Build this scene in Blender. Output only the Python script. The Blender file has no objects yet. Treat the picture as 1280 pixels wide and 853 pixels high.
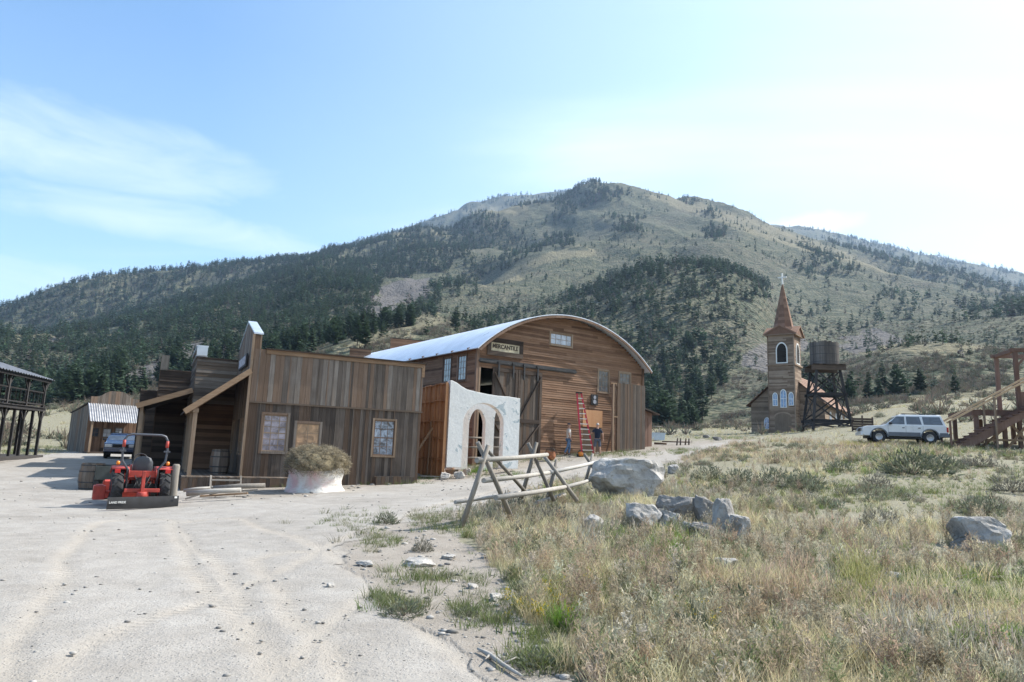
import bpy, bmesh, math, random
import numpy as np
from mathutils import Vector, Matrix

random.seed(7)
rng = np.random.default_rng(7)
sc = bpy.context.scene
COL = sc.collection
PI = math.pi
R = math.radians

# ---------------------------------------------------------------- camera
EYE = 1.65
PITCH, ROLL, FPX = R(9.1), R(2.15), 853.0
cam_d = bpy.data.cameras.new('camera')
cam = bpy.data.objects.new('camera', cam_d)
COL.objects.link(cam)
cam_d.sensor_width = 36.0
cam_d.lens = 36.0 * FPX / 1280.0
cam_d.clip_start = 0.1
cam_d.clip_end = 20000
CAMR = Matrix.Rotation(PI / 2 + PITCH, 3, 'X') @ Matrix.Rotation(ROLL, 3, 'Z')
cam.matrix_world = Matrix.Translation((0, 0, EYE)) @ CAMR.to_4x4()
sc.camera = cam
sc.render.resolution_x, sc.render.resolution_y = 1024, 682

# ---------------------------------------------------------------- light
SUN_AZ, SUN_EL = R(68), R(46)          # clockwise from +Y
sun_dir = Vector((math.sin(SUN_AZ) * math.cos(SUN_EL), math.cos(SUN_AZ) * math.cos(SUN_EL), math.sin(SUN_EL)))
sd = bpy.data.lights.new('sun', 'SUN')
sd.energy = 4.7
sd.angle = R(0.55)
sd.color = (1.0, 0.95, 0.87)
sun = bpy.data.objects.new('sun', sd)
COL.objects.link(sun)
sun.rotation_euler = sun_dir.to_track_quat('Z', 'Y').to_euler()

sc.view_settings.view_transform = 'Standard'
sc.view_settings.look = 'None'
sc.view_settings.gamma = 1.0
sc.view_settings.exposure = 1.0
sc.cycles.max_bounces = 6
sc.cycles.diffuse_bounces = 3
sc.cycles.transparent_max_bounces = 8
sc.cycles.volume_bounces = 0
sc.cycles.use_denoising = True

w = bpy.data.worlds.new('World')
sc.world = w
w.use_nodes = True
nt = w.node_tree
N = nt.nodes
L = nt.links
bg = N['Background']
sky = N.new('ShaderNodeTexSky')
sky.sky_type = 'NISHITA'
sky.sun_disc = False
sky.sun_elevation = SUN_EL
sky.sun_rotation = SUN_AZ
sky.altitude = 1800
sky.air_density = 1.0
sky.dust_density = 1.6
sky.ozone_density = 0.7
tc = N.new('ShaderNodeTexCoord')
# cirrus: direction projected on a high flat layer
sep = N.new('ShaderNodeSeparateXYZ')
L.new(tc.outputs['Generated'], sep.inputs[0])


def M_(op, a, b=None, c=None, clamp=False, tree=None):
    n = (tree or nt).nodes.new('ShaderNodeMath')
    n.operation = op
    n.use_clamp = clamp
    for i, v in enumerate((a, b, c)):
        if v is None:
            continue
        if isinstance(v, (int, float)):
            n.inputs[i].default_value = v
        else:
            (tree or nt).links.new(v, n.inputs[i])
    return n.outputs[0]


zz = M_('ADD', M_('MAXIMUM', sep.outputs['Z'], 0.0), 0.13)
cx = M_('DIVIDE', sep.outputs['X'], zz)
cy = M_('DIVIDE', sep.outputs['Y'], zz)
comb = N.new('ShaderNodeCombineXYZ')
L.new(cx, comb.inputs[0])
L.new(cy, comb.inputs[1])
mp = N.new('ShaderNodeMapping')
mp.inputs['Rotation'].default_value = (0, 0, R(-22))
mp.inputs['Scale'].default_value = (0.42, 1.35, 1)
mp.inputs['Location'].default_value = (3.1, 1.7, 0)
L.new(comb.outputs[0], mp.inputs[0])
n1 = N.new('ShaderNodeTexNoise')
n1.inputs['Scale'].default_value = 0.9
n1.inputs['Detail'].default_value = 9
n1.inputs['Roughness'].default_value = 0.55
n1.inputs['Distortion'].default_value = 0.5
L.new(mp.outputs[0], n1.inputs['Vector'])
n2 = N.new('ShaderNodeTexNoise')
n2.inputs['Scale'].default_value = 0.42
n2.inputs['Detail'].default_value = 3
L.new(comb.outputs[0], n2.inputs['Vector'])
# thin veil grows toward the right of the view
veil = M_('MULTIPLY_ADD', sep.outputs['X'], 0.55, 0.30, clamp=True)
c1 = M_('ADD', M_('MULTIPLY', n1.outputs['Fac'], 0.9), M_('MULTIPLY', n2.outputs['Fac'], 0.75))
c1 = M_('ADD', c1, M_('MULTIPLY', veil, 0.50))
mr = N.new('ShaderNodeMapRange')
mr.interpolation_type = 'SMOOTHERSTEP'
mr.inputs['From Min'].default_value = 0.88
mr.inputs['From Max'].default_value = 1.38
mr.inputs['To Max'].default_value = 0.85
L.new(c1, mr.inputs['Value'])


def puff(px, py, rx, ry):              # soft cloud patch round a direction
    d = (CAMR @ Vector(((px - 640) / FPX, (426.5 - py) / FPX, -1))).normalized()
    e1 = d.cross(Vector((0, 0, 1))).normalized()
    e2 = e1.cross(d)
    def dot(v):
        n = N.new('ShaderNodeVectorMath')
        n.operation = 'DOT_PRODUCT'
        L.new(tc.outputs['Generated'], n.inputs[0])
        n.inputs[1].default_value = v
        return n.outputs['Value']
    a = M_('DIVIDE', dot(e1), rx / FPX)
    b = M_('DIVIDE', dot(e2), ry / FPX)
    q = M_('ADD', M_('MULTIPLY', a, a), M_('MULTIPLY', b, b))
    n3 = N.new('ShaderNodeTexNoise')
    n3.inputs['Scale'].default_value = 16 if rx < 80 else 5
    n3.inputs['Detail'].default_value = 8
    n3.inputs['Roughness'].default_value = .6
    n3.inputs['Distortion'].default_value = 0 if rx < 80 else .8
    m3 = N.new('ShaderNodeMapping')
    m3.inputs['Scale'].default_value = (1, 1, 1 if rx < 80 else 3.5)
    m3.inputs['Rotation'].default_value = (0, 0 if rx < 80 else R(-9), 0)
    L.new(tc.outputs['Generated'], m3.inputs[0])
    L.new(m3.outputs[0], n3.inputs['Vector'])
    q = M_('ADD', q, M_('MULTIPLY', M_('SUBTRACT', n3.outputs['Fac'], 0.5), 2.6))
    front = M_('GREATER_THAN', dot(d), 0)
    return M_('MULTIPLY', M_('SUBTRACT', 1.0, q, clamp=True), front)


pf = M_('MAXIMUM', puff(1012, 281, 62, 17), M_('MULTIPLY', puff(70, 170, 230, 42), 0.5))
pf = M_('MAXIMUM', pf, M_('MULTIPLY', puff(230, 282, 200, 24), 0.5))
pf = M_('MAXIMUM', pf, M_('MULTIPLY', puff(0, 350, 110, 34), 0.45))
base_veil = M_('MULTIPLY_ADD', sep.outputs['X'], 0.50, 0.20, clamp=True)
low = M_('MULTIPLY', M_('SUBTRACT', 0.5, sep.outputs['Z'], clamp=True), 0.42)
base_veil = M_('ADD', base_veil, low)
fac = M_('MAXIMUM', mr.outputs[0], pf, clamp=True)
fac = M_('SUBTRACT', 1.0, M_('MULTIPLY', M_('SUBTRACT', 1.0, fac), M_('SUBTRACT', 1.0, base_veil)), clamp=True)
mix = N.new('ShaderNodeMix')
mix.data_type = 'RGBA'
L.new(fac, mix.inputs['Factor'])
tint = N.new('ShaderNodeMix')
tint.data_type = 'RGBA'
tint.blend_type = 'MULTIPLY'
tint.inputs['Factor'].default_value = 1
L.new(sky.outputs[0], tint.inputs['A'])
tint.inputs['B'].default_value = (0.84, 1.03, 1.06, 1)
L.new(tint.outputs['Result'], mix.inputs['A'])
mix.inputs['B'].default_value = (4.3, 4.75, 5.0, 1)
# keep light from the ground side plain
L.new(mix.outputs['Result'], bg.inputs['Color'])
bg.inputs['Strength'].default_value = 0.15

# ---------------------------------------------------------------- pixel helpers (measuring only)


def ray(px, py):
    return CAMR @ Vector(((px - 640) / FPX, (426.5 - py) / FPX, -1))


def P(px, py, D):
    """world point seen at a photo pixel, D metres ahead"""
    r = ray(px, py)
    return Vector((0, 0, EYE)) + r * (D / r.y)


CI = np.array(CAMR.inverted())


def project(x, y, z):
    v = np.stack([x, y, z - EYE], -1) @ CI.T
    d = np.maximum(-v[..., 2], 1e-6)
    px = 640 + FPX * v[..., 0] / d
    py = 426.5 - FPX * v[..., 1] / d
    return np.where(v[..., 2] < 0, px, -9999), py


# ---------------------------------------------------------------- numpy noise
_perm = np.random.default_rng(3).random((256, 256))


def vnoise(x, y):
    xi = np.floor(x).astype(int)
    yi = np.floor(y).astype(int)
    fx = x - xi
    fy = y - yi
    fx = fx * fx * (3 - 2 * fx)
    fy = fy * fy * (3 - 2 * fy)
    a = _perm[xi & 255, yi & 255]
    b = _perm[(xi + 1) & 255, yi & 255]
    c = _perm[xi & 255, (yi + 1) & 255]
    d = _perm[(xi + 1) & 255, (yi + 1) & 255]
    return (a + (b - a) * fx) * (1 - fy) + (c + (d - c) * fx) * fy


def fbm(x, y, scale, octv=4, gain=0.5):
    s = 0
    a = 1.0
    t = 0
    x = np.asarray(x) / scale
    y = np.asarray(y) / scale
    for i in range(octv):
        s = s + a * vnoise(x + 17.3 * i, y + 5.1 * i)
        t += a
        a *= gain
        x = x * 2.03
        y = y * 2.03
    return s / t


def inpoly(px, py, poly):
    res = np.zeros(px.shape, bool)
    n = len(poly)
    for i in range(n):
        x1, y1 = poly[i]
        x2, y2 = poly[(i + 1) % n]
        c = ((y1 > py) != (y2 > py))
        with np.errstate(divide='ignore', invalid='ignore'):
            xx = (x2 - x1) * (py - y1) / ((y2 - y1) if y2 != y1 else 1e-9) + x1
        res ^= c & (px < xx)
    return res


# ---------------------------------------------------------------- terrain
near_px = [-300, 0, 170, 322, 430, 565, 720, 850, 980, 1130, 1280, 1600]
near_D = [0.5, 5, 10, 17, 25, 32, 42, 60, 80, 110]
near_z = [
    [0, 0, -.1, -.2, -.1, 0, .15, .4, 1.0, 3],
    [0, 0, -.1, -.25, -.2, 0, .15, .4, 2.2, 5],
    [0, 0, -.1, -.25, -.22, -.05, .2, .35, 1.8, 5],
    [0, 0, -.05, -.1, -.05, 0, .2, .5, 1.8, 5],
    [0, 0, 0, 0, .02, .1, .5, 1.2, 2.2, 5],
    [0, 0, 0, .12, .2, .35, 1.35, 1.9, 2.6, 5],
    [0, 0, .05, .2, .5, .95, 1.72, 2.4, 3.2, 5.5],
    [0, 0, .1, .35, .85, 1.4, 2.2, 3.2, 4.2, 6],
    [0, 0, .12, .45, 1.1, 1.75, 2.65, 3.9, 4.9, 7],
    [0, 0, .15, .5, 1.25, 2.0, 2.95, 5.2, 8.2, 11],
    [0, 0, .15, .5, 1.3, 2.1, 3.1, 5.8, 9, 13],
    [0, 0, .15, .5, 1.3, 2.1, 3.1, 5.8, 9, 13]]
HOR = lambda px: 563 + .0376 * (px - 640) + 0.0
near_phi = []
for px in near_px:
    v = ray(px, HOR(px))
    near_phi.append(math.atan2(v.x, v.y))
far_layers = [
    # (radius, polyline in photo pixels)
    (175, [(-300, 512), (0, 520), (60, 511), (110, 505), (170, 503), (300, 490), (380, 455), (430, 438), (480, 432), (560, 440), (700, 505), (800, 538), (930, 530), (1000, 505), (1100, 492), (1280, 488), (1600, 485)]),
    (240, [(-300, 500), (0, 508), (60, 500), (170, 480), (300, 460), (380, 437), (420, 426), (480, 414), (530, 408), (600, 430), (700, 470), (800, 500), (860, 500), (930, 495), (1000, 470), (1060, 458), (1130, 434), (1180, 430), (1230, 437), (1280, 447), (1600, 450)]),
    (310, [(-300, 490), (0, 495), (170, 460), (300, 440), (380, 428), (420, 420), (480, 408), (560, 402), (600, 420), (700, 440), (800, 462), (860, 455), (930, 462), (1000, 462), (1060, 456), (1130, 438), (1180, 433), (1230, 436), (1280, 440), (1600, 440)]),
    (520, [(-300, 440), (0, 440), (200, 425), (300, 405), (400, 388), (500, 382), (600, 390), (700, 378), (760, 362), (800, 342), (850, 333), (900, 336), (945, 356), (980, 400), (1060, 418), (1180, 412), (1280, 402), (1600, 402)]),
    (640, [(-300, 425), (0, 428), (200, 405), (300, 385), (400, 368), (500, 365), (600, 368), (700, 372), (760, 370), (800, 356), (850, 350), (900, 350), (945, 364), (980, 385), (1060, 398), (1180, 400), (1280, 392), (1600, 400)]),
    (900, [(-300, 444), (0, 440), (200, 398), (300, 368), (400, 346), (480, 344), (560, 344), (600, 350), (640, 332), (680, 318), (720, 312), (800, 306), (900, 302), (1000, 332), (1100, 356), (1280, 383), (1600, 400)]),
    (1030, [(-300, 438), (0, 432), (200, 386), (300, 352), (400, 330), (480, 325), (560, 320), (600, 322), (640, 320), (720, 306), (800, 284), (900, 284), (1000, 313), (1100, 343), (1280, 377), (1600, 398)]),
    (1130, [(-300, 440), (0, 437), (200, 391), (300, 356), (400, 332), (480, 324), (560, 317), (600, 316), (640, 312), (720, 296), (800, 275), (900, 280), (1000, 311), (1100, 341), (1280, 376), (1600, 400)]),
    (1500, [(-300, 436), (-100, 402), (0, 389), (80, 361), (160, 348), (240, 343), (300, 337), (380, 327), (440, 312), (500, 300), (560, 293), (600, 277), (640, 268), (690, 258), (715, 245), (740, 237), (765, 238), (790, 243), (830, 250), (900, 264), (960, 290), (1000, 303), (1100, 333), (1200, 355), (1280, 374), (1600, 420)]),
    (1850, None, .80),
    (2900, [(-300, 440), (0, 400), (380, 345), (440, 312), (480, 300), (520, 288), (560, 274), (600, 256), (640, 254), (700, 249), (740, 245), (800, 262), (900, 280), (960, 289), (1000, 291), (1060, 303), (1150, 324), (1280, 349), (1600, 400)]),
    (4600, None, .35),
]


def pix_to_angle(pl):
    out = []
    for px, py in pl:
        v = ray(px, py)
        out.append((math.atan2(v.x, v.y), v.z / math.hypot(v.x, v.y)))
    out.sort()
    return np.array(out)


def smooth_interp(x, xp, fp):
    """cosine-free monotone cubic (Fritsch-Carlson)"""
    xp = np.asarray(xp, float)
    fp = np.asarray(fp, float)
    h = np.diff(xp)
    d = np.diff(fp) / h
    m = np.zeros_like(fp)
    m[0], m[-1] = d[0], d[-1]
    for i in range(1, len(fp) - 1):
        if d[i - 1] * d[i] > 0:
            m[i] = 2 * d[i - 1] * d[i] / (d[i - 1] + d[i])
    x = np.clip(x, xp[0], xp[-1])
    k = np.clip(np.searchsorted(xp, x) - 1, 0, len(xp) - 2)
    t = (x - xp[k]) / h[k]
    return ((2 * t**3 - 3 * t**2 + 1) * fp[k] + (t**3 - 2 * t**2 + t) * h[k] * m[k] +
            (-2 * t**3 + 3 * t**2) * fp[k + 1] + (t**3 - t**2) * h[k] * m[k + 1])


NPH, NR = 721, 420
PHI = np.linspace(-PI, PI, NPH)
LR = np.linspace(math.log(1.0), math.log(4600), NR)
TAB = np.zeros((NPH, NR))
fl = []
prev = None
for lay in far_layers:
    if lay[1] is not None:
        a = pix_to_angle(lay[1])
        e = smooth_interp(PHI, a[:, 0], a[:, 1])
        prev = e
        fl.append((lay[0], e))
    else:
        fl.append((lay[0], prev * lay[2]))
nz = np.array(near_z)
near_cols = np.array([[np.interp(0, [0, 1], [c, c]) for c in row] for row in near_z])
near_at = np.stack([smooth_interp(PHI, near_phi, nz[:, j]) for j in range(len(near_D))], 1)
for i, ph in enumerate(PHI):
    c = max(math.cos(ph), 0.72)
    rs = [d / c for d in near_D] + [l[0] for l in fl]
    zs = list(near_at[i]) + [EYE + l[0] * l[1][i] for l in fl]
    if rs[len(near_D) - 1] > 165:
        rs[len(near_D) - 1] = 165
    TAB[i] = smooth_interp(np.exp(LR), rs, zs)


def smooth01(t):
    t = np.clip(t, 0, 1)
    return t * t * (3 - 2 * t)


def gz(x, y):
    x = np.asarray(x, float)
    y = np.asarray(y, float)
    r = np.maximum(np.hypot(x, y), 1.0)
    ph = np.arctan2(x, y)
    a = (ph + PI) / (2 * PI) * (NPH - 1)
    b = (np.log(r) - LR[0]) / (LR[-1] - LR[0]) * (NR - 1)
    ai = np.clip(a.astype(int), 0, NPH - 2)
    bi = np.clip(b.astype(int), 0, NR - 2)
    fa = a - ai
    fb = np.clip(b - bi, 0, 1)
    z = (TAB[ai, bi] * (1 - fa) * (1 - fb) + TAB[ai + 1, bi] * fa * (1 - fb) + TAB[ai, bi + 1] * (1 - fa) * fb + TAB[ai + 1, bi + 1] * fa * fb)
    # relief of the far slopes: gullies running down them, and lumps
    k = smooth01((r - 130) / 500)
    g = 1 - np.abs(2 * fbm(x * 1.0 + y * 0.35, y * 0.42 - x * .1, 120, 4) - 1)
    z = z + k * (g - .75) * np.minimum(r * 0.030, 34)
    z = z + k * (fbm(x, y, 60, 4) - .5) * np.minimum(r * 0.018, 14)
    # near ground: small undulation
    k2 = smooth01((r - 4) / 12) * (1 - smooth01((r - 100) / 200))
    z = z + k2 * (fbm(x + 50, y, 2.2, 3) - .5) * .07
    return z


def gz1(x, y):
    return float(gz(np.array([x]), np.array([y]))[0])


def hit(px, py, rmax=400):
    """ground point seen at a photo pixel"""
    v = ray(px, py)
    h = math.hypot(v.x, v.y)
    rs = np.exp(np.linspace(math.log(2.5), math.log(rmax), 1500))
    x = v.x / h * rs
    y = v.y / h * rs
    zr = EYE + v.z / h * rs
    g = gz(x, y)
    k = np.argmax(zr < g)
    if not (zr < g).any():
        k = len(rs) - 1
    return Vector((x[k], y[k], g[k]))


# ---------------------------------------------------------------- object helpers


def tagp(o, label=None, cat=None, group=None, kind=None):
    if label:
        o['label'] = label
    if cat:
        o['category'] = cat
    if group:
        o['group'] = group
    if kind:
        o['kind'] = kind
    return o


def thing(name, label, cat, loc=(0, 0, 0), rz=0, group=None):
    o = bpy.data.objects.new(name, None)
    COL.objects.link(o)
    o.empty_display_size = .3
    o.location = loc
    o.rotation_euler = (0, 0, rz)
    return tagp(o, label, cat, group)


def link_mesh(name, me, parent=None):
    o = bpy.data.objects.new(name, me)
    COL.objects.link(o)
    if parent is not None:
        o.parent = parent
    return o


def np_mesh(name, V, F, mats, col=None, smooth=False, parent=None):
    """V (n,3), F (m,k) arrays -> object, optional colour per vertex"""
    V = np.ascontiguousarray(V, dtype=np.float32)
    F = np.ascontiguousarray(F, dtype=np.int32)
    m, k = F.shape
    me = bpy.data.meshes.new(name)
    me.vertices.add(len(V))
    me.vertices.foreach_set('co', V.ravel())
    me.loops.add(m * k)
    me.loops.foreach_set('vertex_index', F.ravel())
    me.polygons.add(m)
    me.polygons.foreach_set('loop_start', np.arange(0, m * k, k, dtype=np.int32))
    if smooth:
        me.polygons.foreach_set('use_smooth', np.ones(m, bool))
    for mt in mats:
        me.materials.append(mt)
    if col is not None:
        at = me.color_attributes.new('col', 'FLOAT_COLOR', 'POINT')
        c = np.ones((len(V), 4), np.float32)
        c[:, :col.shape[1]] = col
        at.data.foreach_set('color', c.ravel())
    me.update(calc_edges=True)
    return link_mesh(name, me, parent)


class MB:
    """collects shapes, builds ONE mesh"""

    def __init__(self):
        self.v = []
        self.f = []
        self.r = []
        self.m = []
        self.s = []

    def add(self, verts, faces, r=None, mat=0, smooth=False):
        b = len(self.v)
        self.v += [tuple(p) for p in verts]
        if r is None:
            r = random.random()
        for f in faces:
            self.f.append([b + i for i in f])
            self.r.append(r)
            self.m.append(mat)
            self.s.append(smooth)
        return self

    def box(self, x0, x1, y0, y1, z0, z1, r=None, mat=0):
        v = [(x0, y0, z0), (x1, y0, z0), (x1, y1, z0), (x0, y1, z0), (x0, y0, z1), (x1, y0, z1), (x1, y1, z1), (x0, y1, z1)]
        f = [(0, 3, 2, 1), (4, 5, 6, 7), (0, 1, 5, 4), (1, 2, 6, 5), (2, 3, 7, 6), (3, 0, 4, 7)]
        return self.add(v, f, r, mat)

    def beam(self, p, q, wd, ht, r=None, mat=0, up=(0, 0, 1), taper=1.0):
        p = Vector(p)
        q = Vector(q)
        d = (q - p).normalized()
        u = Vector(up)
        if abs(d.dot(u)) > .98:
            u = Vector((0, 1, 0))
        s = d.cross(u).normalized()
        t = s.cross(d)
        v = []
        for c, k in ((p, 1), (q, taper)):
            for a, b in ((-1, -1), (1, -1), (1, 1), (-1, 1)):
                v.append(c + s * (a * wd / 2 * k) + t * (b * ht / 2 * k))
        return self.add(v, [(0, 1, 2, 3), (7, 6, 5, 4), (0, 4, 5, 1), (1, 5, 6, 2), (2, 6, 7, 3), (3, 7, 4, 0)], r, mat)

    def tube(self, pts, rad, n=8, r=None, mat=0, smooth=True, caps=True):
        pts = [Vector(p) for p in pts]
        if not hasattr(rad, '__len__'):
            rad = [rad] * len(pts)
        v = []
        prev = None
        for i, p in enumerate(pts):
            d = (pts[min(i + 1, len(pts) - 1)] - pts[max(i - 1, 0)]).normalized()
            if prev is None:
                a = d.cross(Vector((0, 0, 1)))
                if a.length < .05:
                    a = d.cross(Vector((0, 1, 0)))
                a.normalize()
            else:
                a = (prev - d * prev.dot(d)).normalized()
            prev = a
            b = d.cross(a)
            for k in range(n):
                t = 2 * PI * k / n
                v.append(p + (a * math.cos(t) + b * math.sin(t)) * rad[i])
        f = []
        for i in range(len(pts) - 1):
            for k in range(n):
                f.append((i * n + k, i * n + (k + 1) % n, (i + 1) * n + (k + 1) % n, (i + 1) * n + k))
        if r is None:
            r = random.random()
        self.add(v, f, r, mat, smooth)
        if caps:
            b = len(self.v) - len(v)
            for fc in (list(range(n))[::-1], [(len(pts) - 1) * n + k for k in range(n)]):
                self.f.append([b + i for i in fc])
                self.r.append(r)
                self.m.append(mat)
                self.s.append(False)
        return self

    def lathe(self, prof, c=(0, 0, 0), n=20, axis='z', r=None, mat=0, smooth=True, closed=False):
        """prof list of (radius, height)"""
        v = []
        for rad, h in prof:
            for k in range(n):
                t = 2 * PI * k / n
                a, b = rad * math.cos(t), rad * math.sin(t)
                if axis == 'z':
                    p = (a, b, h)
                elif axis == 'x':
                    p = (h, a, b)
                else:
                    p = (a, h, b)
                v.append((c[0] + p[0], c[1] + p[1], c[2] + p[2]))
        f = []
        m = len(prof)
        for i in range(m - 1):
            for k in range(n):
                f.append((i * n + k, i * n + (k + 1) % n, (i + 1) * n + (k + 1) % n, (i + 1) * n + k))
        if r is None:
            r = random.random()
        self.add(v, f, r, mat, smooth)
        if not closed:
            b = len(self.v) - len(v)
            for fc in (list(range(n))[::-1], [(m - 1) * n + k for k in range(n)]):
                self.f.append([b + i for i in fc])
                self.r.append(r)
                self.m.append(mat)
                self.s.append(False)
        return self

    def prism(self, pl, a0, a1, axis='y', r=None, mat=0):
        """2-D outline extruded along an axis. axis y: (x,z); axis x: (y,z); axis z: (x,y)"""
        def mk(p, a):
            return {'y': (p[0], a, p[1]), 'x': (a, p[0], p[1]), 'z': (p[0], p[1], a)}[axis]
        n = len(pl)
        v = [mk(p, a0) for p in pl] + [mk(p, a1) for p in pl]
        f = [list(range(n)), list(range(n, 2 * n))[::-1]]
        for i in range(n):
            j = (i + 1) % n
            f.append((i, i + n, j + n, j))
        return self.add(v, f, r, mat)

    def grid(self, rows, r=None, mat=0, smooth=True, wrap=False):
        """rows of points -> quads"""
        v = [p for row in rows for p in row]
        n = len(rows[0])
        f = []
        for i in range(len(rows) - 1):
            for k in range(n if wrap else n - 1):
                f.append((i * n + k, i * n + (k + 1) % n, (i + 1) * n + (k + 1) % n, (i + 1) * n + k))
        return self.add(v, f, r, mat, smooth)

    def build(self, name, mats, parent=None, bevel=0, weld=False, xf=None):
        me = bpy.data.meshes.new(name)
        V = self.v if xf is None else [xf(p) for p in self.v]
        me.from_pydata(V, [], self.f)
        if not isinstance(mats, (list, tuple)):
            mats = [mats]
        for m in mats:
            me.materials.append(m)
        me.polygons.foreach_set('material_index', self.m)
        me.polygons.foreach_set('use_smooth', self.s)
        at = me.attributes.new('rnd', 'FLOAT', 'FACE')
        at.data.foreach_set('value', self.r)
        bm = bmesh.new()
        bm.from_mesh(me)
        if weld:
            bmesh.ops.remove_doubles(bm, verts=bm.verts, dist=1e-5)
        bmesh.ops.recalc_face_normals(bm, faces=bm.faces)
        bm.to_mesh(me)
        bm.free()
        me.update()
        o = link_mesh(name, me, parent)
        if bevel:
            bv = o.modifiers.new('bevel', 'BEVEL')
            bv.width = bevel
            bv.segments = 2
            bv.limit_method = 'ANGLE'
            bv.angle_limit = R(35)
        return o


# ---------------------------------------------------------------- materials


def new_mat(name):
    m = bpy.data.materials.new(name)
    m.use_nodes = True
    return m, m.node_tree, m.node_tree.nodes, m.node_tree.links, m.node_tree.nodes['Principled BSDF']


def noise(t, scale, detail=4, vec=None, rough=.55, mapping=None, dist=0):
    n = t.nodes.new('ShaderNodeTexNoise')
    n.inputs['Scale'].default_value = scale
    n.inputs['Detail'].default_value = detail
    n.inputs['Roughness'].default_value = rough
    n.inputs['Distortion'].default_value = dist
    if vec is None:
        vec = t.nodes.new('ShaderNodeTexCoord').outputs['Object']
    if mapping:
        mp = t.nodes.new('ShaderNodeMapping')
        mp.inputs['Scale'].default_value = mapping
        t.links.new(vec, mp.inputs[0])
        vec = mp.outputs[0]
    t.links.new(vec, n.inputs['Vector'])
    return n.outputs['Fac']


def ramp(t, fac, stops):
    c = t.nodes.new('ShaderNodeValToRGB')
    el = c.color_ramp.elements
    while len(el) > 1:
        el.remove(el[-1])
    el[0].position = stops[0][0]
    el[0].color = (*stops[0][1], 1)
    for p, q in stops[1:]:
        e = el.new(p)
        e.color = (*q, 1)
    t.links.new(fac, c.inputs[0])
    return c.outputs[0]


def mixc(t, fac, a, b, mode='MIX'):
    m = t.nodes.new('ShaderNodeMix')
    m.data_type = 'RGBA'
    m.blend_type = mode
    for nm, v in (('Factor', fac), ('A', a), ('B', b)):
        if isinstance(v, (int, float)):
            m.inputs[nm].default_value = v
        elif isinstance(v, tuple):
            m.inputs[nm].default_value = (*v, 1)
        else:
            t.links.new(v, m.inputs[nm])
    return m.outputs['Result']


def bump(t, h, strength, dist, bs):
    b = t.nodes.new('ShaderNodeBump')
    b.inputs['Strength'].default_value = strength
    b.inputs['Distance'].default_value = dist
    t.links.new(h, b.inputs['Height'])
    t.links.new(b.outputs[0], bs.inputs['Normal'])
    return b


def wood(name, dark, mid, light, axis='z', rough=.85, warm=None, spread=.75):
    m, t, n, l, bs = new_mat(name)
    at = n.new('ShaderNodeAttribute')
    at.attribute_name = 'rnd'
    sc_ = {'x': (.5, 9, 9), 'y': (9, .5, 9), 'z': (9, 9, .5)}[axis]
    tcn = n.new('ShaderNodeTexCoord')
    ofs = n.new('ShaderNodeVectorMath')
    ofs.operation = 'MULTIPLY_ADD'
    l.new(at.outputs['Fac'], ofs.inputs[0])
    ofs.inputs[1].default_value = (37, 51, 23)
    l.new(tcn.outputs['Object'], ofs.inputs[2])
    grain = noise(t, 2.2, 6, ofs.outputs[0], .65, sc_, .6)
    stain = noise(t, 1.3, 4, tcn.outputs['Object'])
    f = M_('MULTIPLY', at.outputs['Fac'], spread, tree=t)
    f = M_('ADD', f, M_('MULTIPLY', M_('SUBTRACT', grain, .5, tree=t), 1.1, tree=t), tree=t)
    f = M_('ADD', f, M_('MULTIPLY', M_('SUBTRACT', stain, .5, tree=t), .6, tree=t), tree=t)
    f = M_('ADD', f, (1 - spread) / 2, clamp=True, tree=t)
    c = ramp(t, f, [(0.0, dark), (.5, mid), (1.0, light)])
    if warm:
        wn = n.new('ShaderNodeMath')
        wn.operation = 'FRACT'
        l.new(M_('MULTIPLY', at.outputs['Fac'], 7.31, tree=t), wn.inputs[0])
        k = M_('MULTIPLY', M_('GREATER_THAN', wn.outputs[0], .62, tree=t), .75, tree=t)
        c = mixc(t, k, c, warm)
        g2 = M_('MULTIPLY_ADD', grain, .9, .55, tree=t)
        cb = n.new('ShaderNodeCombineColor')
        for i in range(3):
            l.new(g2, cb.inputs[i])
        c = mixc(t, k, c, mixc(t, 1.0, c, cb.outputs[0], 'MULTIPLY'))
    l.new(c, bs.inputs['Base Color'])
    bs.inputs['Roughness'].default_value = rough
    bs.inputs['Specular IOR Level'].default_value = .25
    bump(t, grain, .5, .012, bs)
    return m


def plain(name, colr, rough=.5, metal=0, var=.25, scale=3, spec=.5, bmp=0, coat=0, bscale=30):
    m, t, n, l, bs = new_mat(name)
    f = noise(t, scale, 5)
    a = tuple(c * (1 - var) for c in colr)
    b = tuple(min(1, c * (1 + var)) for c in colr)
    l.new(ramp(t, f, [(.3, a), (.7, b)]), bs.inputs['Base Color'])
    bs.inputs['Metallic'].default_value = metal
    bs.inputs['Specular IOR Level'].default_value = spec
    bs.inputs['Coat Weight'].default_value = coat
    rr = M_('MULTIPLY_ADD', f, .25, rough - .12, tree=t, clamp=True)
    l.new(rr, bs.inputs['Roughness'])
    if bmp:
        bump(t, noise(t, bscale, 5), bmp, .02, bs)
    return m


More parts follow.
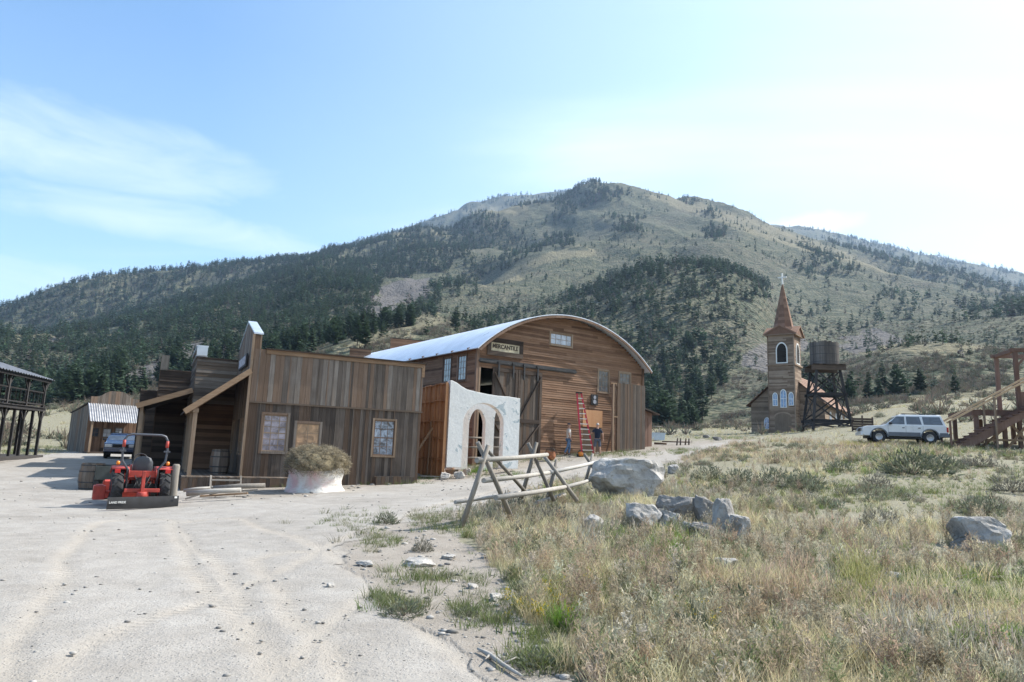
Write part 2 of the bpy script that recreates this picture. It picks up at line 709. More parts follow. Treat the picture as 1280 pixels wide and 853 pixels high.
def leafmat(name, trans=.3, rough=.75):
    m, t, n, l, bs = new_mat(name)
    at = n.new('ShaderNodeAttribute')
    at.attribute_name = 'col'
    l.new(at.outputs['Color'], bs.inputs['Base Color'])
    bs.inputs['Roughness'].default_value = rough
    bs.inputs['Specular IOR Level'].default_value = .2
    tr = n.new('ShaderNodeBsdfTranslucent')
    l.new(at.outputs['Color'], tr.inputs['Color'])
    mx = n.new('ShaderNodeMixShader')
    mx.inputs[0].default_value = trans
    l.new(bs.outputs[0], mx.inputs[1])
    l.new(tr.outputs[0], mx.inputs[2])
    l.new(mx.outputs[0], n['Material Output'].inputs['Surface'])
    return m
# ================================================================ ground and mountains
ROADP = [(-900, 4000), (-900, 600), (0, 579), (60, 568), (110, 563), (180, 560), (215, 600), (250, 619), (330, 625), (440, 612), (500, 606), (575, 603), (640, 588), (700, 576), (800, 569),
         (850, 560), (905, 552), (935, 550), (930, 554), (870, 566), (815, 585), (760, 592), (690, 601), (620, 625), (560, 641), (520, 650), (468, 664), (432, 688),
         (450, 740), (530, 790), (620, 853), (760, 1000), (1400, 4000)]
FIELDP = [(1500, 4000), (900, 1100), (760, 900), (700, 853), (672, 800), (640, 760), (622, 715), (600, 690), (572, 668), (590, 645), (640, 624), (690, 603), (760, 590), (840, 580),
          (880, 566), (935, 552), (960, 548), (1290, 500), (2600, 480), (4000, 4000)]
RUTS = [[(225, 1100), (200, 853), (168, 760), (158, 700), (170, 655)], [(650, 1100), (500, 853), (395, 740), (330, 690), (262, 655)], [(60, 1000), (300, 780), (470, 690), (560, 640), (700, 588), (850, 563)],
        [(600, 900), (520, 800), (440, 730), (385, 700)]]


def hitfar(px, py):
    return hit(px, py)


def rut_mask(x, y):
    m = np.zeros(x.shape)
    for pl in RUTS:
        pts = [hit(*p) for p in pl]
        d = np.full(x.shape, 1e9)
        for a, b in zip(pts[:-1], pts[1:]):
            ax, ay, bx, by = a.x, a.y, b.x, b.y
            L2 = (bx - ax)**2 + (by - ay)**2
            t = np.clip(((x - ax) * (bx - ax) + (y - ay) * (by - ay)) / L2, 0, 1)
            d = np.minimum(d, np.hypot(x - ax - t * (bx - ax), y - ay - t * (by - ay)))
        d = d + (fbm(x, y, 3, 2) - .5) * .5
        m = np.maximum(m, np.exp(-((np.abs(d - .78) / .14)**2)))
    return m


def masks(x, y, z):
    px, py = project(x, y, z)
    wob = (fbm(x, y, .9, 4) - .5)
    r = np.hypot(x, y)
    dx = wob * 900 / np.maximum(r, 3)
    dy = wob * 300 / np.maximum(r, 3)
    road = inpoly(px + dx, py + dy * .5, ROADP) & (y > 1)
    fld = (inpoly(px + dx, py + dy * .5, FIELDP) & (y > 1)) | ((r > 54 + wob * 20) & ~road)
    return px, py, road, fld


def polar_grid(rr, ph):
    A, B = np.meshgrid(ph, rr)
    x = B * np.sin(A)
    y = B * np.cos(A)
    return x, y


def grid_faces(nr, nph, wrap=False):
    i = np.arange(nr - 1)[:, None]
    k = np.arange(nph - 1)[None, :]
    a = i * nph + k
    return np.stack([a, a + 1, a + nph + 1, a + nph], -1).reshape(-1, 4)


phs = np.concatenate([np.linspace(-PI, -.80, 60)[:-1], np.linspace(-.80, .80, 860), np.linspace(.80, PI, 60)[1:]])
r_near = np.concatenate([[0.3], np.exp(np.linspace(math.log(1.2), math.log(3.5), 14))[:-1], np.exp(np.linspace(math.log(3.5), math.log(150), 460))])
r_far = np.exp(np.linspace(math.log(150), math.log(4600), 330))

X, Y = polar_grid(r_near, phs)
Z = gz(X, Y)
PX, PY, ROAD, FLD = masks(X, Y, Z)
RUT = rut_mask(X, Y) * ROAD
Zg = Z - RUT * .022 * (fbm(X, Y, .35, 2) + .2)
Zg = Zg + ROAD * (fbm(X, Y, .45, 3) - .5) * .022
# smooth road value
def blur(a, n):
    a = a.astype(float)
    for _ in range(n):
        a[1:-1, :] = (a[:-2, :] + a[1:-1, :] * 2 + a[2:, :]) / 4
        a[:, 1:-1] = (a[:, :-2] + a[:, 1:-1] * 2 + a[:, 2:]) / 4
    return a


SOFT = blur(ROAD, 14)
SOFT = np.clip(SOFT + (fbm(X, Y, .3, 3) - .5) * .5 * (SOFT * (1 - SOFT) * 4), 0, 1)
colA = np.stack([SOFT, FLD.astype(float), RUT, np.ones_like(RUT)], -1)


def soil_mat(name, far=False):
    m, t, n, l, bs = new_mat(name)
    geo = n.new('ShaderNodeNewGeometry')
    pos = geo.outputs['Position']
    at = n.new('ShaderNodeAttribute')
    at.attribute_name = 'col'
    sp = n.new('ShaderNodeSeparateColor')
    l.new(at.outputs['Color'], sp.inputs[0])
    n_big = noise(t, .35, 5, pos)
    n_mid = noise(t, 2.2, 6, pos, .6)
    n_fine = noise(t, 22, 6, pos, .7)
    n_peb = n.new('ShaderNodeTexVoronoi')
    n_peb.inputs['Scale'].default_value = 34
    l.new(pos, n_peb.inputs['Vector'])
    n_peb2 = n.new('ShaderNodeTexVoronoi')
    n_peb2.inputs['Scale'].default_value = 11
    l.new(pos, n_peb2.inputs['Vector'])
    # gravel road
    f = M_('ADD', M_('MULTIPLY', n_mid, .5, tree=t), M_('MULTIPLY', n_big, .5, tree=t), tree=t)
    gravel = ramp(t, f, [(.28, (.225, .205, .18)), (.5, (.315, .293, .264)), (.72, (.39, .368, .338))])
    peb = M_('MULTIPLY', M_('LESS_THAN', n_peb.outputs['Distance'], .30, tree=t), .55, tree=t)
    sepc = n.new('ShaderNodeSeparateColor')
    l.new(n_peb.outputs['Color'], sepc.inputs[0])
    pc = ramp(t, sepc.outputs[0], [(0, (.13, .12, .115)), (.5, (.28, .262, .24)), (1, (.44, .42, .40))])
    gravel = mixc(t, peb, gravel, pc)
    gravel = mixc(t, M_('MULTIPLY', M_('GREATER_THAN', n_fine, .60, tree=t), .28, tree=t), gravel, (.17, .155, .14))
    rutc = mixc(t, M_('MULTIPLY', sp.outputs[2], .55, tree=t), gravel, (.36, .32, .27))
    # dirt
    dirt = ramp(t, f, [(.3, (.19, .165, .135)), (.5, (.27, .24, .205)), (.75, (.34, .31, .27))])
    dirt = mixc(t, peb, dirt, pc)
    # litter under the grass
    lit = ramp(t, n_fine, [(.35, (.14, .125, .095)), (.5, (.24, .215, .165)), (.7, (.33, .305, .245))])
    lit = mixc(t, M_('MULTIPLY', n_mid, .5, tree=t), lit, (.16, .17, .085))
    c = mixc(t, sp.outputs[1], dirt, lit)
    e = M_('ADD', sp.outputs[0], M_('MULTIPLY', M_('SUBTRACT', n_fine, .5, tree=t), .9, tree=t), tree=t)
    mr_ = n.new('ShaderNodeMapRange')
    mr_.inputs['From Min'].default_value = .15
    mr_.inputs['From Max'].default_value = .85
    l.new(e, mr_.inputs['Value'])
    c = mixc(t, mr_.outputs[0], c, rutc)
    l.new(c, bs.inputs['Base Color'])
    bs.inputs['Roughness'].default_value = .95
    bs.inputs['Specular IOR Level'].default_value = .15
    h = M_('ADD', M_('MULTIPLY', n_fine, .5, tree=t), M_('MULTIPLY', n_mid, .9, tree=t), tree=t)
    h = M_('SUBTRACT', h, M_('MULTIPLY', M_('MINIMUM', n_peb.outputs['Distance'], .35, tree=t), .7, tree=t), tree=t)
    h = M_('SUBTRACT', h, M_('MULTIPLY', M_('MINIMUM', n_peb2.outputs['Distance'], .3, tree=t), .5, tree=t), tree=t)
    sp2 = n.new('ShaderNodeSeparateXYZ')
    l.new(pos, sp2.inputs[0])
    chev = M_('ADD', M_('MULTIPLY', sp2.outputs[1], 52.0, tree=t), M_('MULTIPLY', sp2.outputs[0], 14.0, tree=t), tree=t)
    chev = M_('ADD', chev, M_('MULTIPLY', n_mid, 5.0, tree=t), tree=t)
    tread = M_('MULTIPLY', M_('SINE', chev, tree=t), M_('MULTIPLY', sp.outputs[2], M_('MULTIPLY', M_('SUBTRACT', n_big, .46, tree=t, clamp=True), 1.0, tree=t), tree=t), tree=t)
    h = M_('ADD', h, tread, tree=t)
    bump(t, h, .85, .04, bs)
    return m


SOIL = soil_mat('gravel_and_soil')
F = grid_faces(len(r_near), len(phs))
rf = ROAD.reshape(-1)
froad = rf[F].sum(1) >= 3
V = np.stack([X.ravel(), Y.ravel(), Zg.ravel()], -1)
C = colA.reshape(-1, 4)
# centre disc
cen = np.array([[0, 0, float(gz1(0, 0))]])


def submesh(name, V, F, C, mats):
    used = np.zeros(len(V), bool)
    used[F.ravel()] = True
    idx = np.cumsum(used) - 1
    return np_mesh(name, V[used], idx[F][:, ::-1], mats, C[used], smooth=True)


gr = submesh('ground', V - np.array([0, 0, .004]) * rf[:, None], F, C, [SOIL])
tagp(gr, kind='structure')
gr['label'] = 'open ground of dry soil and grass litter'
V2 = V.copy()
V2[:, 2] += .004
rd = submesh('road', V2, F[froad], C, [SOIL])
tagp(rd, kind='structure')
rd['label'] = 'pale dusty gravel road with wheel tracks'

# ---- mountains
TALUS = [[(435, 398), (500, 352), (548, 345), (540, 368), (470, 398)], [(128, 492), (190, 452), (240, 432), (262, 425), (262, 440), (190, 478), (150, 492)], [(30, 436), (60, 424), (92, 415), (95, 421), (60, 433)],
         [(930, 455), (940, 445), (945, 450), (940, 460), (935, 462)], [(930, 455), (985, 395), (1000, 430), (960, 470)], [(1040, 430), (1100, 412), (1130, 425), (1060, 440)]]
DRY = [[(485, 297), (520, 289), (572, 287), (560, 294)], [(575, 268), (600, 258), (660, 254), (690, 250), (650, 268)], [(590, 362), (640, 334), (690, 314), (740, 309), (735, 318), (680, 330), (640, 352)],
       [(790, 240), (860, 247), (1000, 295), (1150, 345), (1100, 342), (960, 300), (840, 258)], [(1040, 440), (1130, 425), (1250, 432), (1210, 442), (1110, 443)],
       [(400, 436), (480, 405), (560, 388), (560, 404), (430, 440)], [(0, 535), (60, 505), (170, 500), (180, 540), (60, 545)], [(800, 545), (830, 530), (960, 536), (960, 560), (800, 560)],
       [(820, 540), (1290, 480), (1290, 530), (1000, 548)]]


def polyset(px, py, polys):
    o = np.zeros(px.shape, bool)
    for p in polys:
        o |= inpoly(px, py, p)
    return o


X, Y = polar_grid(r_far, phs)
Z = gz(X, Y)
PX, PY = project(X, Y, Z)
wob = fbm(X, Y, 45, 4) - .5
tal = polyset(PX + wob * 40, PY + wob * 16, TALUS).astype(float)
dry = polyset(PX + wob * 40, PY + wob * 10, DRY).astype(float)
C = np.stack([tal, dry, np.zeros_like(dry)], -1).reshape(-1, 3)


def hill_mat():
    m, t, n, l, bs = new_mat('sage_hillside')
    geo = n.new('ShaderNodeNewGeometry')
    pos = geo.outputs['Position']
    at = n.new('ShaderNodeAttribute')
    at.attribute_name = 'col'
    sp = n.new('ShaderNodeSeparateColor')
    l.new(at.outputs['Color'], sp.inputs[0])
    nb = noise(t, .012, 6, pos, .6)
    nm = noise(t, .09, 6, pos, .65)
    nf = noise(t, .7, 6, pos, .7)
    grass = ramp(t, nm, [(.34, (.072, .08, .053)), (.5, (.122, .124, .082)), (.66, (.19, .178, .118))])
    grass = mixc(t, M_('MULTIPLY', M_('SUBTRACT', nb, .45, tree=t, clamp=True), 3.0, tree=t, clamp=True), grass, (.155, .135, .10))
    vo = n.new('ShaderNodeTexVoronoi')
    vo.inputs['Scale'].default_value = .42
    l.new(pos, vo.inputs['Vector'])
    vo2 = n.new('ShaderNodeTexVoronoi')
    vo2.inputs['Scale'].default_value = .2
    l.new(pos, vo2.inputs['Vector'])
    d = M_('ADD', vo.outputs['Distance'], M_('MULTIPLY', M_('SUBTRACT', nf, .5, tree=t), .5, tree=t), tree=t)
    k = M_('MULTIPLY', M_('LESS_THAN', d, .36, tree=t), .8, tree=t)
    d2 = M_('ADD', vo2.outputs['Distance'], M_('MULTIPLY', M_('SUBTRACT', nf, .5, tree=t), .5, tree=t), tree=t)
    k = M_('MAXIMUM', k, M_('MULTIPLY', M_('LESS_THAN', d2, .25, tree=t), .7, tree=t), tree=t)
    vo3 = n.new('ShaderNodeTexVoronoi')
    vo3.inputs['Scale'].default_value = .085
    l.new(pos, vo3.inputs['Vector'])
    d3 = M_('ADD', vo3.outputs['Distance'], M_('MULTIPLY', M_('SUBTRACT', nf, .5, tree=t), .7, tree=t), tree=t)
    k = M_('MAXIMUM', k, M_('MULTIPLY', M_('LESS_THAN', d3, .26, tree=t), .62, tree=t), tree=t)
    dens = M_('MULTIPLY_ADD', nm, 1.3, .35, tree=t, clamp=True)
    k = M_('MULTIPLY', k, dens, tree=t)
    k = M_('MULTIPLY', k, M_('SUBTRACT', 1.0, M_('MULTIPLY', sp.outputs[1], .85, tree=t), tree=t), tree=t)
    c = mixc(t, M_('MULTIPLY', sp.outputs[1], .8, tree=t), grass, mixc(t, nf, (.27, .24, .155), (.19, .17, .11)))
    c = mixc(t, k, c, mixc(t, nf, (.045, .062, .038), (.085, .105, .068)))
    c = mixc(t, M_('MULTIPLY', sp.outputs[0], .9, tree=t), c, mixc(t, nm, (.12, .11, .105), (.19, .175, .165)))
    l.new(c, bs.inputs['Base Color'])
    bs.inputs['Roughness'].default_value = .95
    bs.inputs['Specular IOR Level'].default_value = .1
    h = M_('ADD', M_('MULTIPLY', nm, 3.0, tree=t), M_('MULTIPLY', M_('SUBTRACT', .5, d, tree=t), .8, tree=t), tree=t)
    bump(t, h, 1.0, 2.4, bs)
    return m


HILL = hill_mat()
F = grid_faces(len(r_far), len(phs))
V = np.stack([X.ravel(), Y.ravel(), Z.ravel()], -1)
mt = np_mesh('mountain', V, F[:, ::-1], [HILL], C, smooth=True)
tagp(mt, kind='structure')
mt['label'] = 'tall rounded mountain with sage and pine slopes'

# visibility table: running max of elevation
cols = np.linspace(-.75, .75, 500)
rads = np.concatenate([np.exp(np.linspace(math.log(40), math.log(150), 60))[:-1], r_far])
gx, gy = polar_grid(rads, cols)
tanE = (gz(gx, gy) - EYE) / np.hypot(gx, gy)
RUN = np.maximum.accumulate(tanE, axis=0)


def visible(x, y, ztop, slack=.004):
    r = np.hypot(x, y)
    ph = np.arctan2(x, y)
    ci = np.clip(((ph + .75) / 1.5 * 499).astype(int), 0, 499)
    ri = np.clip(np.searchsorted(rads, r * .985) - 1, 0, len(rads) - 1)
    return (ztop - EYE) / r > RUN[ri, ci] - slack


# ================================================================ plants: templates
LEAF = leafmat('foliage', .25)
GRASS = leafmat('dry_grass', .45)


def quad_from(p0, p1, wv0, wv1):
    return [p0 - wv0, p0 + wv0, p1 + wv1, p1 - wv1]


class TB:
    def __init__(self):
        self.V = []
        self.C = []

    def q(self, p0, p1, w0, w1, side, c0, c1):
        self.V += quad_from(p0, p1, side * w0, side * w1)
        self.C += [c0, c0, c1, c1]

    def done(self):
        V = np.array(self.V, np.float32)
        F = np.arange(len(V)).reshape(-1, 4)
        return V, F, np.array(self.C, np.float32)


def rv(r_):
    v = r_.normal(size=3)
    return v / np.linalg.norm(v)


def conifer(seed, n, shape='fir', dead=False):
    """unit height tree; colour rows rgb"""
    r_ = np.random.default_rng(seed)
    T = TB()
    bark = np.array([.085, .065, .05])
    for a in (0, PI / 2):
        s = np.array([math.cos(a), math.sin(a), 0])
        T.q(np.array([0, 0, -.06]), np.array([0, 0, .9]), .018, .004, s, bark, bark)
    R0 = {'fir': .21, 'pine': .27, 'juniper': .36}[shape]
    for i in range(n):
        t = r_.random() ** (1.25 if shape == 'fir' else 1.0)
        if shape == 'fir':
            t = .05 + .93 * t
            rad = R0 * (1 - t) ** .85 + .012
        elif shape == 'pine':
            t = .16 + .82 * t
            rad = R0 * (1 - t) ** .6 * (.55 + .45 * min(1, (t - .1) / .25)) + .02
        else:
            t = .05 + .9 * t
            rad = R0 * math.sqrt(max(0.02, 1 - (t - .25)**2 / .6))
            rad *= (1 - t) ** .35
        a = r_.random() * 2 * PI
        lump = .72 + .4 * math.sin(a * 3 + seed + t * 9) * .5 + .28 * r_.random()
        rad *= lump
        d = np.array([math.cos(a), math.sin(a), 0])
        s = np.array([-math.sin(a), math.cos(a), 0]) * .9 + rv(r_) * .35
        inner = rad * (.15 + .5 * r_.random())
        droop = {'fir': -.22, 'pine': .18, 'juniper': .35}[shape] * rad
        p0 = d * inner + np.array([0, 0, t])
        p1 = d * rad + np.array([0, 0, t + droop * (.4 + r_.random())])
        wd = (.035 + .045 * (1 - t)) * (1.0 if n > 150 else 1.55)
        cc = np.array([.052, .082, .048]) * (.7 + .65 * r_.random())
        if dead:
            cc = np.array([.12, .105, .095]) * (.7 + .6 * r_.random())
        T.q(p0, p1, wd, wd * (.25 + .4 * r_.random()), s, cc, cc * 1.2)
    return T.done()


def sage(seed, n=260, base=(.17, .19, .13), stemc=(.16, .13, .10), tall=1.0):
    """unit radius shrub"""
    r_ = np.random.default_rng(seed)
    T = TB()
    base = np.array(base)
    stemc = np.array(stemc)
    for i in range(16):
        a = r_.random() * 2 * PI
        e = .25 + r_.random() * 1.15
        d = np.array([math.cos(a) * math.cos(e), math.sin(a) * math.cos(e), math.sin(e) * tall])
        ln = .7 + .3 * r_.random()
        sd = rv(r_)
        T.q(np.zeros(3), d * ln * .9, .022, .008, sd, stemc, stemc)
    for i in range(n):
        a = r_.random() * 2 * PI
        e = math.asin(r_.random()) if r_.random() < .8 else .1
        d = np.array([math.cos(a) * math.cos(e), math.sin(a) * math.cos(e), math.sin(e) * tall])
        bl = .8 + .28 * math.sin(a * 4 + seed) * math.cos(e * 5 + seed) + .12 * r_.random()
        rr = bl * (.5 + .5 * r_.random() ** .6)
        c = d * rr
        k = rv(r_) * .5 + d * .6 + np.array([0, 0, .5])
        k /= np.linalg.norm(k)
        cc = base * (.7 + .65 * r_.random())
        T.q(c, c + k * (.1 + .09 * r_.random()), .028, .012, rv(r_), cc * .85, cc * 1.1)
    return T.done()


def tuft(seed, n, h, spread, wd, lean=.35, tips=None, c=(.42, .36, .22), segs=2):
    """grass tuft in metres"""
    r_ = np.random.default_rng(seed)
    T = TB()
    c = np.array(c)
    for i in range(n):
        a = r_.random() * 2 * PI
        rad = spread * math.sqrt(r_.random())
        p = np.array([math.cos(a) * rad, math.sin(a) * rad, -.02])
        hh = h * (.45 + .65 * r_.random())
        ld = r_.random() * 2 * PI
        lv = np.array([math.cos(ld), math.sin(ld), 0]) * hh * lean * (.3 + r_.random()) + p * .8 * np.array([1, 1, 0]) * hh / max(h, .01)
        sdir = r_.random() * PI
        s = np.array([math.cos(sdir), math.sin(sdir), 0])
        cc = c * (.7 + .6 * r_.random())
        pm = p + lv * .35 + np.array([0, 0, hh * .6])
        pt = p + lv + np.array([0, 0, hh])
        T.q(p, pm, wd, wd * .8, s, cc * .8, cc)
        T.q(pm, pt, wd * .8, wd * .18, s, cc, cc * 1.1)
        if tips is not None and r_.random() < .6:
            tc_ = np.array(tips) * (.75 + .5 * r_.random())
            for j in range(2):
                sd = rv(r_)
                T.q(pt - np.array([0, 0, hh * .12]), pt + rv(r_) * .02 + np.array([0, 0, .03]), wd * 1.5, wd * .8, sd, tc_, tc_)
    return T.done()


def weed(seed, h=.5, c=(.30, .25, .20), head=(.34, .25, .2), nb=11, wd=.0022, leaf=None):
    """dry branching forb in metres"""
    r_ = np.random.default_rng(seed)
    T = TB()
    c = np.array(c)
    head = np.array(head)
    for st in range(3 + seed % 3):
        a0 = r_.random() * 2 * PI
        lean = .25 * r_.random()
        top = np.array([math.cos(a0) * lean * h, math.sin(a0) * lean * h, h * (.7 + .4 * r_.random())])
        b0 = np.array([r_.normal() * .03, r_.normal() * .03, -.02])
        for s in (rv(r_), rv(r_)):
            T.q(b0, top, wd * 1.3, wd * .6, s, c * .8, c)
        for i in range(nb):
            t = .25 + .75 * r_.random()
            p = b0 + (top - b0) * t
            a = r_.random() * 2 * PI
            ln = h * .32 * (1.15 - t) + .05
            q_ = p + np.array([math.cos(a) * .75, math.sin(a) * .75, .8]) * ln
            T.q(p, q_, wd * .9, wd * .6, rv(r_), c, c)
            for j in range(2):
                tt = .4 + .6 * r_.random()
                g = p + (q_ - p) * tt
                hc = (head if leaf is None or r_.random() < .5 else np.array(leaf)) * (.7 + .6 * r_.random())
                T.q(g, g + rv(r_) * .03 + np.array([0, 0, .015]), .0055, .003, rv(r_), hc, hc)
    return T.done()


def scatter_mesh(name, inst, mats, label, chunk=None):
    """inst: list of (template, x,y,z,rot,scale,tint rgb, zscale)  -> one mesh"""
    Vs, Fs, Cs = [], [], []
    off = 0
    for T, idx in inst:
        V0, F0, C0 = T
        x, y, z, rot, s, tint = idx
        n = len(x)
        if n == 0:
            continue
        c, sn = np.cos(rot), np.sin(rot)
        vx = (V0[None, :, 0] * c[:, None] - V0[None, :, 1] * sn[:, None]) * s[:, None] + x[:, None]
        vy = (V0[None, :, 0] * sn[:, None] + V0[None, :, 1] * c[:, None]) * s[:, None] + y[:, None]
        vz = V0[None, :, 2] * s[:, None] + z[:, None]
        Vs.append(np.stack([vx, vy, vz], -1).reshape(-1, 3).astype(np.float32))
        Fs.append((F0[None] + (np.arange(n) * len(V0))[:, None, None] + off).reshape(-1, 4).astype(np.int32))
        Cs.append((C0[None] * tint[:, None, :]).reshape(-1, 3).astype(np.float32))
        off += n * len(V0)
    o = np_mesh(name, np.concatenate(Vs), np.concatenate(Fs), mats, np.concatenate(Cs))
    tagp(o, kind='stuff')
    o['label'] = label
    print(name, 'faces', sum(len(f) for f in Fs))
    return o


def tints(n, s=.25, hue=.08):
    b = 1 + (rng.random(n) - .5) * 2 * s
    t = np.stack([b, b, b], -1)
    return t * (1 + (rng.random((n, 3)) - .5) * 2 * hue)


# ---------------------------------------------------------------- pine forest
FOREST = [  # polygon, density
    ([(-400, 470), (-100, 390), (0, 376), (80, 348), (240, 330), (380, 315), (440, 300), (500, 290), (560, 292), (620, 268), (640, 300), (565, 318), (540, 335), (480, 352), (470, 385), (440, 418), (395, 436), (330, 470), (240, 492), (150, 500), (60, 512), (-400, 522)], 1.3),
    ([(440, 300), (500, 288), (560, 270), (600, 250), (640, 247), (700, 245), (700, 250), (620, 268), (560, 285), (500, 296)], 1.0),
    ([(420, 440), (470, 402), (560, 362), (640, 318), (690, 280), (712, 290), (700, 312), (640, 330), (590, 368), (500, 412)], .7),
    ([(560, 318), (640, 285), (700, 262), (712, 280), (640, 322), (545, 345)], .4),
    ([(668, 268), (690, 255), (715, 240), (740, 228), (790, 238), (775, 252), (730, 262), (690, 275)], 1.0),
    ([(765, 275), (800, 262), (812, 295), (780, 305)], .5),
    ([(860, 250), (912, 262), (905, 275), (870, 268)], .5), ([(878, 282), (918, 290), (915, 308), (885, 300)], .6),
    ([(690, 385), (760, 362), (800, 340), (850, 326), (905, 330), (950, 350), (948, 385), (925, 420), (905, 470), (880, 545), (800, 560), (780, 480), (700, 430)], .95),
    ([(560, 415), (600, 395), (690, 388), (800, 400), (800, 450), (690, 420), (600, 425)], .6),
    ([(930, 480), (1000, 470), (1180, 480), (1290, 488), (1290, 500), (930, 520)], .40),
    ([(1035, 452), (1050, 430), (1180, 420), (1240, 425), (1290, 410), (1290, 430), (1200, 430), (1080, 440)], .38),
    ([(975, 330), (1000, 310), (1060, 325), (1080, 350), (1010, 352)], .40),
    ([(1060, 370), (1140, 360), (1200, 372), (1210, 400), (1100, 405)], .28),
    ([(1200, 375), (1300, 370), (1300, 430), (1210, 410)], .35),
    ([(1000, 285), (1080, 300), (1290, 345), (1290, 375), (1180, 352), (1060, 318)], .8),
    ([(940, 400), (1050, 385), (1130, 430), (1040, 470), (935, 500)], .14),
    ([(560, 300), (1290, 300), (1290, 480), (500, 430)], .12),
    ([(700, 240), (1290, 380), (1290, 300), (800, 230)], .10),
]


def forest_density(x, y, z):
    px, py = project(x, y, z)
    wb = fbm(x + 300, y, 50, 3) - .5
    px2, py2 = px + wb * 60, py + wb * 24
    d = np.zeros(px.shape)
    for pl, v in FOREST:
        m = inpoly(px2, py2, pl)
        d = np.maximum(d, m * v)
    t = polyset(px2, py2, TALUS) | polyset(px2, py2, DRY[:3])
    d = np.where(t, d * .05, d)
    cl = fbm(x, y + 900, 34, 4)
    d = np.where(d < .15, d * (.35 + 1.1 * smooth01((cl - .4) / .2)), np.where(d < .9, d * smooth01((cl - .36) / .22) * 1.5, d * (.68 + .5 * smooth01((cl - .34) / .2))))
    return d, px, py


trees = []
for (ra, rb, spacing, hm) in ((158, 520, 5.0, 7.8), (520, 1080, 6.0, 10.8), (1080, 1640, 7.6, 12), (2300, 2950, 14, 16)):
    area = (rb**2 - ra**2) / 2 * 1.46
    n = int(area / spacing**2)
    r = np.sqrt(rng.random(n) * (rb**2 - ra**2) + ra**2)
    ph = (rng.random(n) - .5) * 1.46
    x, y = r * np.sin(ph), r * np.cos(ph)
    z = gz(x, y)
    d, px, py = forest_density(x, y, z)
    keep = rng.random(n) < d
    x, y, z, r, px, py = (a[keep] for a in (x, y, z, r, px, py))
    h = hm * (.5 + .8 * rng.random(len(x)) ** 1.2)
    dn = d[keep]
    h = np.where(dn < .2, h * .62, h)
    h = np.where((px > 945) & (r < 520), h * .78, h)
    v = visible(x, y, z + h * .8, .003) & (px > -60) & (px < 1340)
    trees.append(np.stack([x, y, z, h, r, dn], -1)[v])
trees = np.concatenate(trees)
print('trees', len(trees))
sizepx = trees[:, 3] / trees[:, 4]
inview = (project(trees[:, 0], trees[:, 1], trees[:, 2])[0] > 5) & (project(trees[:, 0], trees[:, 1], trees[:, 2])[0] < 1275)
order = np.argsort(-sizepx * inview)
near_i, far_i = order[:296], order[296:]
NT = [conifer(100 + i, 230, ('fir', 'fir', 'pine', 'fir', 'pine', 'juniper')[i]) for i in range(6)]
FT = [conifer(200 + i, 46, ('fir', 'pine', 'fir', 'pine', 'juniper', 'fir', 'fir', 'pine')[i], dead=(i == 6)) for i in range(8)]
tm = []
for i, T in enumerate(NT):
    o = np_mesh('tmp', T[0], T[1], [LEAF], T[2])
    tm.append(o.data)
    bpy.data.objects.remove(o)
TZ = [([(700, 560), (700, 330), (955, 330), (940, 560)], 'dark conifer in the dense stand on the shaded knob between hall and church'),
      ([(940, 470), (1300, 470), (1300, 520), (940, 540)], 'conifer at the foot of the slope behind the water tower and white car'),
      ([(940, 400), (1300, 400), (1300, 470), (940, 470)], 'conifer around the grassy mound above the white car'),
      ([(940, 0), (1400, 0), (1400, 400), (940, 400)], 'scattered conifer high on the open slope right of the church'),
      ([(-100, 300), (200, 300), (200, 560), (-100, 560)], 'conifer in the forest behind the cabin and the saloon at far left'),
      ([(200, 300), (330, 300), (330, 560), (200, 560)], 'conifer in the forest behind the row of false fronts'),
      ([(330, 300), (560, 300), (560, 480), (330, 480)], 'conifer above the flat roof of the nearest plank building'),
      ([(560, 200), (700, 200), (700, 480), (560, 480)], 'conifer on the slope above the curved metal roof')]
tpx, tpy = project(trees[:, 0], trees[:, 1], trees[:, 2])
for k, i in enumerate(near_i):
    x, y, z, h, r, dn = trees[i]
    o = bpy.data.objects.new('pine_tree', tm[int(rng.integers(0, 6))])
    COL.objects.link(o)
    o.location = (x, y, z - .2)
    wscale = h * (.9 + .35 * rng.random())
    o.scale = (wscale, wscale, h)
    o.rotation_euler = (0, 0, rng.random() * 6.28)
    lb = 'dark conifer growing on the lower mountain slope'
    gname = 'conifers on the lower mountain slope'
    for pl, s_ in TZ:
        if inpoly(np.array([tpx[i]]), np.array([tpy[i] - 3]), pl)[0]:
            lb, gname = s_, s_.replace('dark conifer', 'conifers').replace('scattered conifer', 'scattered conifers').replace('conifer ', 'conifers ')
            break
    tagp(o, lb, 'tree', gname)
inst = []
ft = trees[far_i]
which = rng.choice(8, len(ft), p=[.17, .15, .16, .15, .12, .12, .03, .10])
leftside = ft[:, 0] < 0
for k in range(8):
    s = ft[which == k]
    inst.append((FT[k], (s[:, 0], s[:, 1], s[:, 2] - .2, rng.random(len(s)) * 6.28, s[:, 3], tints(len(s), .3, .10))))
scatter_mesh('forest', inst, [LEAF], 'dark pine forest covering the mountain slopes')

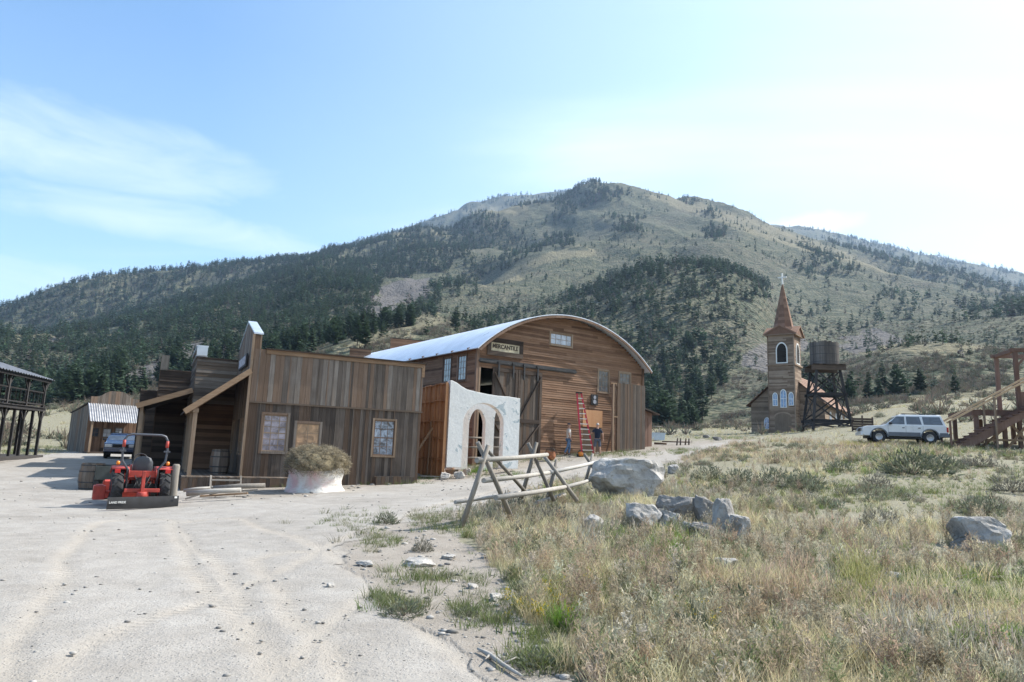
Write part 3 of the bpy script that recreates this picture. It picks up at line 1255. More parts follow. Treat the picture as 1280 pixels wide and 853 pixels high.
# ---------------------------------------------------------------- sagebrush on the hills
n = 120000
ra, rb = 70, 620
r = np.exp(rng.random(n) * math.log(rb / ra)) * ra
ph = (rng.random(n) - .5) * 1.46
x, y = r * np.sin(ph), r * np.cos(ph)
z = gz(x, y)
px, py = project(x, y, z)
cl = fbm(x, y, 9, 3)
dens = smooth01((cl - .38) / .2) * np.where(r < 140, .35, .9)
dr = polyset(px, py, DRY)
dens = np.where(dr, dens * .12, dens)
tl = polyset(px, py, TALUS)
dens = np.where(tl, dens * .2, dens)
keep = (rng.random(n) < dens * .6) & visible(x, y, z + .8) & (px > -40) & (px < 1320)
x, y, z, r = x[keep], y[keep], z[keep], r[keep]
SB = [sage(300 + i, 30, (.125, .142, .1)) for i in range(5)]
for T in SB:       # bigger leaf clumps for distance
    c = T[0].reshape(-1, 4, 3)
    m = c.mean(1, keepdims=True)
    c[:] = m + (c - m) * np.array(3.4)
wh = rng.integers(0, 5, len(x))
inst = []
for k in range(5):
    s = wh == k
    inst.append((SB[k], (x[s], y[s], z[s], rng.random(s.sum()) * 6.28, (.45 + .5 * rng.random(s.sum())), tints(s.sum(), .3, .08))))
scatter_mesh('sagebrush', inst, [LEAF], 'grey green sagebrush dotting the lower slopes')

# ---------------------------------------------------------------- field of dry grass and weeds
straw, pink, green, ygreen, grey = (.54, .48, .30), (.46, .385, .26), (.17, .21, .075), (.32, .335, .12), (.38, .365, .27)


def field_points(n, ra, rb, edge_ok=False):
    ph = (rng.random(n) * 1.05 - .27) if ra < 40 else (rng.random(n) * 1.48 - .74)
    r = np.sqrt(rng.random(n) * (rb**2 - ra**2) + ra**2)
    x, y = r * np.sin(ph), r * np.cos(ph)
    z = gz(x, y)
    px, py, road, fld = masks(x, y, z)
    v = fld & (px > -30) & (px < 1330) & (py < 900) & ((r > 20) | (px > 300)) & ~((r > 54) & inpoly(px, py, [(180, 540), (800, 500), (815, 575), (180, 620)]))
    return x[v], y[v], z[v], px[v], py[v], r[v]


def place(dst, T, x, y, z, s, tint):
    dst.append((T, (x, y, z, rng.random(len(x)) * 6.28, s, tint)))


gi, wi = [], []
for (n, ra, rb, wmul, nb) in ((26000, 4.2, 11, 1.0, 12), (30000, 11, 22, 1.6, 10), (34000, 22, 48, 2.6, 8), (52000, 48, 150, 5, 5)):
    x, y, z, px, py, r = field_points(n, ra, rb)
    a = fbm(x, y, 2.4, 3)
    b = fbm(x + 70, y + 20, 3.6, 3)
    c = fbm(x + 20, y + 90, 1.1, 2)
    # bare gaps
    near_edge = ~inpoly(px - 60, py - 10, FIELDP)
    patch = fbm(x + 11, y + 31, 2.6, 3)
    keep = (c > .36) & (patch > .36) & (~near_edge | (c > .5))
    q = .36 if ra < 10 else (.42 if ra < 20 else .8)
    keep &= rng.random(len(x)) < q
    x, y, z, px, py, r, a, b = (k[keep] for k in (x, y, z, px, py, r, a, b))
    u = rng.random(len(x))
    hillband = (py < 590)
    typ = np.where(a > .74, 1, 0)                       # 1 = pinkish seed heads
    typ = np.where((b > .58) & (u < .6), 2, typ)        # 2 = green
    typ = np.where((b < .40) & (u < .7), 3, typ)        # 3 = grey thin
    pinkz = inpoly(px, py, [(840, 560), (940, 548), (1100, 545), (1090, 575), (940, 585), (850, 590)]) | inpoly(px, py, [(990, 640), (1060, 640), (1070, 760), (980, 740)])
    typ = np.where(pinkz & (u < .45), 1, typ)
    grz = inpoly(px, py, [(1090, 565), (1280, 545), (1290, 640), (1120, 640), (960, 660), (940, 620)]) | inpoly(px, py, [(1060, 690), (1100, 690), (1105, 770), (1050, 770)]) | inpoly(px, py, [(760, 670), (880, 660), (900, 710), (830, 720), (770, 700)]) | inpoly(px, py, [(1200, 800), (1280, 800), (1280, 830), (1200, 830)])
    typ = np.where(grz & (u < .55), 2, typ)
    typ = np.where((r > 52) & (u < .8), 0, typ)
    yg = inpoly(px, py, [(1040, 690), (1110, 690), (1110, 770), (1040, 775)])
    short = inpoly(px, py, [(1000, 600), (1290, 575), (1290, 650), (1000, 660)])
    typ = np.where(yg & (u < .3), 4, typ)
    typ = np.where((b > .6) & (a < .45) & (u < .15), 4, typ)
    for k, (cc, tip, hh) in enumerate(((straw, None, .26), (pink, (.42, .325, .245), .33), (green, None, .22), (grey, (.36, .33, .27), .30), (ygreen, (.40, .37, .2), .36))):
        for j in range(3):
            T = tuft(500 + k * 10 + j + int(ra), nb + (4 if k in (2, 4) else 0), hh, .05 * (1 + wmul * .35), .0026 * wmul, .5, tip, cc)
            s = (typ == k) & (rng.integers(0, 3, len(x)) == j)
            m = s.sum()
            sc_ = (.35 + .95 * rng.random(m) ** 1.3) * np.where(short[s], .6, 1) * (.42 + .95 * fbm(x[s], y[s] + 60, 1.7, 2))
            place(gi, T, x[s], y[s], z[s], sc_, tints(m, .28, .08))
scatter_mesh('grass', gi, [GRASS], 'dry straw and green grass tufts over the field')
for (n, ra, rb, wmul) in ((1700, 4.2, 12, 1.0), (2100, 12, 26, 1.4), (1200, 26, 50, 2.0)):
    x, y, z, px, py, r = field_points(n, ra, rb)
    c = fbm(x + 20, y + 90, 1.3, 2)
    d = fbm(x + 5, y + 44, 4, 2)
    near_edge = ~inpoly(px - 40, py - 10, FIELDP)
    keep = (d > .38) & (~near_edge | (c > .5)) & ~inpoly(px, py, [(1000, 600), (1290, 580), (1290, 640), (1020, 650)])
    x, y, z, px, py, d = (k[keep] for k in (x, y, z, px, py, d))
    kinds = [((.34, .305, .235), (.46, .405, .29), .32, None), ((.35, .33, .27), (.48, .44, .34), .26, None), ((.22, .215, .14), (.22, .24, .13), .26, (.17, .20, .10)), ((.27, .22, .165), (.38, .30, .21), .36, None)]
    wh = rng.integers(0, 8, len(x))
    for k in range(8):
        cc, hd, hh, lf = kinds[k % 4]
        T = weed(700 + k, hh, cc, hd, 12 if ra < 10 else 8, .0019 * wmul, lf)
        s = wh == k
        place(wi, T, x[s], y[s], z[s], .55 + .65 * rng.random(s.sum()), tints(s.sum(), .25, .06))
scatter_mesh('dry_weeds', wi, [GRASS], 'dry branching weeds with seed heads among the grass')

# low green and grey clumps at the road edge, yellow flowers, dead twigs
ci = []
EDGE = [(450, 655, 60, 22, 50), (600, 640, 60, 14, 50), (480, 680, 40, 14, 36), (505, 758, 34, 10, 46), (480, 748, 24, 6, 20), (583, 764, 20, 9, 16), (610, 780, 30, 8, 22), (520, 722, 60, 12, 26), (560, 722, 50, 10, 26), (670, 826, 40, 16, 50), (770, 838, 60, 18, 70),
        (640, 750, 60, 22, 40), (680, 740, 40, 14, 40), (570, 660, 60, 14, 60), (530, 650, 40, 12, 40), (700, 790, 80, 16, 40), (860, 800, 80, 30, 60), (650, 575, 60, 6, 90), (760, 568, 80, 5, 120), (620, 583, 40, 4, 60), (860, 565, 60, 4, 80), (530, 598, 30, 3, 30), (450, 603, 40, 3, 30), (20, 566, 40, 5, 90), (60, 560, 40, 3, 60), (340, 607, 30, 3, 30), (640, 596, 60, 5, 50), (500, 604, 50, 3, 50), (740, 700, 90, 20, 50), (960, 700, 200, 40, 60), (1150, 790, 120, 40, 50), (1000, 830, 120, 14, 50), (900, 760, 120, 30, 50), (1130, 615, 160, 16, 120), (960, 640, 120, 14, 60), (905, 548, 60, 3, 80)]
TG = [tuft(900 + j, 26, .13, .10, .0032, .7, None, ((.15, .175, .08), (.20, .205, .12), (.13, .18, .05))[j % 3]) for j in range(6)]
for (ax, ay, sx, sy, m) in EDGE:
    for q in range(m):
        p = hit(ax + rng.normal() * sx * .45, ay + rng.normal() * sy * .45)
        sc_ = np.array([(.5 + .8 * rng.random()) * (1 if p.y < 20 else 1.5)])
        place(ci, TG[int(rng.integers(0, 6))], np.array([p.x]), np.array([p.y]), np.array([p.z]), sc_, tints(1, .25, .08))
for q in range(150):
    p = hit(1050 + rng.random() * 150, 553 + rng.random() * 7)
    place(ci, TG[int(rng.integers(0, 6))], np.array([p.x]), np.array([p.y]), np.array([p.z]), np.array([1.6 + 1.3 * rng.random()]), np.array([[2.2, 1.75, 1.7]]))
SGT = [sage(1200 + i, 130, ((.17, .19, .13), (.20, .215, .15), (.15, .165, .09), (.24, .22, .17))[i]) for i in range(4)]
for T_ in SGT:
    c_ = T_[0].reshape(-1, 4, 3)
    m_ = c_.mean(1, keepdims=True)
    c_[:] = m_ + (c_ - m_) * 1.7
x, y, z, px, py, r = field_points(2600, 4.5, 44)
kk = fbm(x + 9, y + 3, 3.1, 2) > .5
x, y, z = x[kk], y[kk], z[kk]
wq = rng.integers(0, 4, len(x))
for k in range(4):
    s = wq == k
    place(ci, SGT[k], x[s], y[s], z[s], .10 + .20 * rng.random(s.sum()) ** 1.5, tints(s.sum(), .25, .08))
# yellow flowers
for q in range(42):
    p = hit(685 + rng.normal() * 22, 758 + rng.normal() * 12) if q < 30 else hit(850 + rng.normal() * 40, 775 + rng.normal() * 15)
    T = weed(60 + q % 4, .22, (.16, .2, .07), (.62, .45, .03), 8, .0016, (.16, .2, .06))
    place(ci, T, np.array([p.x]), np.array([p.y]), np.array([p.z]), np.array([.5 + .4 * rng.random()]), np.ones((1, 3)))
# fresh bright green patches
TGB = [tuft(950 + j, 34, .24, .08, .0028, .45, None, (.16, .27, .045)) for j in range(3)]
for (ax, ay, sx, sy, m) in ((1235, 812, 34, 8, 60), (845, 690, 40, 14, 60), (772, 672, 10, 12, 20), (700, 788, 16, 4, 8), (940, 835, 16, 5, 14), (600, 590, 14, 3, 30), (585, 592, 12, 3, 30), (1080, 590, 4, 2, 4)):
    for q in range(m):
        p = hit(ax + rng.normal() * sx * .5, ay + rng.normal() * sy * .5)
        place(ci, TGB[q % 3], np.array([p.x]), np.array([p.y]), np.array([p.z]), np.array([.6 + .6 * rng.random()]), tints(1, .25, .08))
scatter_mesh('weed_clumps', ci, [GRASS], 'small green weeds along the road edge')

# fallen dead stems, pale
ti = TB()
for q in range(420):
    if q < 300:
        p = hit(1130 + rng.normal() * 75, 775 + rng.normal() * 32)
    else:
        p = hit(880 + rng.random() * 400, 640 + rng.random() * 210)
    a = rng.normal() * .5
    ln = .15 + .55 * rng.random() ** 2
    d = np.array([math.cos(a), math.sin(a), .35 * rng.normal() * .5 + .1])
    b = np.array([p.x, p.y, p.z + .01 + .07 * rng.random()])
    cc = np.array([.42, .38, .32]) * (.6 + .6 * rng.random())
    for s in (np.array([0, 0, 1.]), np.cross(d, [0, 0, 1.])):
        ti.q(b, b + d * ln, .0045, .002, s, cc, cc)
V, F, Cc = ti.done()
o = np_mesh('dead_twigs', V, F, [GRASS], Cc)
tagp(o, kind='stuff')
o['label'] = 'pale fallen dead stems lying in the weeds'

# ---------------------------------------------------------------- pebbles
def pebble(seed):
    bm = bmesh.new()
    bmesh.ops.create_icosphere(bm, subdivisions=1, radius=1)
    r_ = random.Random(seed)
    for v in bm.verts:
        v.co *= .75 + .4 * r_.random()
        v.co.z *= .55
    V0 = np.array([v.co[:] for v in bm.verts], np.float32)
    F0 = np.array([[v.index for v in f.verts] + [f.verts[2].index] for f in bm.faces])
    bm.free()
    return V0, F0


Vs, Fs, Cs = [], [], []
off = 0
pbt = [pebble(i) for i in range(5)]
npb = 9000
ph = (rng.random(npb) - .5) * 1.5
r = np.exp(rng.random(npb) ** .7 * math.log(34 / 4.2)) * 4.2
x, y = r * np.sin(ph), r * np.cos(ph)
z = gz(x, y)
px, py, road, fld = masks(x, y, z)
shoulder = ~road & ~fld
k = (rng.random(npb) < np.where(shoulder, .9, np.where(road, .25, .5)))
x, y, z, r, sh = x[k], y[k], z[k], r[k], shoulder[k]
for i in range(len(x)):
    V0, F0 = pbt[i % 5]
    s = (.008 + .022 * rng.random() ** 4) * (1.6 if sh[i] else 1) * max(1, r[i] / 14)
    a = rng.random() * 6.28
    c, sn = math.cos(a), math.sin(a)
    v = np.stack([(V0[:, 0] * c - V0[:, 1] * sn) * s * (1 + rng.random() * .5) + x[i], (V0[:, 0] * sn + V0[:, 1] * c) * s + y[i], V0[:, 2] * s + z[i] + s * .2], -1)
    Vs.append(v)
    t3 = F0[:, :3] + off
    Fs.append(t3)
    g = (.13 + .26 * rng.random())
    Cs.append(np.tile(np.array([g, g * .95, g * .88]), (len(v), 1)))
    off += len(v)
o = np_mesh('pebbles', np.concatenate(Vs), np.concatenate(Fs), [leafmat('stone_chips', 0.0, .9)], np.concatenate(Cs))
tagp(o, kind='stuff')
o['label'] = 'small grey stones scattered over the gravel'
# ================================================================ buildings
W_GREY = wood('weathered_grey_boards', (.08, .064, .052), (.165, .137, .114), (.30, .262, .225), 'z', warm=(.185, .12, .08), spread=.62)
W_GREYX = wood('weathered_grey_siding', (.062, .05, .042), (.13, .108, .09), (.24, .21, .18), 'x', warm=(.13, .095, .068))
W_BLACK = wood('blackened_boards', (.018, .017, .017), (.034, .032, .032), (.065, .06, .058), 'z')
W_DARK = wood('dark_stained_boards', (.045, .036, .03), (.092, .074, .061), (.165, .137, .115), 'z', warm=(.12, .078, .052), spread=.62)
W_DARKX = wood('dark_stained_siding', (.03, .022, .018), (.065, .048, .038), (.12, .09, .07), 'x')
W_BROWNX = wood('brown_siding', (.085, .048, .03), (.19, .108, .066), (.30, .19, .125), 'x', warm=(.24, .14, .085))
W_BROWNY = wood('brown_siding_long', (.085, .048, .03), (.18, .10, .062), (.28, .175, .115), 'y', warm=(.24, .14, .085))
W_BROWNZ = wood('brown_boards', (.075, .045, .03), (.16, .10, .068), (.26, .18, .13), 'z')
W_TRIM = wood('tan_trim_boards', (.17, .11, .068), (.30, .20, .125), (.42, .31, .21), 'x', spread=.4)
W_TRIMZ = wood('tan_trim_posts', (.15, .105, .07), (.27, .195, .135), (.38, .30, .22), 'z', spread=.4)
W_ORANGE = wood('fresh_plywood_and_studs', (.26, .125, .06), (.44, .225, .11), (.56, .33, .18), 'z', spread=.6)
W_PALE = wood('pale_new_lumber', (.38, .25, .14), (.52, .36, .22), (.64, .48, .32), 'x', spread=.5)
W_RED = wood('red_brown_lumber', (.105, .06, .044), (.18, .108, .08), (.26, .17, .13), 'z', spread=.5)
W_LOG = wood('weathered_log', (.20, .185, .165), (.34, .32, .29), (.50, .485, .46), 'x', spread=.5)
W_LOGZ = wood('weathered_log_leg', (.11, .10, .088), (.21, .19, .165), (.33, .30, .265), 'z', spread=.5)
METALCAP = plain('galvanised_metal', (.62, .66, .70), .35, .6, .12, 1.5, bmp=.1, bscale=3)
DARKMETAL = plain('dark_iron', (.05, .05, .052), .5, .5, .3, 5)
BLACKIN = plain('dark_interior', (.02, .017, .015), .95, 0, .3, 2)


def glassmat(name, colr, rough=.08, var=.5, scale=2.5):
    m, t, n, l, bs = new_mat(name)
    f = noise(t, scale, 3, dist=1.0)
    l.new(ramp(t, f, [(.35, tuple(c * (1 - var) for c in colr)), (.65, tuple(min(1, c * (1 + var)) for c in colr))]), bs.inputs['Base Color'])
    bs.inputs['Roughness'].default_value = rough
    bs.inputs['Specular IOR Level'].default_value = .8
    bs.inputs['Coat Weight'].default_value = 1.0
    bs.inputs['Coat Roughness'].default_value = .03
    return m


G_CURT = glassmat('curtained_window_glass', (.30, .27, .31), .25, .45, 3)
G_BOARD = glassmat('boarded_window_glass', (.40, .24, .13), .3, .4, 3)
G_SKY = glassmat('sky_reflection_glass', (.40, .44, .50), .12, .25, 2)  # pale blue base colour paints the reflected sky into the panes
G_DARK = glassmat('dark_window_glass', (.05, .06, .075), .06, .4, 2)
G_TORN = glassmat('torn_cloth_window_glass', (.20, .24, .30), .15, .75, 4.5)


def strip_minus(a0, a1, cuts):
    segs = [(a0, a1)]
    for c0, c1 in cuts:
        ns = []
        for s0, s1 in segs:
            if c1 <= s0 or c0 >= s1:
                ns.append((s0, s1))
            else:
                if c0 > s0:
                    ns.append((s0, c0))
                if c1 < s1:
                    ns.append((c1, s1))
        segs = ns
    return [s for s in segs if s[1] - s[0] > .01]


def wbox(mb, O, U, Nn, u0, u1, z0, z1, n0, n1, lap=1.0, r=None, mat=0, ztl=None, ztr=None):
    """box on a wall plane; n0..n1 outward depth"""
    def pt(u, nn, z):
        return (O[0] + U[0] * u + Nn[0] * nn, O[1] + U[1] * u + Nn[1] * nn, z)
    n1t = n0 + (n1 - n0) * lap
    zl = z1 if ztl is None else ztl
    zr = z1 if ztr is None else ztr
    v = [pt(u0, n1, z0), pt(u1, n1, z0), pt(u1, n0, z0), pt(u0, n0, z0), pt(u0, n1t, zl), pt(u1, n1t, zr), pt(u1, n0, zr), pt(u0, n0, zl)]
    return mb.add(v, [(0, 3, 2, 1), (4, 5, 6, 7), (0, 1, 5, 4), (1, 2, 6, 5), (2, 3, 7, 6), (3, 0, 4, 7)], r, mat)


def vboards(mb, O, U, Nn, L, zb, zt, wd=.18, t=.025, holes=(), n0=0, gap=.006, batten=0, ragged=0):
    zt_ = zt if callable(zt) else (lambda u: zt)
    u = 0
    while u < L - .01:
        w_ = min(wd * random.uniform(.6, 1.45), L - u)
        if L - u - w_ < .06:
            w_ = L - u
        cuts = sorted(set([u, u + w_] + [e for h in holes for e in h[:2] if u < e < u + w_]))
        th = t * random.uniform(.7, 1.25)
        r = random.random()
        for a, b in zip(cuts[:-1], cuts[1:]):
            m = (a + b) / 2
            hz = [(h[2], h[3]) for h in holes if h[0] <= m <= h[1]]
            top = max(zt_(a), zt_(b)) - random.random() * ragged
            for s0, s1 in strip_minus(zb, top, hz):
                kw = {}
                if s1 == top and callable(zt):
                    kw = dict(ztl=zt_(a), ztr=zt_(b))
                wbox(mb, O, U, Nn, a + gap / 2, b - gap / 2, s0, s1, n0, n0 + th, r=r, **kw)
        if batten and random.random() < batten:
            hz = [(h[2], h[3]) for h in holes if h[0] - .03 <= u <= h[1] + .03]
            for s0, s1 in strip_minus(zb, zt_(u), hz):
                wbox(mb, O, U, Nn, u - .022, u + .022, s0, s1, n0 + t * .5, n0 + t + .018)
        u += w_


def hboards(mb, O, U, Nn, L, zb, zt, wd=.15, t=.028, holes=(), n0=0, rng_=None, lap=.45, maxlen=3.6):
    z = zb
    while z < zt - .01:
        zz_ = min(z + wd * random.uniform(.95, 1.05), zt)
        m = (z + zz_) / 2
        a, b = (0, L) if rng_ is None else rng_(zz_ if rng_ else m)
        if b - a < .05:
            z = zz_
            continue
        hz = [(h[0], h[1]) for h in holes if h[2] <= m <= h[3]]
        for s0, s1 in strip_minus(a, b, hz):
            u = s0
            while u < s1 - .01:
                ln = random.uniform(.5, 1) * maxlen
                e = min(u + ln, s1)
                if s1 - e < .3:
                    e = s1
                wbox(mb, O, U, Nn, u + .002, e - .002, z, zz_ - .004, n0, n0 + t * random.uniform(.85, 1.2), lap=lap)
                u = e
        z = zz_


def window(parent, O, U, Nn, u0, u1, z0, z1, casing, pane, cols=2, rows=2, frame=.09, proud=.05, sash=.045, name='window', sashmat=None, sill=True, double=False, label=None, lay=0):
    """window > pane, muntins; one casing mesh as the part"""
    f = MB()
    wbox(f, O, U, Nn, u0 - frame, u0, z0 - frame, z1 + frame, -.02, proud)
    wbox(f, O, U, Nn, u1, u1 + frame, z0 - frame, z1 + frame, -.02, proud)
    wbox(f, O, U, Nn, u0, u1, z1, z1 + frame, -.02, proud - .004)
    wbox(f, O, U, Nn, u0, u1, z0 - frame, z0, -.02, proud + (.03 if sill else -.004))
    fo = f.build(name, casing, parent)
    if label:
        fo['label'] = label
    s = MB()
    sw = sash
    wbox(s, O, U, Nn, u0, u0 + sw, z0, z1, -.02, .02)
    wbox(s, O, U, Nn, u1 - sw, u1, z0, z1, -.02, .02)
    wbox(s, O, U, Nn, u0 + sw, u1 - sw, z0, z0 + sw, -.02, .018)
    wbox(s, O, U, Nn, u0 + sw, u1 - sw, z1 - sw, z1, -.02, .018)
    bw = .022
    for i in range(1, cols):
        u = u0 + (u1 - u0) * i / cols
        wbox(s, O, U, Nn, u - bw / 2, u + bw / 2, z0 + sw, z1 - sw, -.018, .016)
    for i in range(1, rows):
        z = z0 + (z1 - z0) * i / rows
        b2 = bw * (1.9 if double and i * 2 == rows else 1)
        wbox(s, O, U, Nn, u0 + sw, u1 - sw, z - b2 / 2, z + b2 / 2, -.018, .017)
    s.build('sash', sashmat or casing, fo)
    g = MB()
    wbox(g, O, U, Nn, u0 + sw * .5, u1 - sw * .5, z0 + sw * .5, z1 - sw * .5, -.009, .006)
    g.build('pane', pane, fo)
    return fo


class Frame:
    """local frame of a building for measuring from photo pixels"""

    def __init__(self, org, rz):
        self.o = Vector(org)
        self.rz = rz
        self.m = (Matrix.Translation(self.o) @ Matrix.Rotation(rz, 4, 'Z'))
        self.i = self.m.inverted()

    def on_y(self, px, py, y=0.0):
        c = self.i @ Vector((0, 0, EYE))
        d = self.i.to_3x3() @ ray(px, py)
        k = (y - c.y) / d.y
        p = c + d * k
        return p

    def on_x(self, px, py, x=0.0):
        c = self.i @ Vector((0, 0, EYE))
        d = self.i.to_3x3() @ ray(px, py)
        k = (x - c.x) / d.x
        return c + d * k

    def rect_y(self, pts, y=0.0):
        q = [self.on_y(a, b, y) for a, b in pts]
        return min(p.x for p in q), max(p.x for p in q), min(p.z for p in q), max(p.z for p in q)

    def quad_y(self, px0, px1, ytop, ybot, y=0.0):
        a = self.on_y(px0, ytop, y)
        b = self.on_y(px1, ybot, y)
        return min(a.x, b.x), max(a.x, b.x), min(a.z, b.z), max(a.z, b.z)

    def w(self, p):
        return self.m @ Vector(p)


XF = ((1, 0), (0, -1))          # wall along +x facing -y
# ---------------------------------------------------------------- storefront with pointed false front (nearest)
rzA = R(27)
pA = P(302, 600, 26)
FA = Frame((pA.x, pA.y, 0), rzA)
LA = FA.on_y(526, 520).x
zA = FA.on_y(322, 436).z
zR = FA.on_y(527, 456).z
zA = (zA + zR) / 2
print('A len', LA, 'top', zA, zR)
WA = 5.6
t = thing('plank_building', 'grey plank building with pointed false front beside the hay bale', 'building', FA.o, rzA)
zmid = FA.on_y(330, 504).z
W1 = FA.quad_y(330, 356, 518, 565)
W2 = FA.quad_y(371, 397, 529, 567)
W3 = FA.quad_y(468, 491, 525, 570)
holesA = [(w_[0] - .05, w_[1] + .05, w_[2] - .05, w_[3] + .05) for w_ in (W1, W2, W3)]
b = MB()
vboards(b, (0, 0), (1, 0), (0, -1), LA, -.4, zmid, .17, .024, holesA, 0, batten=.35)
b.build('lower_wall', W_DARK, t)
b = MB()
vboards(b, (0, 0), (1, 0), (0, -1), LA, zmid + .04, zA, .19, .024, (), .025, batten=.35)
b.build('upper_wall', W_GREY, t)
b = MB()
b.box(.02, LA - .02, .02, .12, -.4, zA - .03)
b.box(LA - .12, LA - .02, .12, WA, -.4, zA - .1)
b.box(.02, LA - .12, WA - .1, WA, -.4, zA - .1)
b.build('back_wall', W_DARK, t)
b = MB()
b.box(-.02, LA + .03, -.085, -.055, zmid - .02, zmid + .045)
b.build('batten', W_GREYX, t)
b = MB()
b.box(.45, LA + .04, -.09, -.05, zA - .16, zA)
b.box(LA - .09, LA + .035, -.10, -.052, zmid + 1.5, zA - .16)
b.build('cornice_board', W_TRIM, t)
b = MB()
b.box(.42, LA + .12, -.16, WA, zA, zA + .05)
b.build('roof', W_DARKX, t)
window(t, (0, 0), (1, 0), (0, -1), *W1, W_GREY, G_CURT, 3, 6, .09, .06, sashmat=W_TRIMZ, double=True, label='tall sash window with pale curtain behind it')
window(t, (0, 0), (1, 0), (0, -1), *W2, W_GREY, G_BOARD, 2, 3, .09, .06, sashmat=W_TRIMZ, label='window with plywood showing behind the glass')
window(t, (0, 0), (1, 0), (0, -1), *W3, W_TRIMZ, G_TORN, 3, 4, .07, .06, sashmat=W_BROWNZ, double=True, label='sash window with torn bluish cloth behind it')
# front wall with false front (faces the street, -x)
zc = FA.on_y(318, 418, 0).z
zpk = zc + .85
ypk = 2.6


def ffA(y):
    return zc + (zpk - zc) * (1 - abs(y - ypk) / ypk) if y < 2 * ypk else zc


b = MB()
DY = [(WA / 2 - .6, WA / 2 + .6, .3, 2.5), (.9, 2.1, 1.1, 2.5), (4.2, 5.2, 1.1, 2.5)]
vboards(b, (0, 0), (0, 1), (-1, 0), WA, -.2, ffA, .17, .03, DY, 0)
b.build('false_front', W_GREY, t)
b = MB()
b.prism([(0.0, zA - .4), (0.0, zc), (ypk, zpk), (2 * ypk, zc), (WA, zc), (WA, zA - .4)], .0, .24, 'x')
b.build('false_front_back', W_GREY, t)
b = MB()
b.beam((-.06, -.03, .1), (-.06, -.03, zc), .09, .12)
b.beam((.21, -.05, zA), (.21, -.05, zc - .01), .06, .04)
b.build('corner_post', W_TRIMZ, t)
b = MB()
for s0, s1 in (((0, zc), (ypk, zpk)), ((ypk, zpk), (2 * ypk, zc))):
    b.prism([(s0[0] - (.08 if s0[0] == 0 else 0), s0[1] + .01), (s1[0] + (.08 if s1[0] > ypk else 0), s1[1] + .01), (s1[0] + (.08 if s1[0] > ypk else 0), s1[1] + .07), (s0[0] - (.08 if s0[0] == 0 else 0), s0[1] + .07)], -.06, .28, 'x')
b.build('metal_cap', METALCAP, t)
b = MB()
b.box(-.01, .02, DY[0][0], DY[0][1], .3, 2.5)
b.build('door', W_DARK, t)
for d_ in DY[1:]:
    window(t, (0, 0), (0, 1), (-1, 0), d_[0] + .06, d_[1] - .06, d_[2] + .06, d_[3] - .06, W_TRIMZ, G_DARK, 2, 3, .08, .05)
# hanging sign with a dark border on the false front
b = MB()
b.box(-.14, -.08, 1.3, 3.9, zA - .55, zA - .05)
sg = b.build('name_board', DARKMETAL, t)
b = MB()
b.box(-.155, -.141, 1.42, 3.78, zA - .47, zA - .13)
b.build('board_face', plain('faded_sign_face', (.38, .37, .40), .8, 0, .5, 9), sg)
# porch
pr = FA.on_y(310, 463, 0)
zpw = FA.on_y(311, 462, 0).z
xo = FA.on_y(244, 520, 0.05).x
zpo = FA.on_y(244, 504, 0.05).z
print('porch', zpw, xo, zpo, zc)
b = MB()
sl = (zpw - zpo) / (0 - xo)
b.prism([(0, zpw), (xo - .35, zpw + sl * (xo - .35)), (xo - .35, zpw + sl * (xo - .35) - .06), (0, zpw - .06)], -.08, WA, 'y')
pr_ = b.build('porch_roof', W_DARKX, t)
b = MB()
b.beam((-.05, -.10, zpw - .05), (xo - .38, -.10, zpw + sl * (xo - .38) - .05), .05, .2)
b.beam((xo, -.05, zpo - .12), (xo, WA, zpo - .12), .12, .16)
for y in np.linspace(.8, WA - .4, 8):
    b.beam((-.05, y, zpw - .12), (xo - .2, y, zpw + sl * (xo - .2) - .12), .05, .12)
b.build('porch_rafters', W_TRIM, t)
zdk = FA.on_y(245, 594, 0.05).z
for y in (.05, WA / 2, WA - .15):
    b = MB()
    b.beam((xo, y, zdk - .02), (xo, y, zpo - .16), .14, .14)
    b.box(xo - .10, xo + .10, y - .1, y + .1, zpo - .34, zpo - .2)
    b.build('porch_post', W_TRIMZ, t)
b = MB()
xd1 = FA.on_y(366, 600, -.7).x
for i in range(36):
    u = xo - .25 + i * (-xo + .25 - .0) / 36
    b.box(u, u + (-xo + .25) / 36 - .006, -.7, WA, zdk - .06, zdk - .02)
for i in range(12):
    u = 0 + i * xd1 / 12
    b.box(u, u + xd1 / 12 - .006, -.7, -.03, zdk - .06, zdk - .02)
dk = b.build('porch_deck', W_GREYX, t)
b = MB()
vboards(b, (xo - .25, -.68), (1, 0), (0, -1), xd1 - xo + .25, -.6, zdk - .06, .16, .02)
vboards(b, (xo - .23, -.68), (0, 1), (-1, 0), WA, -.8, zdk - .06, .16, .02)
b.build('skirt_boards', W_DARK, dk)

# steps: small pale ladder-like stair leaning at the deck
s0 = FA.on_y(263, 601, -.75)
s1 = FA.on_y(297, 614, -1.1)
t = thing('wooden_steps', 'small pale wooden step ladder leaning on the porch deck edge', 'steps', FA.w((s0.x, -1.0, 0)), rzA)
hz_ = .62
b = MB()
for x in (0, 1.0):
    b.beam((x, -.12, -.15), (x, .22, zdk + .02), .06, .09)
    b.build('rail', W_LOGZ, t)
    b = MB()
for k in (.30, .75):
    b = MB()
    b.box(.03, .97, -.12 + .34 * k - .08, -.12 + .34 * k + .08, -.15 + (zdk + .15) * k - .02, -.15 + (zdk + .15) * k + .02)
    b.build('tread', W_LOG, t)


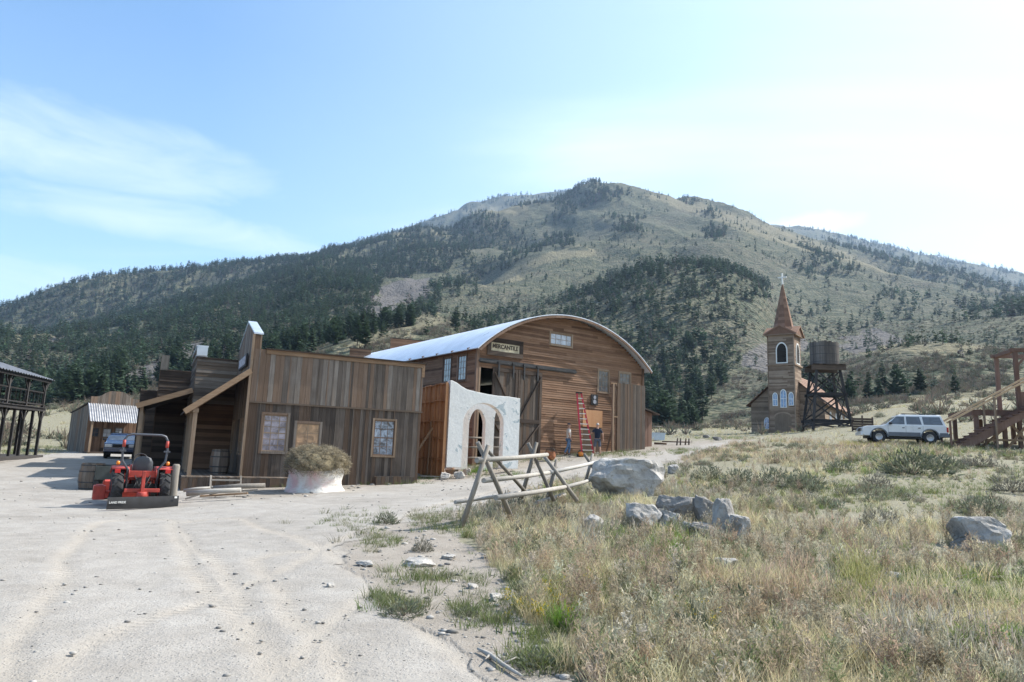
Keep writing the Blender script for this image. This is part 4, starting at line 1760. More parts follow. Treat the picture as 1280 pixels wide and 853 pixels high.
def barrel(name, label, loc, h, rad, mat, grp=None, lid=True):
    t = thing(name, label, 'barrel', loc, random.random() * 3, grp)
    b = MB()
    n = 18
    for k in range(n):
        a0, a1 = 2 * PI * k / n, 2 * PI * (k + .94) / n
        rows = []
        for j in range(9):
            z = h * j / 8
            rr = rad * (.84 + .16 * math.sin(PI * j / 8))
            rows.append([(rr * math.cos(a0), rr * math.sin(a0), z), (rr * math.cos((a0 + a1) / 2) * 1.012, rr * math.sin((a0 + a1) / 2) * 1.012, z), (rr * math.cos(a1), rr * math.sin(a1), z)])
        b.grid(rows)
    b.lathe([(rad * .83, h * .02), (rad * .98, h * .5), (rad * .83, h * .95)], (0, 0, 0), 18)
    b.build('staves', mat, t)
    for k, z in enumerate((.07, .3, .7, .93)):
        b = MB()
        rr = rad * (.84 + .16 * math.sin(PI * z)) * 1.025
        b.lathe([(rr, h * (z - .022)), (rr, h * (z + .022))], (0, 0, 0), 24, closed=True)
        b.build('hoop', DARKMETAL, t)
    return t


pb = FA.on_y(273, 594, 1.6)
barrel('wooden_barrel', 'weathered wooden barrel standing on the porch deck', FA.w((pb.x, 1.6, zdk - .02)), .95, .36, W_GREY)
pb = hit(113, 612)
barrel('wooden_barrel', 'shadowed grey barrel on the gravel left of the red tractor', (pb.x, pb.y, pb.z - .02), .92, .42, W_GREY)

# ---------------------------------------------------------------- second building: horizontal siding, stepped parapet
xA2 = FA.on_y(231, 592, WA + .05).x
LB = 6.0
t = thing('plank_building', 'horizontally sided building with stepped parapet behind the pointed one', 'building', FA.w((xA2, WA + .05, 0)), rzA)
FB = Frame(FA.w((xA2, WA + .05, 0)), rzA)
zB = FB.on_y(240, 446).z
print('B z', zB)
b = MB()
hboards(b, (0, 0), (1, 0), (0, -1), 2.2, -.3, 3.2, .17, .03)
b.build('porch_side_wall', wood('porch_brown_siding', (.075, .045, .03), (.16, .095, .06), (.25, .155, .10), 'x'), t)  # brown siding, its tone darkened and warmed for bounced light under the porch
b = MB()
hboards(b, (0, 0), (1, 0), (0, -1), 7.0, 3.2, zB - .05, .17, .03)
hboards(b, (1.9, .0), (1, 0), (0, -1), 5.1, zB - .02, zB + .32, .17, .03)
b.build('wall', W_GREYX, t)
b = MB()
b.box(.1, 6.95, .03, .14, -.3, zB - .04)
b.box(1.9, 6.95, .03, .14, zB - .04, zB + .32)
b.box(6.85, 6.95, .14, LB - .1, -.3, zB - .3)
b.box(.1, 6.95, LB - .1, LB, -.3, zB - .3)
b.box(.1, 6.85, .14, LB - .1, zB - .4, zB - .34)
b.build('roof_and_back_wall', W_DARKX, t)
b = MB()
b.box(-.03, 1.9, -.06, .2, zB - .05, zB + .02)
b.box(1.85, 7.0, -.06, .2, zB + .32, zB + .38)
b.build('parapet_cap', W_DARKX, t)
zpk2 = FB.on_y(242, 433).z
b = MB()
hol = [(LB / 2 - .5, LB / 2 + .5, .2, 2.4)]


def ffB(y):
    d = abs(y - 2.6)
    return zpk2 if d < 2.3 else zB - .9 + max(0, (3.4 - d)) * .3


hboards(b, (0, 0), (0, 1), (-1, 0), LB, -.3, zpk2, .11, .03, hol, rng_=lambda z: (0, LB) if z < zB - .8 else (.02, 4.9))
b.build('false_front', W_GREYX, t)
b = MB()
b.box(.0, .32, .02, 4.9, zB - .9, zpk2)
b.box(.0, .1, .02, LB, -.3, zB - .8)
b.build('false_front_back', W_GREY, t)
b = MB()
b.box(-.08, .40, -.05, 4.95, zpk2 - .42, zpk2 - .40)
b.box(-.08, .40, -.05, 4.95, zpk2 + .01, zpk2 + .07)
b.box(-.06, .38, -.045, -.02, zpk2 - .38, zpk2 + .01)
b.build('metal_cap', METALCAP, t)
b = MB()
b.box(-.0, .03, hol[0][0], hol[0][1], .2, 2.4)
b.build('door', W_DARK, t)
zw2 = FB.on_y(237, 487).z
xo2 = FB.on_y(178, 505, .05).x
zo2 = FB.on_y(178, 505, .05).z
print('porch2', zw2, xo2, zo2)
sl = (zw2 - zo2) / (0 - xo2)
b = MB()
b.prism([(0, zw2), (xo2 - .2, zo2 - sl * .2), (xo2 - .2, zo2 - sl * .2 - .06), (0, zw2 - .06)], -.05, LB, 'y')
b.build('porch_roof', W_DARKX, t)
b = MB()
b.beam((-.05, -.1, zw2 - .03), (xo2 - .22, -.1, zo2 - sl * .2 - .03), .05, .22)
b.beam((xo2, -.05, zo2 - .2), (xo2, LB, zo2 - .2), .12, .16)
b.build('porch_rafters', W_TRIM, t)
for y in (.05, LB / 2, LB - .1):
    b = MB()
    b.beam((xo2, y, -.4), (xo2, y, zo2 - .2), .14, .14)
    b.build('porch_post', W_TRIMZ, t)
b = MB()
b.box(xo2 - .15, -.03, 0, LB, .1, .16)
b.box(xo2 - .12, xo2 - .08, 0, LB, -.5, .1)
b.build('porch_deck', W_GREYX, t)

# ---------------------------------------------------------------- third building: dark parapet
xC = FB.on_y(187, 580, LB + .05).x
LC = 5.2
FC = Frame(FB.w((xC, LB + .05, 0)), rzA)
t = thing('plank_building', 'dark sided building with tall narrow false front, third in the row', 'building', FC.o, rzA)
zC = FC.on_y(215, 464).z
zC2 = FC.on_y(203, 444).z
b = MB()
hboards(b, (0, 0), (1, 0), (0, -1), 7.6, -.3, zC, .15, .03)
b.build('wall', W_DARKX, t)
b = MB()
b.box(.1, 7.5, .03, .14, -.3, zC - .03)
b.box(7.4, 7.5, .14, LC - .1, -.3, zC - .3)
b.box(.1, 7.5, LC - .1, LC, -.3, zC - .3)
b.box(.1, 7.4, .14, LC - .1, zC - .4, zC - .34)
b.build('roof_and_back_wall', W_DARKX, t)
b = MB()
b.box(-.05, 7.6, -.05, .18, zC, zC + .06)
b.build('parapet_cap', W_DARKX, t)
b = MB()
hol = [(2.0, 3.0, .2, 2.4)]
vboards(b, (0, 0), (0, 1), (-1, 0), LC, -.3, lambda y: zC2 - .0 if y < 4.2 else zC2 - 1.0, .17, .03, hol)
b.build('false_front', W_DARK, t)
b = MB()
b.box(0, .3, .0, 4.2, zC - .5, zC2 - .03)
b.build('false_front_back', W_DARK, t)
b = MB()
b.box(-.02, .34, -.05, 0.0, zC, zC2)
b.build('corner_board', W_LOGZ, t)
b = MB()
b.box(0, .03, 2, 3, .2, 2.4)
b.build('door', W_DARK, t)
# fourth
FD = Frame(FC.w((FC.on_y(166, 575, LC + .05).x, LC + .05, 0)), rzA)
t = thing('plank_building', 'low dark building with open porch, farthest in the row of fronts', 'building', FD.o, rzA)
zD = FD.on_y(190, 488).z
b = MB()
hboards(b, (0, 0), (1, 0), (0, -1), 6.0, -.3, zD, .15, .03)
b.build('wall', W_DARKX, t)
b = MB()
b.box(.1, 6, .03, .12, -.3, zD - .03)
b.box(.05, 6, 4.9, 5, -.3, zD - .2)
b.box(5.9, 6, .1, 4.9, -.3, zD - .2)
b.box(.1, 5.9, .1, 4.9, zD - .3, zD - .25)
b.build('roof_and_back_wall', W_DARKX, t)
b = MB()
vboards(b, (0, 0), (0, 1), (-1, 0), 5, -.3, zD + .1, .17, .03, [(1.2, 2.0, 1.1, 2.1)])
b.build('front_wall', W_DARK, t)
window(t, (0, 0), (0, 1), (-1, 0), 1.2, 2.0, 1.1, 2.1, W_TRIMZ, G_SKY, 2, 2)
# ---------------------------------------------------------------- cabin with corrugated awning at the street end
pC = P(105, 563, 52)
rzC = R(42)
FK = Frame((pC.x, pC.y, 0), rzC)
zg = gz1(pC.x, pC.y)
t = thing('cabin', 'small brown cabin with curved false front and corrugated awning', 'building', FK.o, rzC)
Lk = FK.on_y(173, 540).x
zk = FK.on_y(108, 495).z
zkt = FK.on_y(139, 489).z
zs = FK.on_x(95, 520, 0).z
print('cabin', Lk, zk, zkt, zg)
W_1 = FK.quad_y(114, 123, 535, 546)
W_2 = FK.quad_y(129, 138, 536, 547)
W_3 = FK.quad_y(144, 153, 535, 542)
b = MB()


def topk(u):
    q = u / Lk
    s = math.exp(-((q - .48) / .26)**4)
    return zk + (zkt - zk) * s


hk = [(a - .03, b_ + .03, c - .03, d + .03) for a, b_, c, d in (W_1, W_2, W_3)]
vboards(b, (0, 0), (1, 0), (0, -1), Lk, FK.on_y(140, 506).z, topk, .16, .03, (), .0)
b.build('false_front', W_GREY, t)
b = MB()
zaw = FK.on_y(140, 506).z
vboards(b, (0, 0), (1, 0), (0, -1), Lk, zg - .5, zaw - .01, .16, .03, hk, 0)
b.box(.02, Lk - .02, .03, .1, zg - .5, zk)
b.build('front_wall', W_BROWNZ, t)
b = MB()
vboards(b, (0, .0), (0, 1), (-1, 0), 6.5, zg - .5, lambda y: zk - .55 - y * .10, .17, .03)
b.build('side_wall', W_GREY, t)
b = MB()
b.box(Lk - .1, Lk, .1, 6.4, zg - .5, zk - 1.2)
b.box(0.05, Lk, 6.4, 6.5, zg - .5, zk - 1.2)
b.build('back_wall', W_DARK, t)
b = MB()
b.prism([(.1, zk - .5), (6.7, zk - 1.2), (6.7, zk - 1.12), (.1, zk - .42)], -.1, Lk + .1, 'x')
b.build('roof', W_DARKX, t)
CORR = plain('corrugated_iron', (.36, .36, .37), .45, .5, .2, 4)
b = MB()
rows = []
e0 = FK.on_y(105, 526, -1.5)
nw = 96
for j, (y, z) in enumerate(((-.02, zaw + .02), (-.8, (zaw + e0.z) / 2 + .02), (-1.5, e0.z))):
    rows.append([(-.15 + (Lk + .3) * i / nw, y, z + .035 * math.sin(i * PI / 2)) for i in range(nw + 1)])
b.grid(rows, smooth=False)
b.grid([[(p[0], p[1], p[2] - .012) for p in r_] for r_ in rows], smooth=False)
b.build('awning', CORR, t)
for x in (.05, Lk - .05):
    b = MB()
    b.beam((x, -1.35, zg - .3), (x, -1.35, e0.z), .13, .13)
    b.build('porch_post', W_TRIMZ, t)
for i, (w_, g) in enumerate(((W_1, G_DARK), (W_2, G_SKY), (W_3, G_SKY))):
    window(t, (0, 0), (1, 0), (0, -1), *w_, W_DARK, g, 2, 2, .06, .05)
b = MB()
dd = FK.quad_y(128, 140, 534, 560)
b.box(dd[0], dd[1], -.05, -.035, zg, dd[2] - .0)
b.box(-.1, Lk + .1, -1.6, -.03, zg - .3, zg + .12)
b.build('porch_deck', W_DARKX, t)

# ---------------------------------------------------------------- two-storey saloon at the left edge
pQ = P(45, 566, 42)
rzQ = R(15)
FQ = Frame((pQ.x, pQ.y, 0), rzQ)
t = thing('saloon_building', 'dark two storey building with balcony and posts at the left edge', 'building', FQ.o, rzQ)
zq = gz1(pQ.x, pQ.y)
zbal = FQ.on_x(46, 508, 0).z
zev = FQ.on_x(52, 473, 0).z
ztp = zev + 1.0
print('saloon', zq, zbal, zev)
LQ = 16
b = MB()
vboards(b, (-2.3, -LQ), (0, 1), (1, 0), LQ, zq - .5, zev + .5, .2, .03, [(LQ - 3.4, LQ - 2.4, zq, zq + 2.2), (LQ - 3.4, LQ - 2.4, zbal + .1, zbal + 1.8)])
b.build('front_wall', W_BLACK, t)
b = MB()
b.box(-9, -2.31, -LQ, -.02, zq - .5, zev + .5)
b.build('back_wall', W_BLACK, t)
b = MB()
b.box(-2.34, -2.32, -3.4, -2.4, zq, zq + 2.2)
b.build('door', W_BLACK, t)
b = MB()
b.box(-2.3, .15, -LQ, .1, zbal - .28, zbal - .1)
for i in range(60):
    b.box(-2.28, .22, -LQ + i * LQ / 60, -LQ + (i + .96) * LQ / 60, zbal - .1, zbal - .05)
b.build('balcony_deck', W_BLACK, t)
b = MB()
rows = []
nw = 180
for (x, z) in ((.35, zev - .02), (-2.5, zev + .85)):
    rows.append([(x, -LQ + (LQ + .3) * i / nw, z + .03 * math.sin(i * PI / 2)) for i in range(nw + 1)])
b.grid(rows, smooth=False)
b.grid([[(p[0], p[1], p[2] - .02) for p in r_] for r_ in rows], smooth=False)
b.build('porch_roof', plain('dark_corrugated_iron', (.16, .165, .18), .5, .4, .25, 4), t)
b = MB()
b.beam((.15, -LQ, zev - .14), (.15, .25, zev - .14), .14, .18)
b.beam((.2, .2, zev - .1), (-2.4, .2, zev + .7), .05, .16)
b.build('eave_beam', W_BLACK, t)
b = MB()
vboards(b, (-2.6, -LQ), (0, 1), (1, 0), LQ - .8, zev + .4, ztp + .45, .2, .03)
b.box(-2.75, -2.61, -LQ, -.8, zev + .3, ztp + .4)
b.build('false_front', W_LOGZ, t)
for i in range(7):
    y = -.05 - i * 2.5
    for z0, z1, nm in ((zq - .4, zbal - .28, 'porch_post'), (zbal - .05, zev - .2, 'balcony_post')):
        b = MB()
        b.beam((0, y, z0), (0, y, z1), .14, .14)
        b.beam((0, y + .06, z1 - .55), (0, y + .5, z1 - .03), .06, .08)
        b.beam((0, y - .06, z1 - .55), (0, y - .5, z1 - .03), .06, .08)
        b.build(nm, W_BLACK, t)
for y, xs in ((-.05, (-1.1, -2.25)), (-1.3, (0,)), (-3.8, (0,))):
    for x in xs:
        b = MB()
        b.beam((x, y, zq - .4), (x, y, zbal - .28), .13, .13)
        b.build('porch_post', W_BLACK, t)
b = MB()
for z in (zbal + .85, zbal + .12):
    b.beam((0, -LQ, z), (0, -.05, z), .05, .08)
    b.beam((0, -.05, z), (-2.3, -.05, z), .05, .08)
for i in range(100):
    y = -.2 - i * .16
    if i % 4 == 0:
        b.beam((0, y, zbal + .12), (0, y, zbal + .85), .03, .03)
for i in range(12):
    b.beam((-.2 - i * .18, -.05, zbal + .12), (-.2 - i * .18, -.05, zbal + .85), .03, .03)
b.build('railing', W_BLACK, t)
b = MB()
b.box(-2.3, .3, -LQ, .3, zq - .5, zq + .14)
b.build('porch_deck', W_BLACK, t)

# ---------------------------------------------------------------- mercantile hall
rzM = R(90 - 54.7)
pM = P(592, 572, 36)
FM = Frame((pM.x, pM.y, 0), rzM)
LM = FM.on_y(802, 540).x
DM = 24.0
zeL, zeR = FM.on_y(592, 429).z, FM.on_y(803, 462).z
zE = (zeL + zeR) / 2
zP = FM.on_y(707, 398).z
print('merc', pM, LM, zeL, zeR, zP)
zgm = 0.9
t = thing('mercantile_hall', 'large brown sided hall with curved metal roof and sliding doors', 'building', FM.o, rzM)
merc = t
# circular arc
hh_ = zP - zE
RA = ((LM / 2)**2 + hh_**2) / (2 * hh_)
zc0 = zP - RA


def arcz(u):
    return zc0 + math.sqrt(max(RA**2 - (u - LM / 2)**2, 0))


def arcu(z):
    if z <= zE:
        return (0, LM)
    s = math.sqrt(max(RA**2 - (z - zc0)**2, 0))
    return (LM / 2 - s, LM / 2 + s)


GW = FM.quad_y(688, 714, 416, 434)
FW1 = FM.quad_y(748, 760, 463, 491)
FW2 = FM.quad_y(774, 787, 466, 490)
OP = FM.quad_y(600, 614, 459, 560)
DR = FM.quad_y(729, 751, 512, 562)
OPEN = (OP[0], OP[1] + .3, .5, OP[3])
b = MB()
hol = [(w_[0] - .04, w_[1] + .04, w_[2] - .04, w_[3] + .04) for w_ in (GW, FW1, FW2)] + [OPEN, (DR[0], DR[1], .5, DR[3])]
hboards(b, (0, 0), (1, 0), (0, -1), LM, zgm - .3, zP - .05, .13, .03, hol, rng_=arcu, maxlen=4.5)
b.build('front_wall', W_BROWNX, t)
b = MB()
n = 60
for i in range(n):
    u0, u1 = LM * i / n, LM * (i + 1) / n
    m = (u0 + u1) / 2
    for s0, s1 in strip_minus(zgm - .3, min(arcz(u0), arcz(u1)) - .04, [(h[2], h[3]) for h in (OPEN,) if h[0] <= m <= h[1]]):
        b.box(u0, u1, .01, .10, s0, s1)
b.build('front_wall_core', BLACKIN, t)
SW1 = (FM.on_x(583, 470, 0).y, FM.on_x(572, 470, 0).y)
SW2 = (FM.on_x(564, 470, 0).y, FM.on_x(554, 470, 0).y)
zsw = FM.on_x(583, 443, 0).z, FM.on_x(583, 476, 0).z
print('side windows', SW1, SW2, zsw)
b = MB()
SWs = [(min(s) + .05, max(s) - .05, zsw[1] + .05, zsw[0] - .05) for s in (SW1, SW2)]
SWs += [(SWs[1][0] + 4.5, SWs[1][1] + 4.5, zsw[1], zsw[0]), (SWs[1][0] + 9, SWs[1][1] + 9, zsw[1], zsw[0])]
hboards(b, (0, 0), (0, 1), (-1, 0), DM, zgm - .9, zE - .08, .13, .03, [(s[0] - .04, s[1] + .04, s[2] - .04, s[3] + .04) for s in SWs], maxlen=4.5)
b.build('side_wall', W_BROWNY, t)
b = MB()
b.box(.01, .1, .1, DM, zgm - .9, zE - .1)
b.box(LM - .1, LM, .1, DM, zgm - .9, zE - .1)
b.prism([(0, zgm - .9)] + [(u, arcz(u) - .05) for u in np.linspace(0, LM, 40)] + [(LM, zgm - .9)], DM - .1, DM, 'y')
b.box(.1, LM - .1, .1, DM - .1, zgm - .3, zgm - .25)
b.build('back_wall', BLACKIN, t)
for c0, c1 in (((-.04, -.05), (.16, .05)), ((-.05, .08), (.05, .16)), ((LM + .04, -.05), (.16, .05))):
    b = MB()
    b.beam((*c0, zgm - .9), (*c0, zE - .05), c1[0], c1[1], up=(0, 1, 0))
    b.build('corner_board', W_BROWNZ, t)
# roof: curved sheet with seams
ov = .55
rs_ = []
th0 = math.asin((LM / 2 + .35) / (RA + .04))
ths = np.linspace(-th0, th0, 46)


def rp(th, dr, y):
    return (LM / 2 + (RA + dr) * math.sin(th), y, zc0 + (RA + dr) * math.cos(th))


b = MB()
b.grid([[rp(th, .09, y) for th in ths] for y in (-ov, DM + .4)])
b.grid([[rp(th, .04, y) for th in ths] for y in (-ov, DM + .4)])
b.grid([[rp(th, r_, -ov) for th in ths] for r_ in (.04, .09)], smooth=False)
for s in (-th0, th0):
    b.grid([[rp(s, .04, -ov), rp(s, .04, DM + .4)], [rp(s, .09, -ov), rp(s, .09, DM + .4)]], smooth=False)
for i in range(1, 40):
    y = -ov + i * .62
    b.grid([[rp(th, .10 if k else .088, y + dy) for th in ths] for k, dy in ((0, -.02), (1, 0), (0, .02))], smooth=False)
roofm = plain('bright_roof_metal', (.66, .70, .76), .32, .35, .12, .8, bmp=.35, bscale=1.3)
rf_ = b.build('roof', roofm, t)
b = MB()
for a_, c_ in zip(ths[:-1], ths[1:]):
    p0, p1 = rp(a_, -.06, -ov - .03), rp(c_, -.06, -ov - .03)
    b.beam(p0, p1, .05, .12, r=.5 + .3 * random.random())
b.build('fascia', W_BROWNZ, rf_)
b = MB()
for i in range(14):
    y = .5 + i * 1.7
    zz_ = zE - .10
    b.beam((0, y, zz_ + .02), (-.38, y, zz_ - .10), .07, .12)
b.build('rafter_tails', W_BROWNX, t)
window(t, (0, 0), (1, 0), (0, -1), *GW, W_TRIMZ, G_SKY, 4, 2, .09, .05, label='wide gable window with eight panes')
G_DUSK = glassmat('dusty_window_glass', (.19, .185, .18), .15, .35, 2)
window(t, (0, 0), (1, 0), (0, -1), *FW1, W_TRIMZ, G_DUSK, 3, 4, .09, .05)
window(t, (0, 0), (1, 0), (0, -1), *FW2, W_TRIMZ, G_DUSK, 3, 4, .09, .05)
for s in SWs:
    window(t, (0, 0), (0, 1), (-1, 0), *s, W_BROWNZ, G_DUSK, 3, 4, .11, .05)
# sliding doors and rail
zt0 = FM.on_y(640, 457).z
zb0 = gz1(*FM.w((5, -1, 0)).xy) - .15
x_d0, x_dm, x_d1 = FM.on_y(613, 500).x, FM.on_y(645, 500).x, FM.on_y(675, 500).x
for i, (a, c_) in enumerate(((x_d0, x_dm - .02), (x_dm + .02, x_d1))):
    b = MB()
    vboards(b, (a, 0), (1, 0), (0, -1), c_ - a, zb0, zt0 - .22, .16, .03, (), .08)
    d_ = b.build('sliding_door', W_DARK, t)
    b = MB()
    H = zt0 - .22 - zb0
    zm_ = zb0 + H * .42
    b.box(a, c_, -.155, -.112, zt0 - .44, zt0 - .24)
    b.box(a, c_, -.155, -.112, zm_ - .1, zm_ + .1)
    b.box(a, c_, -.155, -.112, zb0 + .02, zb0 + .22)
    for x in (a, c_ - .16):
        b.box(x, x + .16, -.158, -.113, zb0, zt0 - .23)
    if i == 0:
        b.beam((a + .1, -.15, zt0 - .5), (c_ - .1, -.15, zm_ + .1), .05, .14, up=(0, 1, 0))
        b.beam((a + .1, -.15, zm_ - .1), (c_ - .1, -.15, zb0 + .2), .05, .14, up=(0, 1, 0))
    else:
        b.beam((a + .1, -.15, zm_ + .1), (c_ - .1, -.15, zt0 - .5), .05, .14, up=(0, 1, 0))
        b.beam((a + .1, -.15, zb0 + .2), (c_ - .1, -.15, zm_ - .1), .05, .14, up=(0, 1, 0))
    b.build('brace', W_DARKX, d_)
    b = MB()
    for x in (a + .35, c_ - .35):
        b.box(x - .05, x + .05, -.21, -.165, zt0 - .75, zt0 + .12)
        b.lathe([(.09, -.22), (.09, -.17)], (x, 0, zt0 + .08), 12, 'y')
    b.build('hanger', DARKMETAL, d_)
b = MB()
xt0, xt1 = FM.on_y(597, 455).x, FM.on_y(719, 462).x
b.box(xt0, xt1, -.16, -.09, zt0 - .0, zt0 + .10)
b.box(xt0, xt1, -.06, -.04, zt0 - .05, zt0 + .20)
b.build('door_rail', DARKMETAL, t)
b = MB()
b.beam((OPEN[0] - .05, -.05, zb0), (OPEN[0] - .05, -.05, OPEN[3]), .1, .08)
b.build('door_jamb', W_TRIMZ, t)
# small door with plywood over it
b = MB()
b.box(DR[0], DR[1], -.02, .005, zb0, DR[3] - .95)
b.build('door', W_DARK, t)
b = MB()
b.box(DR[0] - .05, DR[1] + .05, -.045, -.022, DR[3] - 1.0, DR[3])
b.build('plywood_panel', W_ORANGE, t)
# signs
sx0, sx1, sz0, sz1 = FM.rect_y([(610, 424), (654, 430), (610, 441), (654, 447)], -.1)
sz0 = FM.on_y(631, 446, -.1).z
sz1 = FM.on_y(631, 424, -.1).z
sgn = thing('shop_sign', 'dark framed cream sign lettered MERCANTILE above the sliding doors', 'sign', FM.w((0, 0, 0)), rzM)
b = MB()
fr = .25
b.box(sx0, sx1, -.09, -.035, sz0, sz0 + fr)
b.box(sx0, sx1, -.09, -.035, sz1 - fr, sz1)
b.box(sx0, sx0 + fr, -.092, -.036, sz0 + fr, sz1 - fr)
b.box(sx1 - fr, sx1, -.092, -.036, sz0 + fr, sz1 - fr)
b.build('sign_frame', W_DARKX, sgn)
b = MB()
b.box(sx0 + fr, sx1 - fr, -.06, -.04, sz0 + fr, sz1 - fr)
b.build('sign_face', plain('cream_sign_paint', (.50, .44, .31), .8, 0, .3, 6), sgn)


def text_mesh(body, name, mat, parent, width, height, loc, rot, depth=.006, bold=0.0):
    cu = bpy.data.curves.new(name, 'FONT')
    cu.body = body
    cu.extrude = depth
    cu.offset = bold
    cu.align_x = 'CENTER'
    cu.align_y = 'CENTER'
    to = bpy.data.objects.new(name, cu)
    COL.objects.link(to)
    bpy.context.view_layer.update()
    me = bpy.data.meshes.new_from_object(to.evaluated_get(bpy.context.evaluated_depsgraph_get()))
    bpy.data.objects.remove(to)
    co = np.zeros(len(me.vertices) * 3)
    me.vertices.foreach_get('co', co)
    co = co.reshape(-1, 3)
    mn, mx = co.min(0), co.max(0)
    co[:, 0] = (co[:, 0] - (mn[0] + mx[0]) / 2) * width / (mx[0] - mn[0])
    co[:, 1] = (co[:, 1] - (mn[1] + mx[1]) / 2) * height / (mx[1] - mn[1])
    me.vertices.foreach_set('co', co.ravel())
    me.materials.clear()
    me.materials.append(mat)
    o = link_mesh(name, me, parent)
    o.location = loc
    o.rotation_euler = rot
    return o


INK = plain('dark_sign_paint', (.05, .035, .025), .8, 0, .3, 9)
lt = text_mesh('MERCANTILE', 'lettering', INK, sgn, (sx1 - sx0 - 2 * fr) * .9, (sz1 - sz0 - 2 * fr) * .52, ((sx0 + sx1) / 2, -.066, (sz0 + sz1) / 2 + .04), (PI / 2, 0, 0), bold=.03)
q = FM.quad_y(738, 746, 493, 507)
sg2 = thing('wall_sign', 'small dark grey board sign high on the hall wall beside the ladder', 'sign', FM.o, rzM)
b = MB()
b.box(q[0], q[1], -.10, -.04, q[2], q[3])
b.build('board', DARKMETAL, sg2)
b = MB()
cxs, czs = (q[0] + q[1]) / 2, (q[2] + q[3]) / 2
b.lathe([(.11, -.112), (.11, -.102)], (cxs, 0, czs + .14), 12, 'y')
b.lathe([(.13, -.112), (.13, -.102)], (cxs, 0, czs - .12), 12, 'y')
b.build('painted_mark', plain('pale_blue_grey_paint', (.30, .32, .36), .7, 0, .3, 12), sg2)
# annex at right rear corner
pa = FM.on_y(806, 520, 3.0)
an = thing('lean_to_shed', 'small brown lean-to at the right end of the hall', 'shed', FM.w((LM, 1.0, 0)), rzM)
FN = Frame(FM.w((LM, 1.0, 0)), rzM)
xe = FN.on_y(814.5, 540).x
zn0, zn1 = FN.on_y(806, 508).z, FN.on_y(817, 517).z
print('annex', xe, zn0, zn1)
b = MB()
vboards(b, (.05, 0), (1, 0), (0, -1), xe - .05, zgm, lambda u: zn0 + (zn1 - zn0) * u / xe, .15, .03)
vboards(b, (xe, 0), (0, 1), (1, 0), 5, zgm, zn1, .15, .03)
b.box(.05, xe - .05, .02, 5, zgm, zn1 - .05)
b.build('wall', W_RED, an)
b = MB()
b.prism([(-.0, zn0 + .02), (xe + .4, zn1 - .12), (xe + .4, zn1 - .04), (-.0, zn0 + .1)], -.35, 5.2, 'y')
b.build('roof', W_DARKX, an)

# ---------------------------------------------------------------- free standing dark plank wall
FS = Frame(FM.w((0, -1.3, 0)), rzM)
q0, q1 = FS.on_y(771, 530).x, FS.on_y(806, 530).x
zt1 = FS.on_y(788, 480).z
t = thing('set_wall', 'tall grey plank wall panel standing in front of the hall', 'wall', FS.w((q0, 0, 0)), rzM)
b = MB()
vboards(b, (0, 0), (1, 0), (0, -1), q1 - q0, 1.1, zt1, .15, .025, (), 0, ragged=.05)
b.box(.02, q1 - q0 - .02, .01, .03, 1.1, zt1 - .06)
b.build('planks', W_DARK, t)
b = MB()
for z in (1.9, 3.4, zt1 - .3):
    b.box(.0, q1 - q0, .03, .12, z, z + .1)
for x in (.05, (q1 - q0) / 2, q1 - q0 - .1):
    b.box(x, x + .06, .12, .2, 1.1, zt1 - .05)
b.beam((.3, .15, zt1 - 1), (.3, 1.2, 1.6), .06, .09)
b.build('frame', W_TRIMZ, t)
qp = FS.on_y(766, 530, -.1)
pp = FS.w((qp.x, -.1, 0))
t = thing('wooden_post', 'tall pale lumber post with short cross piece left of the grey panel', 'post', (pp.x, pp.y, gz1(pp.x, pp.y)), rzM)
hp = FS.on_y(766, 480, -.1).z - gz1(pp.x, pp.y)
b = MB()
b.beam((0, 0, -.1), (0, 0, hp), .12, .10)
b.build('upright', W_TRIMZ, t)
b = MB()
b.beam((-.22, 0, hp + .03), (.22, 0, hp + .03), .1, .06)
b.beam((.06, 0, hp * .52), (.35, 0, hp * .52), .08, .06)
b.build('cross_piece', W_TRIM, t)

# ---------------------------------------------------------------- white arch and stud wall
rzW = R(26)
pW = P(558, 583, 31)
FW = Frame((pW.x, pW.y, 0), rzW)
LW = FW.on_y(648, 560).x
zwb = FW.on_y(558, 583).z
print('arch', LW, zwb)
STUC = None


def stucco():
    m, t, n, l, bs = new_mat('peeling_white_stucco')
    a = noise(t, 1.6, 7, rough=.62, dist=.6)
    b_ = noise(t, 9, 5)
    base = ramp(t, b_, [(.3, (.76, .75, .71)), (.7, (.86, .85, .81))])
    k = M_('MULTIPLY', M_('GREATER_THAN', a, .61, tree=t), M_('MULTIPLY_ADD', b_, 1.2, .1, tree=t, clamp=True), tree=t)
    c = mixc(t, k, base, (.36, .44, .46))
    l.new(c, bs.inputs['Base Color'])
    bs.inputs['Roughness'].default_value = .9
    bs.inputs['Specular IOR Level'].default_value = .2
    bump(t, M_('ADD', M_('MULTIPLY', b_, .5, tree=t), M_('MULTIPLY', a, 1.5, tree=t), tree=t), .4, .04, bs)
    return m


STUC = stucco()
t = thing('stucco_archway', 'white peeling plaster archway beside the orange stud wall', 'archway', FW.o, rzW)


def zpf(px, py, y=0):
    p = FW.on_y(px, py, y)
    return (p.x, p.z)


top_pts = [zpf(559.5, 475), zpf(566, 476), zpf(572, 479), zpf(577, 483), zpf(584, 487), zpf(596, 490), zpf(610, 493), zpf(622, 495), zpf(636, 496), zpf(648, 498)]


